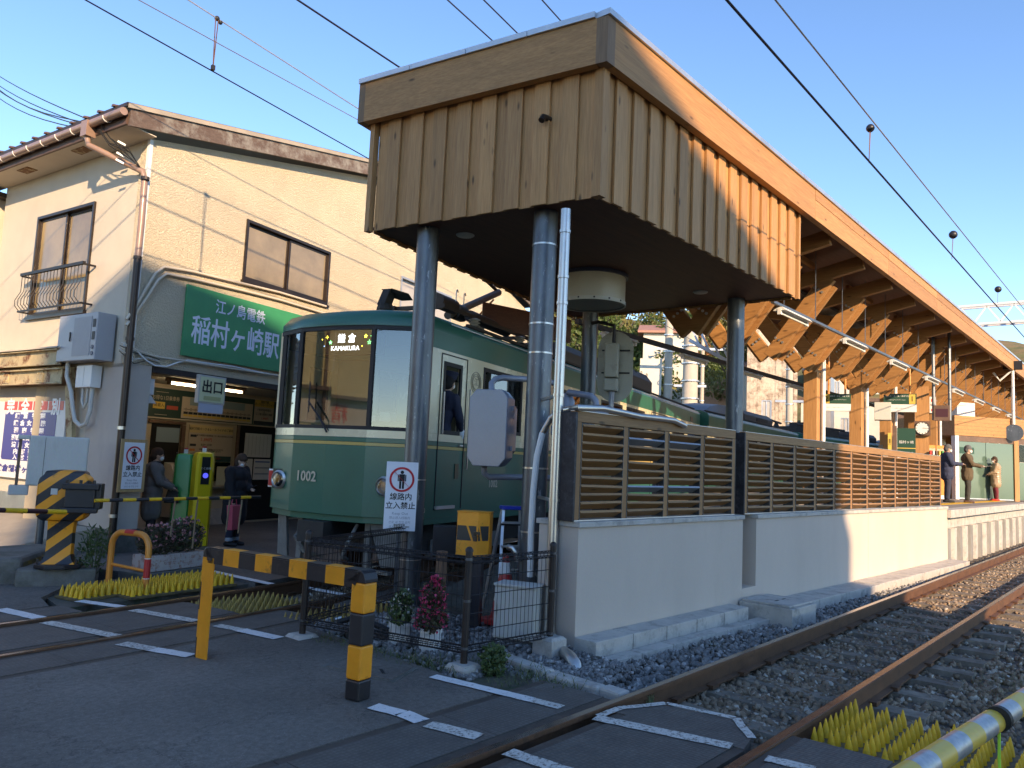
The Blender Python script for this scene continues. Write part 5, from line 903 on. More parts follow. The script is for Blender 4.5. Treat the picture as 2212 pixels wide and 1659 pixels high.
# ================================================================ people
def skinmat(): return M('skin', (.52, .33, .235), .5, var=.05, bump=0)
from mathutils import noise as _nz
def blob(name, caps, ells, m, parent, vox=.014, T=None, subs=0):
    """one continuous surface from tapered limbs and ellipsoids"""
    mb = MB()
    for pts, rs in caps:
        mb.tube(pts, rs, 12); mb.ell(pts[0], rs[0], 10, 6); mb.ell(pts[-1], rs[-1], 10, 6)
        for p, r in zip(pts[1:-1], rs[1:-1]): mb.ell(p, r, 10, 6)
    for c, r in ells: mb.ell(c, r, 16, 10)
    me = mb.mesh('t'); bm = bmesh.new(); bm.from_mesh(me); bmesh.ops.recalc_face_normals(bm, faces=bm.faces); bm.to_mesh(me); bm.free()
    o = bpy.data.objects.new('t', me); r = o.modifiers.new('r', 'REMESH'); r.mode = 'VOXEL'; r.voxel_size = vox; s = o.modifiers.new('s', 'SMOOTH'); s.factor = .5; s.iterations = 3
    dg = side_scene(o); m2 = bpy.data.meshes.new_from_object(o.evaluated_get(dg)); TMP.collection.objects.unlink(o); SPENT.append(o); m2.name = name
    if name in ('coat', 'trousers', 'hair', 'scarf'):
        am = {'coat': .016, 'trousers': .012, 'hair': .010, 'scarf': .012}[name]; off = Vector((random.uniform(0, 50), 3, 7))
        nv = len(m2.vertices); co = np.empty(nv * 3, np.float32); no = np.empty(nv * 3, np.float32); m2.vertices.foreach_get('co', co); m2.vertices.foreach_get('normal', no); co = co.reshape(-1, 3); no = no.reshape(-1, 3)
        for i in range(nv): q = Vector(co[i]) * 9 + off; q.z *= .45 if name != 'scarf' else 1; co[i] += no[i] * am * (_nz.noise(q) + .5 * _nz.noise(q * 2.3))
        m2.vertices.foreach_set('co', co.reshape(-1)); m2.update()
    for f in m2.polygons: f.use_smooth = True
    m2.materials.clear(); m2.materials.append(m); q = bpy.data.objects.new(name, m2); COL.objects.link(q); q.parent = parent
    if T is not None: q.matrix_local = T
    return q
def hand(caps, wrist, d, side, grip=.5):
    """palm and five separate curled digits leaving the wrist in direction d"""
    w = Vector(wrist); d = Vector(d).normalized(); up = Vector((0, 0, 1)); sx = d.cross(up).normalized() * side; n = sx.cross(d) * side
    palm = w + d * .05; caps.append(([w, palm], [.024, .030]))
    for k, l in enumerate((.062, .072, .066, .052)):
        b = palm + sx * ((k - 1.5) * .017) + d * .025; m1 = b + d * l * .5 - up * .01 * grip; e = b + d * l * (.95 - grip * .4) - up * l * grip * .6; caps.append(([palm + sx * ((k - 1.5) * .013), b, m1, e], [.012, .0085, .008, .0065]))
    b = w + d * .02 - sx * .02; caps.append(([b, b - sx * .028 + d * .02, b - sx * .03 + d * .055], [.012, .010, .008]))
def person(label, loc, ang, h, coat, trs, shoe, hair, hairstyle='short', mask=True, armL=None, armR=None, coat_len=.50, lean=0, tilt=0, bulk=1., group=None, puffer=False, legs=True, z0=0, cap=None, scarf=None, glasses=False, cuffs=None):
    """stands at the thing's origin facing local +X; s scales a 1.65 m figure"""
    s = h / 1.65; p = thing('person', label, 'person', (loc[0], loc[1], z0), ang, group); S = Matrix.Scale(s, 4); V = Vector
    hip = V((0, 0, .86)); ch = V((lean * .5, 0, 1.25)); nk = V((lean * .8, 0, 1.40)); hc = V((lean + .02 + tilt * .05, 0, 1.535 - tilt * .015))
    caps = []; ells = [(hc, (.088, .074, .108)), (hc + V((.03, 0, -.055)), (.062, .055, .055))]
    tm_ = Matrix.Rotation(tilt * .5, 3, 'Y'); fx = lambda v: hc + tm_ @ V(v)
    ells += [(fx((.092, 0, -.012)), (.018, .013, .022)), (fx((.0, .076, -.005)), (.016, .010, .028)), (fx((.0, -.076, -.005)), (.016, .010, .028))]
    caps.append(([nk + V((0, 0, -.06)), hc + V((-.01, 0, -.07))], [.058, .052])); caps.append(([hip, ch], [.12, .13]))
    sh = {1: V((lean * .7, .165 * bulk, 1.335)), -1: V((lean * .7, -.165 * bulk, 1.335))}; arms = {1: armL or ((.0, .21, 1.07), (.08, .20, .84)), -1: armR or ((.0, -.21, 1.07), (.08, -.20, .84))}
    for k in (1, -1):
        e, w = V(arms[k][0]), V(arms[k][1]); caps.append(([sh[k], e, w], [.048, .038, .026])); hand(caps, w, (w - e), k)
        if legs: caps.append(([V((0, k * .085, .84)), V((.015, k * .095, .46)), V((-.01, k * .10, .09))], [.085, .056, .042]))
    caps = [([S @ V(q) for q in P], [r * s for r in rr]) for P, rr in caps]; ells = [(S @ V(c), tuple(r * s for r in rr)) for c, rr in ells]
    body = blob('body', caps, ells, skinmat(), p, .011)
    # clothes
    ce = []; cc = []; b = bulk
    for k in (1, -1):
        e, w = V(arms[k][0]), V(arms[k][1]); w2 = e.lerp(w, .93); cc.append(([sh[k] + V((0, -k * .01, 0)), e, w2], [.072 * b, .060 * b, .046 * b]))
    ce += [(V((lean * .6, 0, 1.26)), (.135 * b, .185 * b, .17)), (V((lean * .3, 0, 1.08)), (.135 * b, .165 * b, .20)), (V((0, 0, .90)), (.140 * b, .175 * b, .16)), (V((lean * .7, 0, 1.385)), (.08, .10, .05))]
    if coat_len > .35: cc.append(([V((0, .05, .92)), V((0, .055, 1.38 - coat_len - .22))], [.125 * b, .135 * b])); cc.append(([V((0, -.05, .92)), V((0, -.055, 1.38 - coat_len - .22))], [.125 * b, .135 * b]))
    if puffer:
        for q in range(9): z = .66 + q * .075; ce.append((V((lean * (z - .7), 0, z)), (.185, .215, .046)))
    cc = [([S @ V(q) for q in P], [r * s for r in rr]) for P, rr in cc]; ce = [(S @ V(c), tuple(r * s for r in rr)) for c, rr in ce]
    blob('coat', cc, ce, coat, p, .016)
    if legs:
        tc = [([S @ V((0, k * .085, .88)), S @ V((.02, k * .095, .47)), S @ V((-.005, k * .10, .12))], [.098 * s, .074 * s, .064 * s]) for k in (1, -1)]; blob('trousers', tc, [], trs, p, .014)
        if cuffs: part('cuffs', MB().lathe([(.07 * s, .09 * s), (.07 * s, .15 * s)], 12, Matrix.Translation((0, .10 * s, 0))).lathe([(.07 * s, .09 * s), (.07 * s, .15 * s)], 12, Matrix.Translation((0, -.10 * s, 0))), cuffs, p, sm=40)
        for k in (1, -1): blob('shoe', [([V((-.06, k * .105, .035)) * s, V((.03, k * .11, .04)) * s, V((.15, k * .115, .03)) * s], [.042 * s, .044 * s, .034 * s])], [], shoe, p, .012)
    H = lambda v: S @ fx(v); hh = [(H((-.02, 0, .035)), (.100 * s, .088 * s, .100 * s)), (H((-.045, 0, -.02)), (.075 * s, .084 * s, .085 * s))]; hk = []
    if hairstyle == 'tied': hh.append((H((-.10, 0, -.06)), (.04 * s, .045 * s, .05 * s))); hk.append(([H((-.09, 0, -.03)), H((-.11, 0, -.14))], [.035 * s, .022 * s]))
    if hairstyle == 'bob': hh += [(H((-.04, .045, -.06)), (.055 * s, .04 * s, .075 * s)), (H((-.04, -.045, -.06)), (.055 * s, .04 * s, .075 * s)), (H((.055, 0, .055)), (.038 * s, .07 * s, .035 * s))]
    if hairstyle == 'bun': hh.append((H((-.06, 0, .11)), (.045 * s, .05 * s, .04 * s)))
    blob('hair', hk, hh, hair, p, .011)
    if mask: blob('face_mask', [], [(H((.062, 0, -.045)), (.045 * s, .062 * s, .048 * s))], M('mask_white', (.78, .78, .77), .7, var=.03, bump=.02), p, .010)
    for k in (1, -1): part('eye', MB().ell(H((.083, k * .030, .018)), .009 * s, 8, 6), m_blk, p, sm=60)
    if glasses: part('glasses', MB().tube([H((.094, .05, .018)), H((.098, .01, .018)), H((.098, -.01, .018)), H((.094, -.05, .018)), H((.0, -.082, .02))], .004 * s, 5).tube([H((.094, .05, .018)), H((0, .082, .02))], .004 * s, 5), m_black, p)
    if cap:
        Tc = Matrix.Translation(H((-.01, 0, .06))) @ Matrix.Rotation(tilt * .3, 4, 'Y')
        cp = part('cap', MB().lathe([(.094 * s, -.01), (.097 * s, .035), (.112 * s, .075), (.104 * s, .092), (.02, .10)], 20, Tc), cap, p, sm=40); part('peak', MB().loft([[(math.cos(t) * .115 * s * k, math.sin(t) * .098 * s * k, z * s) for t in [R(a) for a in range(-62, 63, 12)]] for k, z in ((.86, -.004), (1.25, -.032), (1.25, -.038), (.86, -.012))], Tc, cap=False, close=False), m_black, cp)
    if scarf: blob('scarf', [], [(S @ (nk + V((.02, 0, -.01))), (.085 * s, .085 * s, .05 * s)), (S @ (nk + V((.08, 0, -.12))), (.05 * s, .06 * s, .11 * s))], scarf, p, .012)
    return p
cl = lambda n, c, **k: M(n, c, .85, var=.12, vs=8, bump=.15, bs=120, **k)
blackc, greyc = cl('coat_black', (.012, .012, .016)), cl('coat_grey', (.14, .135, .13)); jean, navy = cl('jeans', (.022, .03, .06)), cl('navy_down', (.028, .036, .075)); dkt = cl('trousers_dark', (.02, .02, .025)); brn = cl('corduroy_brown', (.105, .072, .04)); hb, hk_, hg = cl('hair_brown', (.055, .028, .016)), cl('hair_black', (.012, .010, .010)), cl('hair_grey', (.10, .10, .10))
_o = GT @ Vector((0, .55, 0)); w1 = wallpt(330, 1060, (_o.x, _o.y), GA)[2]
p1 = person('woman in a grey coat and white mask standing at the ticket machine', (w1.x, w1.y), -30, 1.63, greyc, dkt, m_black, hb, 'tied', armL=((.12, .20, 1.08), (.30, .12, .98)), armR=((.10, -.20, 1.08), (.30, -.08, .98)), coat_len=.62, scarf=blackc, tilt=.3, bulk=1.22)
t = part('shoulder_bag', MB().loft([[(x, y, .70) for x, y in ((.18, .02), (.42, .02), (.42, .14), (.18, .14))], [(x, y, .98) for x, y in ((.24, .04), (.38, .04), (.38, .12), (.24, .12))]]), m_black, None, p1.matrix_basis, bev=.02); tag(t, 'black handbag held by the woman in the grey coat', 'handbag')
w2 = GT @ Vector((2.02, -.42, 0))
p2 = person('woman in a long black coat looking at her phone beside the train front', (w2.x, w2.y), -62, 1.60, blackc, jean, m_black, hb, 'bob', armL=((.10, .22, 1.05), (.27, .06, 1.02)), armR=((.02, -.23, 1.04), (.10, -.22, .80)), coat_len=.66, tilt=.9, bulk=1.42, scarf=cl('scarf_mauve', (.17, .10, .14)), cuffs=cl('pale_denim', (.30, .36, .42)))
q = p2.matrix_basis @ Matrix.Translation((.33, .04, 1.04)) @ Matrix.Rotation(R(-30), 4, 'Y'); t = part('phone', MB().box(-.035, .035, -.04, .04, -.004, .004), m_black, None, q, bev=.002); tag(t, 'dark smartphone in the hand of the woman in the black coat', 'phone')
q = p2.matrix_basis @ Matrix.Translation((.16, -.26, .30)); t = part('shopping_bag', MB().loft([[(x, y, 0) for x, y in ((-.05, -.10), (.05, -.10), (.05, .10), (-.05, .10))], [(x, y, .42) for x, y in ((-.06, -.15), (.06, -.15), (.05, .13), (-.05, .13))]]), flat('bag_pink', (.55, .08, .12), .6), None, q, bev=.01); tag(t, 'bright pink shopping bag hanging at the side of the woman in black', 'shopping bag')
part('handle', MB().tube([(0, -.1, .42), (0, -.08, .52), (0, .03, .54), (0, .06, .42)], .008, 5), MATS['bag_pink'], t)
# driver leaning out
D0 = Matrix.Translation((6.56, 7.10, 0)) @ Matrix.Rotation(R(15.05), 4, 'Z') @ Vector((.80, .36, 0))
drv = person('train driver in dark cap and white mask leaning out of the cab side window', (D0.x, D0.y), 8, 1.66, cl('uniform_navy', (.018, .022, .045)), dkt, m_black, hk_, 'short', armL=((.0, .22, 1.05), (.1, .2, .85)), armR=((.06, -.24, 1.10), (.22, -.20, .93)), coat_len=.2, legs=False, z0=1.08 + .0, cap=cl('cap_navy', (.02, .025, .05)), glasses=True)
drv.location.z = 1.19; drv.rotation_euler = (R(9.5), 0, R(12)); part('glove', MB().ell((.25, -.20, .90), (.045, .04, .06), 12, 8).tube([(.26, -.20, .90), (.29, -.20, .82)], [.035, .02], 8), m_paper, drv, sm=60); part('shirt_collar', MB().ell((.07, 0, 1.36), (.06, .07, .07), 10, 8), m_paper, drv, sm=60)
pz = PLZ + .001
fx_ = lambda x, y: tuple(gp(x, y, PLZ))[:2]
p3 = person('man in a navy padded jacket reading his phone at the end of the screen', fx_(2046, 1085), -70, 1.70, navy, cl('navy_trousers', (.03, .034, .06)), m_black, hg, 'short', armL=((.12, .22, 1.10), (.34, .10, 1.10)), armR=((.12, -.22, 1.10), (.36, -.06, 1.10)), coat_len=.40, tilt=.5, bulk=1.25, z0=pz)
p4 = person('man in a brown jacket holding an open leaflet in front of the glass waiting room', fx_(2090, 1086), -78, 1.72, brn, cl('olive_trousers', (.045, .042, .035)), m_brown, hg, 'short', armL=((.12, .22, 1.10), (.36, .12, 1.06)), armR=((.12, -.22, 1.10), (.36, -.08, 1.06)), coat_len=.42, tilt=.4, bulk=1.15, z0=pz)
q = p4.matrix_basis @ Matrix.Translation((.48, 0, 1.10)) @ Matrix.Rotation(R(-12), 4, 'Y'); t = part('leaflet', MB().box(-.13, .13, -.16, .16, 0, .004), m_paper, None, q); tag(t, 'open pale leaflet in the hands of the man in brown', 'leaflet')
p5 = person('woman in a shiny beige quilted coat and dark red trousers by the waiting room window', fx_(2152, 1082), 110, 1.55, M('quilt_beige', (.38, .27, .17), .35, var=.15, vs=10, bump=.1), cl('wine_trousers', (.16, .02, .03)), m_red, hb, 'bob', armL=((.08, .22, 1.08), (.24, .14, 1.0)), armR=((.08, -.22, 1.08), (.2, -.18, .95)), coat_len=.55, puffer=True, bulk=1.2, z0=pz, tilt=.5)
q = at(1770, 932, 23.0); person('station conductor in red-banded cap and mask, only his head above the screen', (q.x, q.y), 100, 1.62, cl('uniform_dark', (.02, .02, .03)), dkt, m_black, hk_, 'short', cap=cl('cap_red', (.12, .02, .02)), coat_len=.4, z0=q.z - 1.53)
q = at(1984, 978, 27.0); person('dark-haired person with a hair bun bending down behind the screen under the clock', (q.x, q.y), -60, 1.55, blackc, dkt, m_black, hk_, 'bun', coat_len=.4, z0=q.z - 1.47, mask=False, tilt=1.)
# ================================================================ crossing furniture on the left
def stripes(name, c1, c2, width, ang, th=.5):
    m, n, b = _nt(name); g = n.nodes.new('ShaderNodeNewGeometry'); sp = n.nodes.new('ShaderNodeSeparateXYZ'); n.links.new(g.outputs['Position'], sp.inputs[0])
    a = n.nodes.new('ShaderNodeMath'); a.operation = 'MULTIPLY'; a.inputs[1].default_value = math.tan(R(ang)); s1 = n.nodes.new('ShaderNodeMath'); s1.operation = 'SUBTRACT'
    n.links.new(sp.outputs['X'], s1.inputs[0]); n.links.new(sp.outputs['Y'], s1.inputs[1]); n.links.new(s1.outputs[0], a.inputs[0])
    s2 = n.nodes.new('ShaderNodeMath'); s2.operation = 'SUBTRACT'; n.links.new(sp.outputs['Z'], s2.inputs[0]); n.links.new(a.outputs[0], s2.inputs[1])
    d = n.nodes.new('ShaderNodeMath'); d.operation = 'DIVIDE'; d.inputs[1].default_value = width; n.links.new(s2.outputs[0], d.inputs[0]); f = n.nodes.new('ShaderNodeMath'); f.operation = 'FRACT'; n.links.new(d.outputs[0], f.inputs[0])
    gt = n.nodes.new('ShaderNodeMath'); gt.operation = 'GREATER_THAN'; gt.inputs[1].default_value = th; n.links.new(f.outputs[0], gt.inputs[0])
    t = _noise(n, _map(n, (1, 1, 1)), 9, 6, .7); c = _mix(n, gt.outputs[0], c1, c2); c = _mix(n, _ramp(n, t.outputs[0], .6, .75).outputs[0], c, (.12, .07, .03))
    n.links.new(c, b.inputs['Base Color']); b.inputs['Roughness'].default_value = .42; _bump(n, b, t.outputs[0], .1); MATS[name] = m; return m
YL_, BK_ = (.86, .30, .014), (.018, .018, .022)
mstr = stripes('hazard_stripes', YL_, BK_, .25, 32, .5)
g0 = gp(126, 1222, .22); gm = thing('crossing_gate_machine', 'yellow and black striped barrier machine with a black arm bracket on a concrete block', 'barrier machine', (g0.x, g0.y, .20), facecam(g0, -12))
part('foot_flange', MB().prism([(.26 * math.cos(t), .22 * math.sin(t)) for t in [R(22.5 + 45 * k) for k in range(8)]], 0, .05), m_blk, gm, bev=.008)
for x, y in ((-.20, -.10), (.20, -.10), (.20, .12), (-.2, .12)): part('foot_bolt', MB().tube([(x, y, .05), (x, y, .11)], .014, 6), m_blk, gm)
part('pedestal', MB().loft([[(x * k, y * k, z) for x, y in ((-.13, -.09), (.13, -.09), (.14, 0), (.13, .09), (-.13, .09), (-.14, 0))] for k, z in ((1.45, .052), (1.15, .10), (1.02, .16), (1, .4), (1.05, .55), (1.2, .58))]), mstr, gm, sm=50)
part('housing', MB().loft([[(x * kx, y * kx, z) for x, y in ((-.27, -.16), (.27, -.16), (.27, .16), (-.27, .16))] for kx, z in ((.75, .55), (.95, .60), (1, .68), (1.0, .98), (.96, 1.05), (.80, 1.09), (.78, 1.13), (.3, 1.145))]), mstr, gm, bev=.025, sm=45)
part('inspection_window', MB().box(-.12, -.05, -.172, -.158, .86, .93), m_grey, gm)
part('arm_bracket', MB().box(.05, .36, -.27, -.12, .72, .98).box(.02, .40, -.30, -.20, .93, 1.0).box(.02, .40, -.30, -.20, .66, .72).box(.30, .42, -.24, -.04, .70, 1.0), m_blk, gm, bev=.01)
for x in (.06, .2, .34): part('bracket_bolt', MB().tube([(x, -.25, 1.0), (x, -.25, 1.04)], .018, 6), m_blk, gm)
for nm, lab, L, z in (('concrete_block', 'rough concrete block under the striped barrier machine', (MK(30, 1268), MK(205, 1265), MK(215, 1228), MK(60, 1225)), .19),):
    t = part(nm, MB().prism(L, -.1, z), m_concd, None, bev=.02); tag(t, lab, 'concrete block')
a = gp(-40, 1262, 0); t = part('stone_kerb', MB().prism([tuple(a)[:2], MK(40, 1262), MK(112, 1232), (4.2, 11.0), (3.9, 11.6), (1.6, 11.5)], -.1, .30), m_concd, None, bev=.05); tag(t, 'mossy dark stone kerb with faded yellow paint at the left edge behind the barrier machine', 'stone kerb')
part('faded_paint', MB().prism([tuple(Vector(MK(46, 1260)) + Vector((-.003, -.01))), tuple(Vector(MK(104, 1236)) + Vector((-.003, -.01))), MK(104, 1235), MK(47, 1259)], .03, .24), M('faded_yellow', (.22, .16, .03), .9, var=.4, dirt=(.07, .07, .06), dsc=8, dth=(.4, .6)), t)
# barrier arms
def arm(name, lab, p, q, r, pat, seg):
    t = thing(name, lab, 'barrier'); d = q - p; L = d.length; n = int(L / seg)
    for i in range(n): part('band', MB().tube([p + d * (i / n), p + d * ((i + 1) / n)], r, 14), pat[i % 2], t, sm=50)
    return t
g1 = Vector((3.75, 9.60, 1.02)); arm('crossing_barrier', 'thin yellow and black pole lowered across the station entrance from the striped machine', Vector((3.74, 9.52, 1.015)), Vector((6.0, 9.7, 1.03)), .021, (m_ylw, m_blk), .155)
ba = at(0, 1102, 8.6); bb = at(141, 1106, 9.15); t = arm('crossing_barrier', 'yellow and dark red pole end reaching in from the left edge before the machine', ba + (ba - bb) * 1.2, bb, .024, (m_ylw, M('maroon', (.05, .012, .015), .4)), .24)
rp = thing('trailing_ropes', 'brown rope loops hanging from the thin barrier pole at the entrance', 'ropes')
for x, l in ((4.75, .45), (5.05, .62), (5.5, .42), (5.68, .45)): part('rope', MB().tube([(x, 9.63, 1.0), (x - .01, 9.63, .8), (x - .02, 9.63, 1.0 - l)], .011, 6), M('rope_brown', (.22, .15, .09), .8), rp)
# white cabinet on a post at the left
b0 = gp(95, 1167, 0); ub = thing('roadside_cabinet', 'pale grey bent-arm roadside cabinet on a post in front of the advert board', 'cabinet', (4.05, 11.9, 0), facecam((4.05, 11.9), 0))
s_ = 12.57; k0 = at(105, 1000, s_); Tb = Matrix.Translation((0, 0, 0))
def cx(x): return (x - 105) * 4032 / 2212 / 3028 * s_ * .96
zt, zb_ = at(105, 942, s_).z, at(105, 1070, s_).z
part('case', MB().prism([(cx(66), 0), (cx(166), 0), (cx(166), .22), (cx(66), .22)], at(105, 1050, s_).z, zt), m_grey, ub, bev=.02); part('top_arm', MB().box(cx(47), cx(66), .0, .2, zt - .06, zt), m_grey, ub, bev=.008); part('bottom_arm', MB().box(cx(40), cx(72), -.02, .22, zb_, zb_ + .13), m_grey, ub, bev=.008); part('slot_bar', MB().box(cx(49), cx(54), .04, .1, zb_ + .13, zt - .06), m_brown, ub); part('post', MB().lathe([(.05, -.1), (.05, at(105, 1050, s_).z)], 12, Matrix.Translation((cx(98), .1, 0))), m_galv, ub, sm=50); part('seam', MB().box(cx(92), cx(92) + .006, -.003, .0, at(105, 1050, s_).z + .02, zt - .02), m_concd, ub)
# orange loop barrier
la, lb = gp(233, 1268, 0), gp(313, 1280, 0); dv = lb - la; Lw = dv.length; lo = thing('loop_barrier', 'orange tubular hoop bollard with red reflective bands near the planter', 'hoop bollard', tuple(la), math.degrees(math.atan2(dv.y, dv.x)))
arc = [(0, 0, -.1), (0, 0, .48)] + [(.16 - .16 * math.cos(t), 0, .48 + .17 * math.sin(t)) for t in [R(a) for a in range(15, 91, 15)]] + [(Lw - .16 + .16 * math.sin(t), 0, .48 + .17 * math.cos(t)) for t in [R(a) for a in range(0, 91, 15)]] + [(Lw, 0, -.1)]
part('hoop', MB().tube(arc, .036, 14), m_org, lo, sm=50); part('cross_bar', MB().tube([(0, 0, .27), (Lw, 0, .24)], .018, 10), m_org, lo, sm=50)
part('reflector_band', MB().tube([(Lw, 0, .16), (Lw, 0, .38)], .0375, 14), m_red, lo, sm=50); part('reflector_band', MB().tube([(Lw * .38, 0, .655), (Lw * .62, 0, .655)], .0375, 12), m_red, lo, sm=50)
for z in (.155, .38): part('white_rim', MB().tube([(Lw, 0, z), (Lw, 0, z + .008)], .038, 14), m_wht, lo)
# leafy things
def leafmesh(name, P, N, size, m, parent, seed=0, kind=None, asp=.5, up=.3):
    g = np.random.default_rng(seed); n = len(P); a = g.uniform(0, 6.28, n); el = g.uniform(-.6, 1.1, n); d = np.stack([np.cos(a) * np.cos(el), np.sin(a) * np.cos(el), np.sin(el) + up], 1); d /= np.linalg.norm(d, axis=1)[:, None]
    r = g.normal(size=(n, 3)); s = np.cross(d, r); s /= np.linalg.norm(s, axis=1)[:, None]; L = (g.uniform(.6, 1.3, n) * size)[:, None]; u = np.cross(s, d)
    V = np.stack([P, P + d * L * .5 + s * L * asp * .5 + u * L * .12, P + d * L, P + d * L * .5 - s * L * asp * .5 + u * L * .12], 1).reshape(-1, 3)
    me = bpy.data.meshes.new(name); me.from_pydata(V.tolist(), [], [(4 * i, 4 * i + 1, 4 * i + 2, 4 * i + 3) for i in range(n)]); me.materials.append(m)
    o = bpy.data.objects.new(name, me); COL.objects.link(o); o.parent = parent
    if kind: o['kind'] = kind
    return o
def leafmat(name, c1, c2, c3=None):
    m, n, b = _nt(name); t = n.nodes.new('ShaderNodeTexWhiteNoise'); g = n.nodes.new('ShaderNodeNewGeometry'); sn = n.nodes.new('ShaderNodeVectorMath'); sn.operation = 'SNAP'; sn.inputs[1].default_value = (.03, .03, .03); n.links.new(g.outputs['Position'], sn.inputs[0]); n.links.new(sn.outputs[0], t.inputs[0])
    c = _mix(n, t.outputs[0], c1, c2)
    if c3: sp = n.nodes.new('ShaderNodeSeparateColor'); n.links.new(t.outputs[1], sp.inputs[0]); c = _mix(n, _ramp(n, sp.outputs[1], .86, .9).outputs[0], c, c3)
    n.links.new(c, b.inputs['Base Color']); b.inputs['Roughness'].default_value = .55
    tl = n.nodes.new('ShaderNodeBsdfTranslucent'); n.links.new(c, tl.inputs[0]); mx = n.nodes.new('ShaderNodeMixShader'); mx.inputs[0].default_value = .3; n.links.new(b.outputs[0], mx.inputs[1]); n.links.new(tl.outputs[0], mx.inputs[2]); n.links.new(mx.outputs[0], n.nodes['Material Output'].inputs[0]); MATS[name] = m; return m
m_leaf = leafmat('leaf_green', (.05, .09, .03), (.10, .15, .05)); m_leafd = leafmat('leaf_dusky', (.05, .06, .03), (.11, .08, .06), (.10, .13, .05)); m_grass = leafmat('grass_blade', (.08, .12, .035), (.18, .19, .08)); m_begl = leafmat('begonia_leaf', (.10, .045, .03), (.07, .10, .04)); m_begg = leafmat('begonia_green', (.07, .12, .04), (.13, .19, .07))
m_pinkf = leafmat('pink_petal', (.60, .03, .11), (.75, .10, .22)); m_whitef = leafmat('white_petal', (.75, .75, .70), (.6, .62, .5)); m_dustf = leafmat('dusty_pink_petal', (.40, .16, .20), (.5, .28, .28))
def cloud(seed, n, c, r, shell=.35, top=1.): g = np.random.default_rng(seed); v = g.normal(size=(n, 3)); v /= np.linalg.norm(v, axis=1)[:, None]; rad = (shell + (1 - shell) * g.random(n) ** .4)[:, None]; return np.array(c) + v * rad * np.array(r)
pl0 = gp(360, 1238, 0); pt = thing('flower_trough', 'white brick-patterned flower trough overflowing with dusky pink flowers on a low plinth', 'planter', (pl0.x, pl0.y, 0), 14)
boxpart('plinth', -.50, .55, -.22, .30, -.1, .06, m_concd, pt, bev=.01)
for k, (x0, x1) in enumerate(((-.42, .06), (.07, .50))):
    bx_ = boxpart('trough', x0, x1, -.16, .16, .065, .27, M('brick_print', (.52, .47, .45), .6, var=.1, dirt=(.40, .25, .21), dsc=14, dth=(.5, .58)), pt, bev=.01)
    for r_ in range(3):
        part('mortar_line', MB().box(x0 - .002, x1 + .002, -.163, -.1605, .125 + r_ * .055, .130 + r_ * .055), m_grey, bx_)
        for q_ in range(4): xx = x0 + .03 + q_ * .13 + (.06 if r_ % 2 else 0); part('mortar_line', MB().box(min(xx, x1 - .006), min(xx, x1 - .006) + .005, -.163, -.1605, .08 + r_ * .055, .12 + r_ * .055), m_grey, bx_)
leafmesh('foliage', np.concatenate([cloud(1, 900, (-.2, 0, .42), (.26, .2, .2)), cloud(2, 1100, (.22, 0, .46), (.30, .22, .24))]), 0, .06, m_leafd, pt, 3); leafmesh('blossom', np.concatenate([cloud(4, 90, (-.25, -.05, .5), (.25, .2, .16), .8), cloud(5, 130, (.2, -.05, .55), (.28, .2, .18), .8)]), 0, .045, m_dustf, pt, 6, asp=.9)
g_ = np.random.default_rng(5)
def weeds(name, lab, pts, n, h, m, sp_=.12, blade=.25, seed=3, cat='weeds'):
    g = np.random.default_rng(seed); V = []; F = []
    for (x, y, z) in pts:
        for _ in range(n):
            a, l = g.uniform(0, 6.28), h * g.uniform(.4, 1.1); b = np.array((x + g.normal() * sp_, y + g.normal() * sp_, z)); d = np.array((math.cos(a) * blade, math.sin(a) * blade, 1)); w = np.array((-math.sin(a), math.cos(a), 0)) * h * .035; k = len(V)
            V += [b - w, b + w, b + d * l * .6 + w * .7, b + d * l * .6 - w * .7, b + d * l * .85 + np.array((math.cos(a), math.sin(a), -.3)) * l * .3]; F += [(k, k + 1, k + 2, k + 3), (k + 3, k + 2, k + 4)]
    me = bpy.data.meshes.new(name); me.from_pydata([tuple(v) for v in V], [], F); me.materials.append(m); o = bpy.data.objects.new(name, me); COL.objects.link(o); o['kind'] = 'stuff'; return o
wx = lambda L, z=-.04: [tuple(gp(x, y, z)) for x, y in L]
weeds('grass', '', wx([(1040, 1448), (1110, 1470), (1160, 1480), (1130, 1455), (1200, 1492), (1085, 1480)]), 60, .06, m_grass, .07, .9); weeds('grass', '', wx([(700, 1388), (740, 1398), (780, 1412), (830, 1425), (880, 1433), (905, 1440), (985, 1450), (940, 1442), (1040, 1440), (1150, 1462), (1180, 1475), (1215, 1488)]), 46, .11, m_grass, .09, .8, 15)
weeds('grass', '', wx([(690, 1385), (720, 1393), (800, 1420), (860, 1430), (930, 1440), (965, 1448), (760, 1405)]), 28, .10, m_leaf, .06, .7, 5)
weeds('grass', '', wx([(1400, 1532), (1412, 1535)], -.14), 14, .16, m_grass, .03, .3, 6); weeds('grass', '', wx([(1700, 1330), (1690, 1340), (1540, 1395), (1560, 1390), (1880, 1260)], -.14), 40, .05, m_grass, .10, .8, 7); weeds('grass', '', wx([(725, 1590), (722, 1592)], 0)[:1], 0, .1, m_grass); weeds('grass', '', wx([(2150, 1500), (2180, 1480), (2200, 1470)], -.15), 80, .05, m_grass, .2, .9, 8)
wd = thing('weed_plant', 'tall leafy green weed growing between the barrier machine block and the orange hoop', 'weed', tuple(gp(200, 1260, 0)))
for k in range(7): a = k * .9; part('stem', MB().tube([(0, 0, 0), (.05 * math.cos(a), .05 * math.sin(a), .3), (.16 * math.cos(a), .12 * math.sin(a), .42 + .05 * k)], .005, 5), m_leaf, wd)
leafmesh('leaves', cloud(9, 260, (0, 0, .38), (.2, .15, .30), .1), 0, .085, m_leaf, wd, 10, asp=.28)
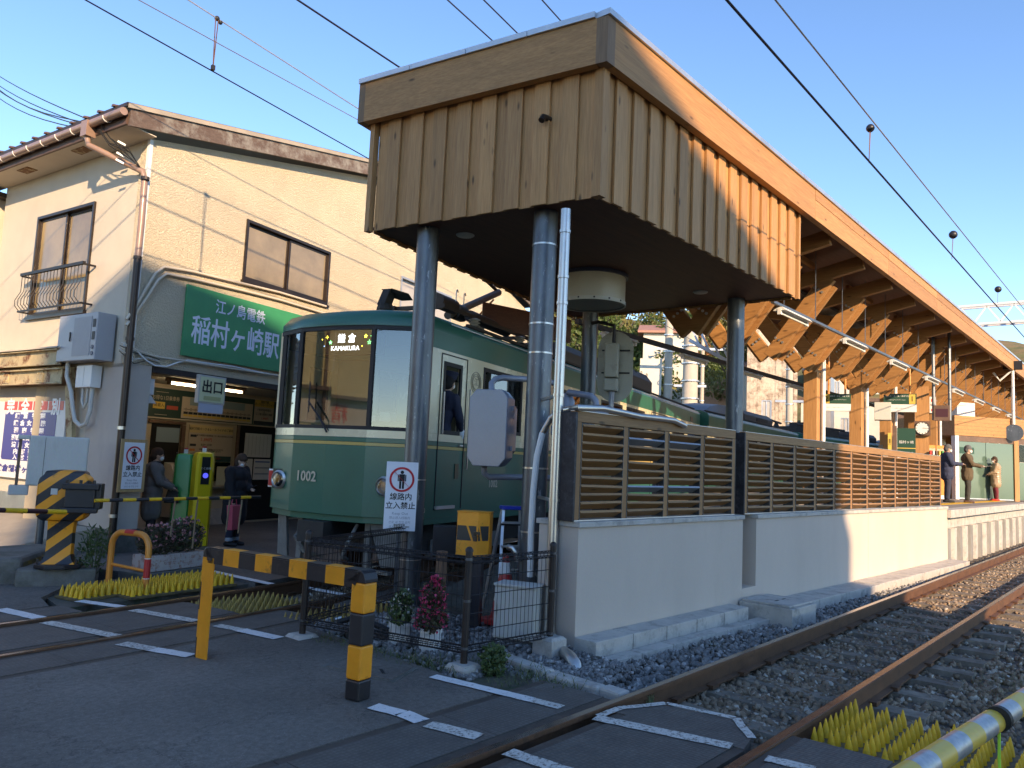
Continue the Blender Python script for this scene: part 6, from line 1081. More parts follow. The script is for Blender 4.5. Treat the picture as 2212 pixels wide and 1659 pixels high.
wd = thing('weed_plant', 'bushy green nettle-like weed growing outside the fence corner', 'weed', tuple(gp(1065, 1452, -.03))); leafmesh('leaves', cloud(12, 420, (0, 0, .09), (.12, .12, .13), .1), 0, .045, m_leaf, wd, 11, asp=.75); part('stem', MB().tube([(0, 0, -.02), (.01, 0, .18)], .006, 5), m_leaf, wd)
# card reader pillars
for nm, col, lab, (px, py), h in (('card_reader', flat('reader_yellow', (.80, .58, .02), .3), 'yellow card reader pillar wrapped in clear plastic with a round blue sensor', (424, 1178), 1.60), ('card_reader', flat('reader_green', (.02, .34, .09), .25), 'green card reader pillar wrapped in clear plastic behind the yellow one', (385, 1172), 1.56)):
    b_ = gp(px, py, 0); t = thing(nm, lab, 'card reader', (b_.x, b_.y, 0), facecam(b_, 18 if px > 400 else -10), 'card readers at the station entrance')
    part('pillar', MB().loft([[(x * k, y * k, z) for x, y in ((-.15, -.11), (-.11, -.15), (.11, -.15), (.15, -.11), (.15, .12), (-.15, .12))] for k, z in ((1, 0), (1, h - .12), (.85, h - .02), (.5, h))]), col, t, sm=30)
    part('plastic_cover', MB().loft([[(x * k, y * k, z) for x, y in ((-.165, -.12), (-.12, -.17), (.12, -.17), (.165, -.12), (.165, .135), (-.165, .135))] for k, z in ((1, .3), (1.02, .9), (1.0, h - .1), (.87, h + .02))], cap=False), glass('plastic_film', boost=-.6, rough=.12, tint=(.97, .98, .97)), t, sm=30)
    part('top_tag', MB().box(-.03, .03, -.02, .02, h, h + .07), m_wht, t); part('top_tag', MB().box(-.03, .03, -.021, .021, h + .071, h + .10), m_red, t)
    if px > 400: part('reader_panel', MB().box(-.07, .07, -.158, -.152, h - .55, h - .08), m_black, t); part('blue_sensor', MB().lathe([(.045, 0), (.045, .008)], 20, Matrix.Translation((0, -.166, h - .40)) @ Matrix.Rotation(R(90), 4, 'X')), flat('sensor_blue', (.05, .07, .75), .3, .6), t); text('ＩＣ出場', .045, m_wht, t, face(0, -.160, h - .28)); text('乗るとき', .05, m_blk, t, face(0, -.153, h - .80))
# keep-out signs
def keepout(t, w, h, board):
    if board: boxpart('plywood', -w / 2 - .055, w / 2 + .055, .0, .018, -h / 2 - .05, h / 2 + .05, wood('plywood', (.46, .29, .13), 2, 8, knots=False), t)
    boxpart('sheet', -w / 2, w / 2, -.006, -.001, -h / 2, h / 2, flat('sign_white', (.74, .76, .80), .35), t)
    k = w / .36; c = h / 2 - .20 * k
    rr = part('red_ring', MB().lathe([(.142 * k, 0), (.142 * k, .003), (.118 * k, .003), (.118 * k, 0)], 36, Matrix.Translation((0, -.007, c)) @ Matrix.Rotation(R(90), 4, 'X'), cap=False).beam((-.09 * k, -.0085, c + .09 * k), (.09 * k, -.0085, c - .09 * k), .003, .024 * k, None, (0, 1, 0)), flat('sign_red', (.60, .02, .03), .4), t)
    f = MB().box(-.032 * k, .032 * k, -.0075, -.0065, c - .02 * k, c + .06 * k).box(-.028 * k, -.004 * k, -.0075, -.0065, c - .105 * k, c - .021 * k).box(.004 * k, .028 * k, -.0075, -.0065, c - .105 * k, c - .021 * k).box(-.048 * k, -.036 * k, -.0075, -.0065, c - .02 * k, c + .055 * k).box(.036 * k, .048 * k, -.0075, -.0065, c - .02 * k, c + .055 * k); part('pictogram', f.lathe([(.020 * k, 0), (.020 * k, .001)], 14, Matrix.Translation((0, -.0065, c + .082 * k)) @ Matrix.Rotation(R(90), 4, 'X')), MATS['ink'], t)
    z = c - .20 * k
    for s_, sz, dz in (('線路内', .085, 0), ('立入禁止', .085, .10), ('Keep Out', .045, .185), ('禁止进入线路内', .034, .235), ('선로 내 진입 금지', .034, .285)): text(s_, sz * k, MATS['ink'] if sz > .05 else MATS['grey_ink'] if 'grey_ink' in MATS else m_blk, t, face(0, -.0075, z - dz * k), bold=.0012 if sz > .05 else 0, depth=.001)
flat('grey_ink', (.16, .17, .22), .6)
q = wallpt(274, 1005, HC, GA)[2] - Vector((-math.sin(R(GA)), math.cos(R(GA)), 0)) * .14; t = thing('keep_out_sign', 'white keep out sign on a plywood board fixed to the dark corner downpipe', 'keep out sign', tuple(q), GA, 'track keep out signs'); keepout(t, .36, .72, True)
q = at(866, 1072, 8.95); t = thing('keep_out_sign', 'white keep out sign half hidden behind the front left canopy column', 'keep out sign', tuple(q), facecam(q, 3), 'track keep out signs'); keepout(t, .36, .78, False); text('鎌倉警察署\n江ノ島電鉄株式会社', .026, MATS['ink'], t, face(0, -.0075, -.335)); 
part('sign_post', MB().box(-.02, .02, .0, .03, -1.2, .38), m_galv, t)
# hoop guard of steel angle in the foreground
ha, hb_ = gp(441, 1420, 0), gp(775, 1510, 0); dv = hb_ - ha; Lh = dv.length; ho = thing('hoop_guard', 'yellow and black striped angle-steel guard rail standing in the road in front of the fence', 'guard rail', tuple(ha), math.degrees(math.atan2(dv.y, dv.x))); HH = .885
def lsec(nm, p0, p1, ax, m, w=.13, th=.012):
    """angle iron: front flange faces -Y, second flange along ax"""
    p0, p1 = Vector(p0), Vector(p1)
    if ax == 'v': mb = MB().box(p0.x - w * .5, p0.x + w * .5, -.045, -.045 + th, p0.z, p1.z).box(p0.x - w * .5 if p0.x < .5 else p0.x + w * .5 - th, p0.x - w * .5 + th if p0.x < .5 else p0.x + w * .5, -.045 + th + .0005, .055, p0.z, p1.z)
    else: mb = MB().box(p0.x, p1.x, -.045, -.045 + th, HH - w, HH - th - .0005).box(p0.x, p1.x, -.045, .055, HH - th, HH).box(p0.x, p1.x, .04, .055, HH - w * .9, HH - th - .0005)
    return part(nm, mb, m, ho, bev=.003)
for x, zs in ((0, ((0, .16, m_blk), (.16, .38, m_yel), (.38, .60, m_blk), (.60, .80, m_yel))), (Lh, ((0, .14, m_blk), (.14, .37, m_yel), (.37, .59, m_blk), (.59, .80, m_yel)))):
    for z0, z1, m in zs:
        if x == 0:
            part('leg_band', MB().box(-.05, .08, -.045, -.033, z0, z1), m_yel, ho); part('leg_band', MB().box(-.062, -.05, -.045, .055, z0, z1), m, ho)
        else: part('leg_band', MB().box(x - .075, x + .055, -.07, .06, z0, z1), m, ho, bev=.014)
n = 9; wv = Lh + .02
for i in range(n): m = m_yel if i % 2 else m_blk; lsec('rail_band', (.0 + wv * i / n, 0, 0), (wv * (i + 1) / n, 0, 0), 'h', m)
part('corner_bend', MB().loft([[(-.062, y, .80), (.05, y, .80), (.05, y, HH - .1), (0, y, HH - .1), (0, y, HH), (-.03, y, HH - .005), (-.055, y, HH - .03)] for y in (-.047, .055)]), m_blk, ho, bev=.006); part('corner_bend', MB().loft([[(Lh - .077, y, .80), (Lh + .058, y, .80), (Lh + .058, y, HH - .06), (Lh + .04, y, HH - .018), (Lh + .015, y, HH + .001), (Lh - .02, y, HH + .001), (Lh - .04, y, HH - .1)] for y in (-.072, .062)]), m_blk, ho, bev=.008)
# spike mats
m_matb = M('spike_mat_base', (.20, .135, .05), .7, var=.3, vs=8, bump=.2, dirt=(.09, .07, .04), dsc=6, dth=(.4, .6))
CONES = {}; cone = None
m_dusty = M('dusty_spike', (.44, .28, .06), .6, var=.3, vs=9, dirt=(.16, .11, .05), dsc=7, dth=(.45, .7))
def spikemat(lab, T, nx, ny, sp_, m=m_ylw, hgt=.122, r=.028):
    global cone
    m_ = m; cone = CONES.get(m.name)
    t = thing('spike_mat', lab, 'spike mat', (0, 0, 0), 0, 'anti-trespass spike mats'); t.matrix_world = T
    part('mat_base', MB().box(-sp_ * .6, (nx - .4) * sp_, -sp_ * .6, (ny - .4) * sp_, -.03, 0), m_matb, t, bev=.004)
    for i in range(nx):
        for j in range(ny):
            o_ = (sp_ * .5 if i % 2 else 0); Tc = Matrix.Translation((i * sp_, j * sp_ + o_ * .0, 0)) @ Matrix.Scale(random.uniform(.94, 1.05), 4) @ Matrix.Rotation(R(random.uniform(-3, 3)), 4, 'Y')
            if cone is None: cone = part('spike', MB().lathe([(r, .001), (r * .8, .05), (r * .28, hgt - .015), (.004, hgt)], 10), m, t, Tc, sm=50); CONES[m.name] = cone
            else: c = cone.copy(); COL.objects.link(c); c.parent = t; c.matrix_local = Tc
    return t
tmat = lambda x, y, z, a: Matrix.Translation((x, y, z)) @ Matrix.Rotation(R(a), 4, 'Z')
q = gp(1795, 1590, -.10); spikemat('separate brown-based spike mat nearest the rail at lower right', tmat(5.44, 1.54, -.10, 0), 9, 4, .11)
spikemat('yellow spike mat behind the foreground barrier pole at the bottom right', tmat(5.44, .44, -.12, 0), 9, 10, .11); spikemat('yellow spike mat at the right edge under the pole', tmat(5.44, -.70, -.12, 0), 9, 10, .11)
spikemat('bright yellow spike mat between the orange hoop and the far rail', tmat(3.98, 8.86, -.004, 8), 17, 8, .082); spikemat('row of yellow spikes left of the far rail in front of the planter', tmat(3.50, 9.02, -.004, 14), 6, 5, .082)
spikemat('dusty spike mat between the rails of the train track', tmat(4.45, 7.40, -.11, 8), 13, 11, .082, m_dusty); spikemat('spike mat between the near rail and the wire fence', tmat(4.72, 6.62, -.08, 6), 17, 5, .082, m_dusty)
# ---------------------------------------------------------------- wire fence enclosure
FP = [Vector((4.33, 6.13, 0)), Vector((4.74, 4.46, 0)), Vector((5.76, 4.36, 0)), Vector((6.35, 6.80, 0))]
fe = thing('wire_fence', 'dark brown welded wire fence enclosing flower pots and the grey cabinet', 'fence')
for i, p in enumerate(FP):
    po = part('post', MB().lathe([(.030, -.02), (.030, .93)], 14, Matrix.Translation(p)), m_fence, fe, sm=50); part('post_cap', MB().lathe([(.034, .93), (.033, .95), (.018, .968), (.004, .972)], 14, Matrix.Translation(p)), m_fence, po, sm=50)
    if i < 3: part('foot_block', MB().loft([[(p.x + x * k, p.y + y * k, z) for x, y in ((-1, -1), (1, -1), (1, 1), (-1, 1))] for k, z in ((.11, -.2), (.11, .0 if i < 2 else .10), (.085, .03 if i < 2 else .125))]), m_conc2, po, rotm(0))
    for z in (.14, .52, .86): part('clip', MB().lathe([(.033, z), (.036, z), (.036, z + .02), (.033, z + .02)], 12, Matrix.Translation(p), cap=False), m_galv, po)
def wirepanel(p, q):
    d = (q - p); L = d.length; d.normalize(); nrm = Vector((-d.y, d.x, 0)); mb = MB(); n = int(L / .048)
    for k in range(n + 1):
        c = p + d * (L * k / n); mb.tube([c + Vector((0, 0, .16)), c + Vector((0, 0, .84))], .0030, 4, cap=False)
        for zc in (.14, .86):
            s = 1 if zc > .5 else -1; mb.tube([c + nrm * (math.sin(a) * .032) + Vector((0, 0, zc + math.cos(a) * .03)) for a in [R(t) for t in (180, 240, 300, 360, 60, 120, 180)]], .0030, 4, cap=False)
    for z in (.28, .42, .57, .72): mb.tube([p + Vector((0, 0, z)), q + Vector((0, 0, z))], .0042, 5)
    for zc in (.14, .86):
        for a in (0, 60, 120, 180, 240, 300): o = nrm * (math.sin(R(a)) * .034) + Vector((0, 0, zc + math.cos(R(a)) * .032)); mb.tube([p + o, q + o], .0042, 5)
    part('wire_panel', mb, m_fence, fe, kind='stuff')
wirepanel(FP[0], FP[1]); wirepanel(FP[1], FP[2]); wirepanel(FP[0], FP[3])
# pots
def pot(x, y, lab, fl, lf, hh, ww, nfl):
    t = thing('flower_pot', lab, 'flower pot', (x, y, -.05)); part('pot', MB().lathe([(.075, 0), (.098, .17), (.108, .175), (.108, .21), (.098, .21), (.092, .18)], 20), m_wht, t, sm=30); part('soil', MB().lathe([(.090, .178), (.090, .183)], 16), m_gnd, t)
    for k in range(8): part('rib', MB().box(.078, .098, -.004, .004, .01, .14, Matrix.Rotation(k * math.pi / 4, 4, 'Z')), m_wht, t)
    sd_ = int(x * 100); leafmesh('foliage', np.concatenate([cloud(sd_, 260, (0, 0, .28), (ww, ww * .9, .12), .1), cloud(sd_ + 9, 90, (ww * .6, ww * .3, .38), (.06, .06, .08), .1), cloud(sd_ + 8, 80, (-ww * .5, -ww * .5, .25), (.07, .07, .06), .1), cloud(sd_ + 1, 260, (.01, 0, .26 + hh * .5), (ww * .75, ww * .75, hh * .5), .1), cloud(sd_ + 2, 70, (.04, 0, .24 + hh * .95), (ww * .3, ww * .3, .07), .1)]), 0, .045, lf, t, 2, asp=.85); leafmesh('blossom', np.concatenate([cloud(sd_ + 5, nfl, (0, 0, .27), (ww * 1.05, ww * 1.05, .12), .8), cloud(sd_ + 3, nfl * 2, (.01, 0, .26 + hh * .5), (ww * .85, ww * .85, hh * .52), .6), cloud(sd_ + 4, nfl // 2, (.04, 0, .25 + hh), (ww * .35, ww * .35, .06), .3)]), 0, .028, fl, t, 8, asp=1.)
    return t
a, b = gp(862, 1388, -.03), gp(928, 1402, -.03); pot(a.x, a.y, 'white pot of pale green begonia with white flowers inside the wire fence', m_whitef, m_begg, .20, .13, 40); pot(b.x, b.y, 'white pot of bushy red-leaved begonia with crimson flowers inside the wire fence', m_pinkf, m_begl, .36, .155, 170)
# cabinet
ca = gp(1055, 1370, -.02); cb = thing('trackside_cabinet', 'squat light grey steel cabinet inside the corner of the wire fence', 'cabinet', (5.72, 5.02, 0), -72)
boxpart('body', 0, .42, 0, .24, -.0, .49, m_grey, cb, bev=.006); boxpart('door', .012, .33, -.012, -.001, .015, .465, m_grey, cb, bev=.004); boxpart('lid', -.012, .432, -.02, .25, .492, .515, m_grey, cb, bev=.004); boxpart('latch', .03, .045, -.022, -.013, .22, .32, m_steel, cb); boxpart('plinth', .02, .40, .02, .22, -.08, -.002, m_concd, cb)
# yellow box on a black stand
yb = gp(1030, 1345, 0); y_ = thing('emergency_box', 'yellow padlocked steel box with black triangle bands on a black stand', 'emergency box', (5.95, 5.55, 0), facecam((5.95, 5.55), -16)); sc = 8.14
part('case', MB().prism([(-.155, -.10), (.07, -.10), (.17, .0), (.17, .12), (-.155, .12)], .70, 1.145), m_yel, y_, bev=.005); part('lid_lip', MB().prism([(-.16, -.106), (.072, -.106), (.176, -.003), (.176, .125), (-.16, .125)], 1.147, 1.155), m_yel, y_)
for P_ in ([(-.15, .86), (.005, .86), (-.055, 1.01), (-.15, 1.01)], [(.028, .86), (.055, .86), (.055, 1.01), (-.030, 1.01)]): part('black_panel', MB().loft([[(x, y, z) for x, z in P_] for y in (-.1025, -.1005)]), m_blk, y_)
Tq = Matrix.Translation((.12, -.05, 0)) @ Matrix.Rotation(R(45), 4, 'Z')
for P_ in ([(-.062, .86), (-.035, .86), (-.062, 1.0)], [(-.012, .86), (.058, .86), (.058, 1.01), (-.045, 1.01)]): part('black_panel', MB().loft([[(x, y, z) for x, z in P_] for y in (-.0025, -.0005)]), m_blk, y_, Tq)
part('hasp', MB().box(.03, .10, -.118, -.103, .925, .955), m_bronze, y_); part('padlock', MB().box(.035, .07, -.135, -.104, .86, .91).tube([(.042, -.12, .91), (.042, -.12, .94), (.063, -.12, .94), (.063, -.12, .91)], .005, 6), m_bronze, y_)
part('stand', MB().box(-.05, .10, -.02, .10, -.02, .699), flat('navy_black', (.012, .014, .024), .4), y_); part('stand_foot', MB().box(-.16, .16, -.10, .16, -.06, -.02), m_blk, y_, bev=.01); part('stand_foot_block', MB().box(-.25, .22, -.22, .24, -.12, -.062), m_conc2, y_)
# step ladder and traffic cone
L0 = at(1105, 1140, 8.75); ld = thing('step_ladder', 'aluminium step ladder with a blue top behind the yellow box', 'step ladder', (L0.x, L0.y, 0), facecam(L0, 15))
for s in (-1, 1):
    part('side_rail', MB().beam((s * .10, 0, 1.15), (s * .20, -.32, .0), .03, .06), m_alu, ld); part('side_rail', MB().beam((s * .10, .04, 1.15), (s * .20, .36, .0), .025, .05), m_alu, ld)
for k in range(4): z = .25 + k * .25; part('tread', MB().box(-.19 + k * .02, .19 - k * .02, -.27 + k * .065 - .04, -.27 + k * .065 + .04, z, z + .02), m_alu, ld)
part('top_cap', MB().box(-.13, .13, -.06, .09, 1.15, 1.19), flat('ladder_blue', (.01, .04, .38), .35), ld, bev=.008); part('lock_bar', MB().box(-.14, .14, -.09, -.06, .98, 1.0), m_black, ld)
q = at(1093, 1215, 8.35); tc = thing('traffic_cone', 'red and white banded traffic cone behind the wire fence', 'traffic cone', (q.x, q.y, 0))
for k, (z0, z1) in enumerate(((.04, .22), (.22, .36), (.36, .50), (.50, .62), (.62, .70))): part('cone_band', MB().lathe([(.15 - z0 * .17, z0), (.15 - z1 * .17, z1)], 20), (m_red if k % 2 == 0 else m_wht), tc, sm=40)
part('cone_foot', MB().box(-.19, .19, -.19, .19, -.02, .04), m_red, tc, bev=.01)
q = at(1112, 1200, 8.2); t = thing('steel_elbow', 'shiny bent steel pipe elbow beside the ladder', 'pipe elbow'); part('elbow', MB().tube([at(1098, 1182, 8.25), at(1108, 1184, 8.2), at(1116, 1196, 8.2), at(1118, 1212, 8.2)], .035, 12), m_steel, t, sm=50)
bt = thing('folded_trolley', 'black folded hand trolley with chrome bits lying against the wire fence', 'hand trolley'); q = gp(780, 1362, 0)
part('frame', MB().tube([gp(728, 1345, .06), gp(760, 1335, .10), gp(800, 1345, .10), gp(840, 1362, .05)], .028, 8).tube([gp(735, 1372, .03), gp(775, 1352, .12), gp(835, 1375, .03)], .022, 8), m_black, bt, sm=50); part('wheel', MB().tube([gp(752, 1368, .04), gp(758, 1371, .04)], .05, 14).tube([gp(823, 1368, .05), gp(829, 1371, .05)], .05, 14), m_black, bt, sm=50); part('chrome_end', MB().tube([gp(722, 1338, .09), gp(736, 1334, .10)], .02, 8).tube([gp(836, 1355, .07), gp(842, 1362, .05)], .022, 8), m_steel, bt)
st_ = thing('stake', 'old brown wooden stake standing inside the fence behind the yellow box', 'stake'); q = at(953, 1230, 8.0); part('stake', MB().box(-.04, .04, -.04, .04, -.05, .75, Matrix.Translation((q.x, q.y, 0))), m_brown, st_)
bx2 = thing('point_machine_box', 'small dark trackside box beside the train wheels', 'box'); q = at(960, 1160, 8.9); part('case', MB().box(-.13, .13, -.1, .1, .62, .93, rotm(facecam(q), (q.x, q.y, 0))), m_dark, bx2, bev=.01); part('leg', MB().box(-.03, .03, -.03, .03, -.05, .62, rotm(facecam(q), (q.x, q.y, 0))), m_dark, bx2)
# ---------------------------------------------------------------- foreground barrier pole, lower right
a, b = at(2250, 1490, 3.95), at(1970, 1672, 2.72); d = (a - b); a2 = b + d * 2.0; b2 = b - d * .6; fp = thing('barrier_pole', 'thick yellow and silver banded barrier pole crossing the bottom right corner', 'barrier pole'); D_ = a2 - b2; N_ = 26
m_silv = M('silver_tape', (.42, .42, .42), .35, .5, var=.25, vs=30, bump=.1)
for i in range(N_): part('band', MB().tube([b2 + D_ * (i / N_), b2 + D_ * ((i + 1) / N_)], .040, 20), M('pole_yellow', (.72, .46, .07), .4, var=.06, bump=.03) if i % 2 else m_silv, fp, sm=50)
cq = at(2158, 1552, 3.40)
part('rubber_band', MB().tube([cq - d.normalized() * .012, cq + d.normalized() * .012], .0435, 20), m_black, fp, sm=50); part('green_string', MB().tube([cq - Vector((0, 0, .04)), cq - Vector((.01, 0, .14)), cq - Vector((.02, .01, .30))], .005, 6), flat('lime_string', (.35, .75, .05), .5), fp)
# ================================================================ platform furniture
def hang(nm, lab, cat, px0, py0, px1, py1, dist, body, h_top=None, ang=None, th=.12):
    a, b = at(px0, py0, dist), at(px1, py1, dist); c = (at(px0, py0, dist) + at(px1, py1, dist)) / 2; w = abs((at(px1, (py0 + py1) / 2, dist) - at(px0, (py0 + py1) / 2, dist)).length); h = a.z - b.z + 0
    zc = at((px0 + px1) / 2, (py0 + py1) / 2, dist).z; h = at((px0 + px1) / 2, py0, dist).z - at((px0 + px1) / 2, py1, dist).z
    t = thing(nm, lab, cat, (c.x, c.y, zc), facecam(c) if ang is None else ang); return t, w, h
gdk = flat('platform_sign_green', (.015, .06, .035), .4)
for num, lab, p, dist in (('1', 'green and white hanging direction sign with the yellow number one square', (1909, 856, 1980, 885), 24.5), ('2', 'green and white hanging direction sign for platform two between two wooden posts', (1778, 856, 1838, 883), 22.0)):
    t, w, h = hang('direction_sign', lab, 'direction sign', *p, dist, None); t['group'] = 'hanging direction signs'
    sy = h * .36; hx = 1.35; h = h * hx; boxpart('green_panel', -w / 2, w / 2, -.06, .06, -h * .08, h / 2, gdk, t); boxpart('white_panel', -w / 2, w / 2, -.06, .06, -h / 2, -h * .085, m_wht, t)
    sgx = 1 if num == '1' else -1; boxpart('number_square', *sorted((sgx * (w / 2 - .03), sgx * (w / 2 - .19 * w - .03))), -.064, -.061, -h * .06, h / 2 - .02, m_ybd, t); text(num, h * .42, MATS['ink'], t, face(sgx * (w / 2 - .11 * w - .02), -.066, h * .2))
    text('七里ヶ浜・江ノ島・藤沢 方面' if num == '1' else '極楽寺・長谷・鎌倉 方面', w * .062, m_wht, t, face(-sgx * .1 * w, -.062, h * .36)); text('for Shichirigahama, Enoshima, Fujisawa' if num == '1' else 'for Gokurakuji, Hase, Kamakura', w * .036, m_wht, t, face(-sgx * .1 * w, -.062, h * .16)); text('この先のホーム先端までお進みください', w * .038, MATS['grey_ink'], t, face(-.08 * w, -.062, -h * .3))
    for s in (-.3, .3): part('hanger', MB().tube([(s * w, 0, h / 2), (s * w, 0, h / 2 + 1.1)], .03, 6), m_org, t)
t, w, h = hang('departure_display', 'dark brown unlit departure display hung between two steel poles', 'display', 2017, 880, 2052, 905, 25.5, None); boxpart('case', -w / 2, w / 2, -.1, .1, -h * .65, h * .65, m_brown, t); boxpart('screen', -w * .38, w * .38, -.105, -.101, -h * .35, h * .35, flat('dull_led', (.06, .008, .008), .3), t)
for s in (-1, 1): part('pole', MB().tube([(s * w * .5, .12, -h * .6), (s * w * .5, .12, 2.6)], .045, 8), m_galv, t)
t, w, h = hang('platform_clock', 'round white station clock in a square brown frame on a wooden post', 'clock', 1975, 905, 2010, 945, 26.5, None); boxpart('frame', -w / 2, w / 2, -.0, .14, -w / 2, w / 2, m_brown, t); part('dial', MB().lathe([(w * .42, 0), (w * .42, .03)], 32, Matrix.Translation((0, -.002, 0)) @ Matrix.Rotation(R(90), 4, 'X')), m_wht, t); part('rim', MB().lathe([(w * .42, 0), (w * .46, .04), (w * .42, .045)], 32, Matrix.Translation((0, -.001, 0)) @ Matrix.Rotation(R(90), 4, 'X'), cap=False), m_black, t)
for k in range(12): a = R(30 * k); part('hour_mark', MB().box(-.01, .01, -.036, -.033, w * .34, w * .40, Matrix.Rotation(a, 4, 'Y')), m_blk, t)
part('hour_hand', MB().beam((0, -.036, 0), (w * .2, -.036, w * .09), .003, .025, None, (0, 1, 0)), m_blk, t); part('minute_hand', MB().beam((0, -.039, 0), (w * .33, -.039, -w * .03), .003, .018, None, (0, 1, 0)), m_blk, t); part('clock_post', MB().box(-w * .42, w * .42, .15, .5, -3.2, 1.3), m_wz, t)
t, w, h = hang('information_board', 'tall dark green timetable board with a blue fan emblem standing on the platform', 'information board', 1938, 925, 1978, 1010, 24.5, None); boxpart('board', -w / 2, w / 2, -.04, .04, -h / 2, h / 2, gdk, t); boxpart('frame_post', -w / 2 - .12, -w / 2 - .005, -.08, .08, -h, h / 2 + .06, m_brown, t); boxpart('yellow_line', -w / 2, w / 2, -.044, -.041, -h * .02, 0, m_ybd, t); text('稲村ヶ崎', w * .2, m_wht, t, face(0, -.043, h * .14)); text('極楽寺　七里ヶ浜', w * .09, m_wht, t, face(0, -.043, -h * .12)); part('blue_fan', MB().loft([[(0, y, -h * .40), (w * .22, y, -h * .28), (0, y, -h * .26), (-w * .22, y, -h * .28)] for y in (-.045, -.042)]), flat('fan_blue', (.05, .30, .60), .4), t); boxpart('white_notice', -w * .48, -w * .28, -.045, -.041, -h * .48, -h * .18, m_wht, t)
t, w, h = hang('ticket_validator', 'grey card reader cabinet with a small screen behind the screen top', 'card reader', 1892, 970, 1918, 1000, 21.5, None); boxpart('case', -w / 2, w / 2, -.15, .15, -1.2, h * .45, m_grey, t, bev=.02); boxpart('display', -w * .3, w * .1, -.1, .1, h * .5, h * .8, m_black, t); boxpart('plate', -w * .25, w * .02, -.155, -.151, h * .05, h * .3, m_wht, t); boxpart('slot', -.03, .03, -.155, -.151, -h * .35, -h * .05, m_blk, t)
t, w, h = hang('equipment_cabinet', 'large grey box fixed high on the third wooden post', 'cabinet', 1889, 870, 1925, 908, 23.5, None); boxpart('case', -w / 2, w / 2, -.2, .2, -h / 2, h / 2, m_grey, t, bev=.01)
for k, (p, d_) in enumerate((((2008, 857, 2022, 892), 27.0),)):
    t, w, h = hang('warning_notice', 'narrow white and red notice plate under the canopy by the clock', 'notice', *p, d_, None); boxpart('plate', -w / 2, w / 2, -.02, .02, -h / 2, h / 2, m_wht, t); boxpart('red_mark', -w * .25, w * .25, -.024, -.021, h * .18, h * .36, m_rd, t); boxpart('red_mark', -w * .25, w * .25, -.024, -.021, -h * .40, -h * .25, m_rd, t); text('禁煙', w * .4, m_blk, t, face(0, -.024, -h * .02))
# yellow warning pillars
for x, y0, y1, d_ in ((1922, 935, 975, 22.6), (2012, 985, 1010, 27.2)):
    t, w, h = hang('yellow_strip', 'tall yellow strip sign beside the third wooden post' if x < 2000 else 'yellow strip sign beside the vending machine', 'strip sign', x - 4, y0, x + 4, y1, d_, None); boxpart('strip', -w / 2, w / 2, -.02, .02, -h / 2, h / 2, m_ybd, t); text('乗\n車\n口', w * .7, m_blk, t, face(0, -.022, 0))
# vending machine
q = gp(2018, 1077, PLZ); t = thing('vending_machine', 'orange drinks vending machine beside the glass waiting room', 'vending machine', tuple(q), -40)
boxpart('body', -.55, .55, 0, .75, .02, 1.83, m_org, t, bev=.015); boxpart('display_window', -.48, .48, -.012, -.001, 1.05, 1.72, m_glass, t); boxpart('white_base', -.5, .5, -.01, .0, .0, .12, m_wht, t)
for r_ in range(3):
    for k in range(8): c_ = [m_rd, m_ybd, m_wht, flat('can_green', (.05, .3, .1), .3), m_brown][(r_ * 3 + k * 2) % 5]; part('drink_can', MB().lathe([(.04, 0), (.04, .14)], 10, Matrix.Translation((-.41 + k * .117, -.055, 1.08 + r_ * .21))), c_, t, sm=50)
# waiting room
wr = thing('waiting_room', 'timber-fronted waiting room with pale green glass doors on the platform', 'waiting room', (31.0, 5.75, PLZ), -36)
part('fascia', MB().box(-.15, 3.7, -.05, 3.0, 2.25, 2.95), m_wx, wr); 
for k in range(5): part('fascia_groove', MB().box(-.15, 3.7, -.056, -.051, 2.34 + k * .13, 2.345 + k * .13), m_brown, wr)
boxpart('head_rail', 0, 3.55, -.02, .05, 2.05, 2.248, m_brown, wr)
for x0, x1 in ((.05, 1.2), (1.22, 2.4)): boxpart('glass_door', x0, x1, .0, .02, .05, 2.04, M('green_film_glass', (.085, .14, .11), .12, var=.1, vs=1, bump=0, spec=.9), wr); boxpart('door_rail', x0, x1, -.01, .03, .02, .06, m_alu, wr)
boxpart('timber_post', 2.42, 2.62, -.04, .14, 0, 2.24, m_wz, wr); boxpart('timber_post', 3.52, 3.7, -.04, .14, 0, 2.24, m_wz, wr); boxpart('timber_post', -.12, .03, -.04, .14, 0, 2.24, m_wht, wr)
boxpart('side_glass', 2.63, 3.51, .02, .04, .05, 1.4, MATS['green_film_glass'], wr); boxpart('side_glass', 2.63, 3.51, .02, .04, 1.41, 2.04, m_glass, wr); boxpart('inner_wall', -.1, 3.6, 2.6, 2.7, 0, 2.3, m_cream, wr); boxpart('green_notice', .1, .7, -.012, -.001, 1.62, 1.84, gdk, wr); boxpart('bench', .2, 3.2, 1.6, 2.2, .3, .45, m_wx, wr)
t = thing('air_conditioner', 'white outdoor air conditioner unit on the waiting room roof', 'air conditioner', (32.4, 6.0, PLZ + 2.96), -36); boxpart('case', 0, .8, 0, .3, 0, .6, m_wht, t, bev=.01)
for k in range(6): boxpart('grille_bar', .05, .55, -.012, -.001, .08 + k * .08, .09 + k * .08, m_grey, t)
bk_ = thing('station_back_wall', 'dark far end wall of the platform in shade behind the waiting room', 'wall'); part('panel', MB().box(42, 60, 8.8, 9.0, PLZ, 4.2).box(46, 46.2, 4.9, 8.79, PLZ, 3.6), m_brown, bk_)
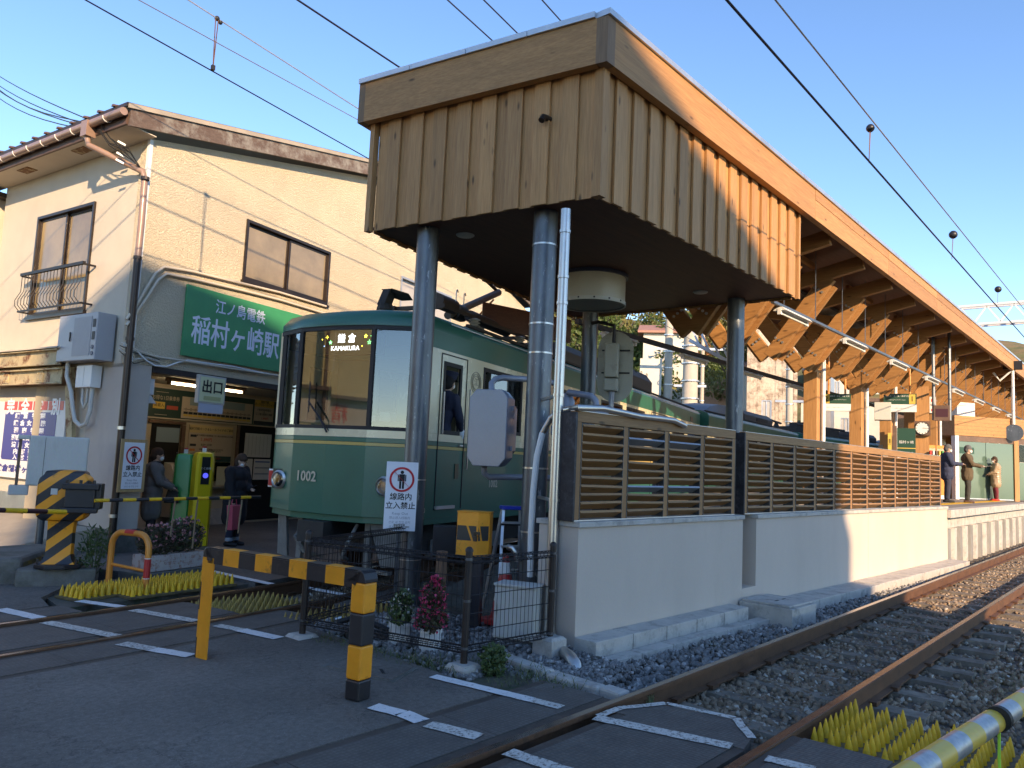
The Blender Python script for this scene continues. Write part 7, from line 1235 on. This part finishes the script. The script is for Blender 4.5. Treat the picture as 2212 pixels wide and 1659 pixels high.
t, w, h = hang('round_mirror', 'round grey mirror on a white pole under the far part of the canopy', 'mirror', 2180, 925, 2200, 945, 33, None); part('disc', MB().lathe([(.3, 0), (.3, .05)], 24, Matrix.Rotation(R(90), 4, 'X')), m_galv, t, sm=40); part('pole', MB().tube([(0, .05, .3), (0, .05, 2.6)], .05, 8).tube([(0, .05, 2.3), (-.4, .05, 1.9), (-.6, .05, 2.2)], .04, 7), m_wht, t); part('bracket_box', MB().box(-.3, .3, -.05, .2, 2.3, 2.6), m_dark, t)
t = thing('poster_panel', 'row of pale notices on the dark far wall at the right edge', 'notice panel', (38.0, 4.62, PLZ), -50)
for k in range(5): boxpart('notice', -.2, .2, -.02, .0, .9 + k * .3, 1.1 + k * .3, m_grey, t)
boxpart('panel', -.3, .3, 0, .05, .2, 2.6, m_dark, t); t = thing('white_bin', 'white box standing on the far platform near the right edge', 'bin', (37.5, 5.5, PLZ), -40); boxpart('body', -.35, .35, -.3, .3, .02, 1.1, m_wht, t, bev=.02); boxpart('lid', -.36, .36, -.31, .31, 1.102, 1.15, m_grey, t)
# gantry
gt = thing('catenary_gantry', 'pale steel lattice gantry carrying the overhead wires beyond the canopy', 'gantry'); gx0 = 46.0
def gg(px, py): d = sight(px, py); t_ = gx0 / d.x; return Vector((gx0, d.y * t_, EYE + d.z * t_))
za, zb2 = gg(2140, 657).z, gg(2140, 698).z
for z in (za, zb2):
    for o in (0, .55): part('chord', MB().box(gx0 + o, gx0 + o + .12, -6, 14, z - .06, z + .06), m_wht, gt)
for k in range(16):
    y = -5.5 + k * 1.2; part('lattice', MB().beam((gx0 + .06, y, zb2 + .06), (gx0 + .06, y + .6, za - .06), .07, .07, None, (1, 0, 0)).beam((gx0 + .06, y + .6, za - .06), (gx0 + .06, y + 1.2, zb2 + .06), .07, .07, None, (1, 0, 0)), m_wht, gt)
for y in (-5.5, 15.2): part('gantry_post', MB().box(gx0, gx0 + .6, y - .2, y + .2, -.3, za + .5), m_alu, gt)
# ================================================================ overhead wires
def wire(lab, P, r, m, cat='overhead wire', sag=0):
    t = thing('overhead_wire', lab, cat); P = [Vector(p) for p in P]; part('wire', MB().tube(P, r, 6), m, t, sm=60); return t
hw = lambda x, y, z: gp(x, y, z)
m_wsil = M('wire_silver', (.42, .43, .46), .4, .6, bump=0); m_wblk = flat('wire_black', (.02, .02, .045), .5)
def thru(px1, py1, px2, py2, z, ext=(3, 8), z2=None):
    a = gp(px1, py1, z); b = gp(px2, py2, z if z2 is None else z2); d = b - a; return [a - d * ext[0], a, b, b + d * ext[1]]
L1 = wire('thick dark contact wire crossing the sky above the station house', thru(185, 0, 800, 345, 6.3, (2, 5)), .008, m_wblk); L2 = wire('silver messenger wire above the dark contact wire over the station house', thru(407, 0, 785, 242, 7.4, (2, 5)), .009, m_wsil); wire('thinner silver wire between the messenger and contact wires on the left', thru(300, 0, 790, 268, 7.6, (2, 5)), .007, m_wsil)
R1 = wire('dark contact wire running down the right of the sky', thru(1570, 0, 2212, 728, 5.0, (1, 4)), .011, m_wblk); R2 = wire('silver messenger wire above the dark one at the right', thru(1675, 0, 2212, 668, 5.85, (1, 4)), .009, m_wsil)
wire('dark cable passing over the left end of the canopy roof', thru(643, 0, 870, 150, 7.4, (2, 4)), .013, m_wblk); wire('thin dark cable crossing behind the front edge of the canopy roof', thru(967, 0, 1066, 90, 7.6, (2, 6)), .010, m_wblk); wire('second thin dark cable behind the front edge of the roof', thru(1045, 0, 1120, 74, 7.7, (2, 6)), .010, m_wblk); wire('short piece of thin cable above the roof corner', thru(1171, 0, 1214, 48, 7.8, (2, 8)), .010, m_wblk)
a, b = gp(468, 40, 7.4), gp(459, 150, 6.3); t = thing('wire_dropper', 'double dropper rod joining the two wires over the station house', 'dropper'); c = (a + b) / 2
top_, bot_ = at(469, 40, math.hypot(a.x, a.y)), at(460, 148, math.hypot(b.x, b.y))
part('rod', MB().tube([top_ + Vector((.02, 0, 0)), bot_], .007, 5).tube([top_ - Vector((.02, 0, 0)), bot_], .007, 5), m_rail, t); part('insulator', MB().ell(top_, .035, 10, 6).ell(top_ + Vector((.06, .02, -.02)), .03, 10, 6), m_black, t, sm=60); part('clamp', MB().box(bot_.x - .02, bot_.x + .02, bot_.y - .02, bot_.y + .02, bot_.z - .02, bot_.z + .04), m_dark, t)
for (x1, y1, x2, y2, lab) in ((1880, 277, 1877, 352, 'thin dropper with a ball insulator nearer the camera at right'), (2059, 507, 2056, 560, 'thin dropper with a ball insulator further along the right wires'), (2156, 625, 2155, 655, 'most distant small dropper near the gantry')):
    a = gp(x1, y1, 5.85); dd = math.hypot(a.x, a.y); b = at(x2, y2, dd); t = thing('wire_dropper', lab, 'dropper', (0, 0, 0), 0, 'droppers on the right wires'); part('rod', MB().tube([a + Vector((.015, 0, 0)), b], .004, 4).tube([a - Vector((.015, 0, 0)), b], .004, 4), m_rail, t); part('insulator', MB().ell(a, .05 if x1 < 2000 else .07, 10, 6), m_blk, t, sm=60)
# ================================================================ houses, poles and hill beyond
def dirp(px, dist): d = sight(px, 900); h = math.hypot(d.x, d.y); return Vector((d.x / h * dist, d.y / h * dist, 0))
hill = MB(); nx_, ny_ = 46, 18; hv = []; ph = dirp(1350, 1); ax = Vector((ph.x, ph.y)).normalized(); bx = Vector((-ax.y, ax.x))
for j in range(ny_):
    for i in range(nx_):
        u = -70 + i * 5.2; v = 48 + j * 7.0; z = max(0, (v - 50)) * .36 * (1 - abs(u - 18) / 190) + 3.0 * math.sin(u * .11 + v * .07) * min(1, (v - 48) / 20) - .8; z = min(z, 27 + 3 * math.sin(u * .07)); p = ax * v - bx * u; hv.append((p.x, p.y, z))
struct('hill', MB().add(hv, [(j * nx_ + i, j * nx_ + i + 1, (j + 1) * nx_ + i + 1, (j + 1) * nx_ + i) for j in range(ny_ - 1) for i in range(nx_ - 1)]), M('hill_scrub', (.13, .125, .045), .95, var=.4, vs=.5, bump=.5, bs=3, dirt=(.20, .13, .06), dsc=.35, dth=(.45, .6)), sm=80)
m_tree1, m_tree2, m_tree3 = leafmat('pine_green', (.045, .085, .02), (.11, .15, .035)), leafmat('olive_leaf', (.12, .13, .035), (.22, .19, .06)), leafmat('autumn_leaf', (.30, .10, .05), (.34, .20, .08)); m_bark = M('bark', (.11, .08, .06), .9)
def tree(px, dist, py_top, zb, r, m, lab, n=1500, seed=1, grp='trees on the hillside'):
    p = dirp(px, dist); zt = at(px, py_top, dist).z; t = thing('tree', lab, 'tree', (p.x, p.y, zb), 0, grp); h = zt - zb; g = np.random.default_rng(seed); P = []
    part('trunk', MB().tube([(0, 0, -.5), (.1, 0, h * .4), (-.1, .1, h * .8)], [r * .10, r * .07, r * .03], 7), m_bark, t)
    for k in range(5): a = k * 1.3; part('limb', MB().tube([(0, 0, h * .35), (math.cos(a) * r * .6, math.sin(a) * r * .6, h * .7)], [r * .04, r * .015], 5), m_bark, t)
    for k in range(14): c = np.array((g.normal() * r * .42, g.normal() * r * .42, h * (.62 + .25 * g.normal() * .8))); c[2] = min(c[2], h * .92); P.append(cloud(seed * 31 + k, n // 14, c, (r * .42, r * .42, r * .30), .3))
    leafmesh('crown', np.concatenate(P), 0, .24 + dist * .003, m, t, seed); return t
sp_ = [(1215, 62, 640, 2, 'olive scrub tree at the left edge of the visible hillside'), (1255, 70, 640, 2, 'pale olive tree just right of the cream drum on the hill'), (1300, 64, 655, 1, 'green tree on the hill behind the cream signal'), (1345, 72, 650, 2, 'yellowish scrub tree under the dark end board'), (1392, 60, 708, 1, 'dense green pine right of the oval signal'), (1420, 58, 735, 1, 'round green pine left of the pale switch box'), (1395, 56, 765, 1, 'low green bush just above the train roof'), (1240, 60, 700, 1, 'green tree between the two steel columns'), (1450, 58, 690, 1, 'green tree below the white hillside house'), (1515, 62, 745, 1, 'dark green bush right of the thick concrete pole'), (1550, 60, 725, 1, 'bright green pine above the brick wall'), (1580, 58, 755, 1, 'yellow-green bush beside the spotted column'), (1535, 58, 775, 1, 'lowest green bush resting over the brick wall'), (1600, 50, 735, 2, 'olive tree behind the wooden house gable'), (1500, 60, 700, 3, 'small reddish autumn tree by the pink-roofed house'), (1525, 60, 690, 3, 'second reddish tree higher beside the concrete poles'), (1475, 75, 660, 2, 'distant olive tree near the top of the slope'), (1560, 80, 650, 2, 'most distant pale tree on the slope at right')]
for i, (px, ds, pt_, k, lb_) in enumerate(sp_): zt = at(px, pt_, ds).z; tree(px, ds, pt_, zt - (5.5 if k < 3 else 4), 2.6 if k < 3 else 1.8, (None, m_tree1, m_tree2, m_tree3)[k], lb_, 1500, i + 1)
def house(nm, lab, px0, px1, py_top, py_bot, dist, m, roofm, wins_=(), ang=None, roofh=.0, depth=6, slat=None):
    a, b = dirp(px0, dist), dirp(px1, dist); c = (a + b) / 2; w = (b - a).length; zt = at((px0 + px1) / 2, py_top, dist).z; A = facecam(c) if ang is None else ang; t = thing(nm, lab, 'house', (c.x, c.y, 0), A)
    part('wall', wall_panels(MB(), -w / 2, w / 2, -1, zt, 0, .25, [(x0 * w - w / 2, x1 * w - w / 2, zt - z1, zt - z0) for x0, x1, z0, z1 in wins_]).box(-w / 2, -w / 2 + .25, .251, depth, -1, zt).box(w / 2 - .25, w / 2, .251, depth, -1, zt), m, t)
    if roofh: part('roof', MB().loft([[(x, -.4, zt), (x, depth / 2, zt + roofh), (x, depth + .4, zt), (x, depth + .4, zt - .15), (x, -.4, zt - .15)] for x in (-w / 2 - .4, w / 2 + .4)]), roofm, t)
    else: part('roof', MB().box(-w / 2 - .2, w / 2 + .2, -.3, depth, zt + .01, zt + .25), roofm, t)
    for x0, x1, z0, z1 in wins_:
        W0, W1, Z0, Z1 = x0 * w - w / 2, x1 * w - w / 2, zt - z1, zt - z0; wn_ = part('window', ring(MB(), W0, W1, Z0, Z1, .06, .02, .12), m_alu, t); part('pane', MB().box(W0 + .06, W1 - .06, .06, .07, Z0 + .06, Z1 - .06), MATS['pale_pane'], wn_); part('mullion', MB().box((W0 + W1) / 2 - .03, (W0 + W1) / 2 + .03, .03, .11, Z0 + .06, Z1 - .06), m_alu, wn_)
    return t, w, zt
mwh = make_stucco('white_render', (.62, .58, .50), 20, .2); m_pinkr = M('pink_roof_tile', (.38, .19, .14), .7, var=.2, vs=8, bump=.3, bs=14); m_gw = wood('silver_barn_wood', (.58, .48, .37), 2, 9, knots=False, grey=(.24, .17, .12))
house('hillside_house', 'white house with a pinkish tiled roof and a small window above the trees', 1385, 1480, 716, 770, 56, mwh, m_pinkr, ((.42, .62, 1.0, 2.6),), None, 1.0)
t, w, zt = house('hillside_house', 'pink-tiled house right of the concrete poles on the slope', 1455, 1530, 745, 800, 60, mwh, m_pinkr, (), None, 1.5)
house('hillside_house', 'white house with red roof lines seen between the canopy braces', 1595, 1650, 790, 860, 48, mwh, m_pinkr, ((.5, .8, 1.0, 2.0),), None, .8)
bw_ = thing('brick_wall', 'long brown brick wall behind the train roof', 'wall'); a, b = dirp(1470, 56), dirp(1645, 47); A = math.degrees(math.atan2(b.y - a.y, b.x - a.x)); bw_.location = a; bw_.rotation_euler.z = R(A); L = (b - a).length; zt = at(1550, 823, 51.5).z
part('backing', MB().box(0, L, .02, .3, -1, zt - .03), M('mortar', (.32, .24, .18), .9), bw_); part('coping', MB().box(-.02, L + .02, -.03, .34, zt - .028, zt + .03), m_brown, bw_)
mb = MB(); bh = .105
for r_ in range(30):
    z = zt - .14 - r_ * bh
    for k in range(int(L / .33)): x = k * .33 + (.16 if r_ % 2 else 0); mb.box(x, x + .315, 0, .018, z, z + bh - .014)
part('bricks', mb, M('brick_brown', (.36, .20, .125), .8, var=.25, vs=9, bump=.2), bw_, kind='stuff')
t, w, zt = house('wooden_house', 'tall weathered grey plank house with two windows behind the train', 1612, 1722, 700, 900, 45, m_gw, m_roof, ((.30, .50, 4.3, 6.1), (.72, .78, 6.9, 8.7)), None, 0)
part('gable', MB().loft([[(-w / 2, y, zt + .0), (w * .45, y, zt + 1.1), (w / 2, y, zt + 1.1), (w / 2, y, zt)] for y in (0.02, .24)]), m_gw, t)
for k in range(int(w / .19)):
    x = -w / 2 + k * .19; 
    if not (.28 < (x + w / 2) / w < .51): part('wall_plank', MB().box(x + .006, x + .184, -.022, -.002, -.5, zt), m_gw, t)
house('cafe_building', 'white building with a dark lower fascia seen under the direction signs', 1730, 1905, 868, 960, 62, mwh, m_brown, ((.1, .2, 1.2, 2.2), (.5, .6, 1.2, 2.2)), None, 0)
house('upper_house', 'pale apartment front between the wooden posts', 1742, 1900, 800, 870, 74, mwh, m_roof, ((.12, .22, 1.0, 2.4), (.38, .46, 1.0, 2.4), (.62, .7, 1.0, 2.4), (.85, .93, 1.0, 2.4)), None, .6)
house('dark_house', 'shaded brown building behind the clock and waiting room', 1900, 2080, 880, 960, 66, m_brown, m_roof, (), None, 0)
# concrete poles
def pole(px, dist, py_top, r, lab, arms=()):
    p = dirp(px, dist); zt = at(px, py_top, dist).z; t = thing('utility_pole', lab, 'utility pole', (p.x, p.y, 0), facecam(p), 'concrete poles behind the train'); part('shaft', MB().lathe([(r, -1), (r * .8, zt)], 16), MATS.get('pole_conc') or M('pole_conc', (.46, .41, .34), .8, var=.12, vs=2, bump=.1), t, sm=50)
    for z in np.arange(2.5, zt, .9): part('band', MB().lathe([(r * 1.0 + .002, z), (r * 1.04 + .01, z), (r * 1.04 + .01, z + .06), (r + .002, z + .06)], 14, cap=False), m_alu, t)
    for (z, l) in arms: part('cross_arm', MB().box(-l, l, -.06, .06, zt - z, zt - z + .12), m_alu, t)
    return t, zt
t, zt = pole(1441, 42, 690, .26, 'white concrete pole carrying a pale switch box left of the thick pole'); boxp = boxpart('switch_box', -1.5, -.35, -.3, .3, zt - 4.7, zt - 2.2, mwh, t)
t, zt = pole(1489, 40, 690, .44, 'thick banded concrete pole with steel arms and small white box', ((1.6, 1.7), (3.5, .8))); boxpart('meter', -1.5, -1.0, -.2, .2, zt - 5.2, zt - 4.4, m_wht, t)
pole(1515, 41, 700, .12, 'thin white pipe pole right of the thick banded pole'); pole(1705, 42, 745, .20, 'cream pole with brackets in front of the wooden house', ((3.0, .7),)); pole(1862, 48, 790, .28, 'plain concrete pole behind the second wooden post')
t = thing('steel_truss', 'light steel lattice arm seen behind the canopy braces', 'truss'); a, b = at(1490, 700, 24), at(1600, 760, 24); part('chord', MB().beam(a, b, .1, .1).beam(a - Vector((0, 0, .5)), b - Vector((0, 0, .5)), .1, .1), m_alu, t)
for k in range(5): c, d_ = a.lerp(b, k / 5), a.lerp(b, (k + 1) / 5); part('lattice', MB().beam(c, d_ - Vector((0, 0, .5)), .06, .06), m_alu, t)
# ================================================================ unseen houses behind the photographer, the first pair shaped to cast the evening shade
hs2 = Vector((math.cos(SUN_ANG), math.sin(SUN_ANG), 0)); ee = Vector((-hs2.y, hs2.x, 0)); TE = math.tan(SUN_EL)
def shade_house(lab, prof, d, depth, m):
    c = hs2 * d; t = thing('street_house', lab, 'house', tuple(c), math.degrees(math.atan2(ee.y, ee.x))); pts = [(u, v + d * TE) for u, v in prof]
    part('walls', MB().loft([[(u, y, z) for u, z in pts] for y in (0, -depth)]), m, t)
    for k in range(4):
        x = pts[0][0] + 1.0 + k * 2.2
        if x < pts[-1][0] - 1.6: w_ = part('window', ring(MB(), x, x + 1.4, 1.2, 2.6, .06, .005, .05), m_alu, t); part('pane', MB().box(x + .06, x + 1.34, .008, .014, 1.26, 2.54), m_frost, w_)
    return t
dd = 22.0
shade_house('tall cream unseen house behind the photographer, outline shaped to cast the evening shade', [(-2.35, -dd * TE - .3), (-2.35, 7.6), (-2.57, 8.68), (-2.07, 9.1), (-1.79, 9.39), (-1.06, 9.56), (.58, 9.78), (1.6, 9.72), (2.6, 9.3), (3.99, 8.73), (5.16, 8.54), (6.83, 8.07), (7.87, 7.67), (9.0, 7.2), (9.67, 5.66), (9.72, 4.6), (10.0, 4.2), (10.0, 3.35), (9.8, 3.08), (9.8, -dd * TE - .3)], dd, 8, m_stucco2)  # outline drawn as the sun sees it, to set the shadow edge
shade_house('lower grey unseen house added behind the photographer to shade the left foreground', [(-11, -16 * TE - .3), (-11, 4.4), (-6, 4.75), (-2.36, 4.5), (-2.36, -16 * TE - .3)], 16, 5, m_conc2)  # added to keep the kerb and barrier machine in shade
fs = thing('street_house', 'yellow cream shop house on the left side of the street behind the photographer', 'house', (-10.5, 13.5, 0), 37); part('walls', MB().box(-9, 7, 0, 8, -.2, 7.5), make_stucco('shop_cream', (.68, .57, .30), 20, .2), fs); part('shop_band', MB().box(-8, 6, -.06, -.002, 2.6, 3.5), m_stucco2, fs); part('shop_opening', MB().box(-7, -2, -.05, -.003, 0, 2.4), m_brown, fs); part('shop_opening', MB().box(-1, 5, -.05, -.003, 0, 2.4), m_brown, fs)
for x in (-7.6, -4.2, -1.2, 2.2, 5.2): boxpart('downpipe', x, x + .09, -.14, -.062, 0, 7.4, m_brown, fs)
for z_ in (3.62, 7.2): boxpart('eave_band', -8.9, 6.9, -.4, -.062, z_, z_ + .12, m_fascia, fs)
text('精肉 吉', .8, m_rd, fs, face(-1, -.065, 3.05))
for x in (-6, -1.5, 3): w_ = part('window', ring(MB(), x, x + 1.8, 4.6, 6.0, .06, -.05, -.002), m_alu, fs); part('pane', MB().box(x + .06, x + 1.74, -.03, -.025, 4.66, 5.94), m_frost, w_)

bpy.data.batch_remove(SPENT); bpy.data.scenes.remove(TMP)
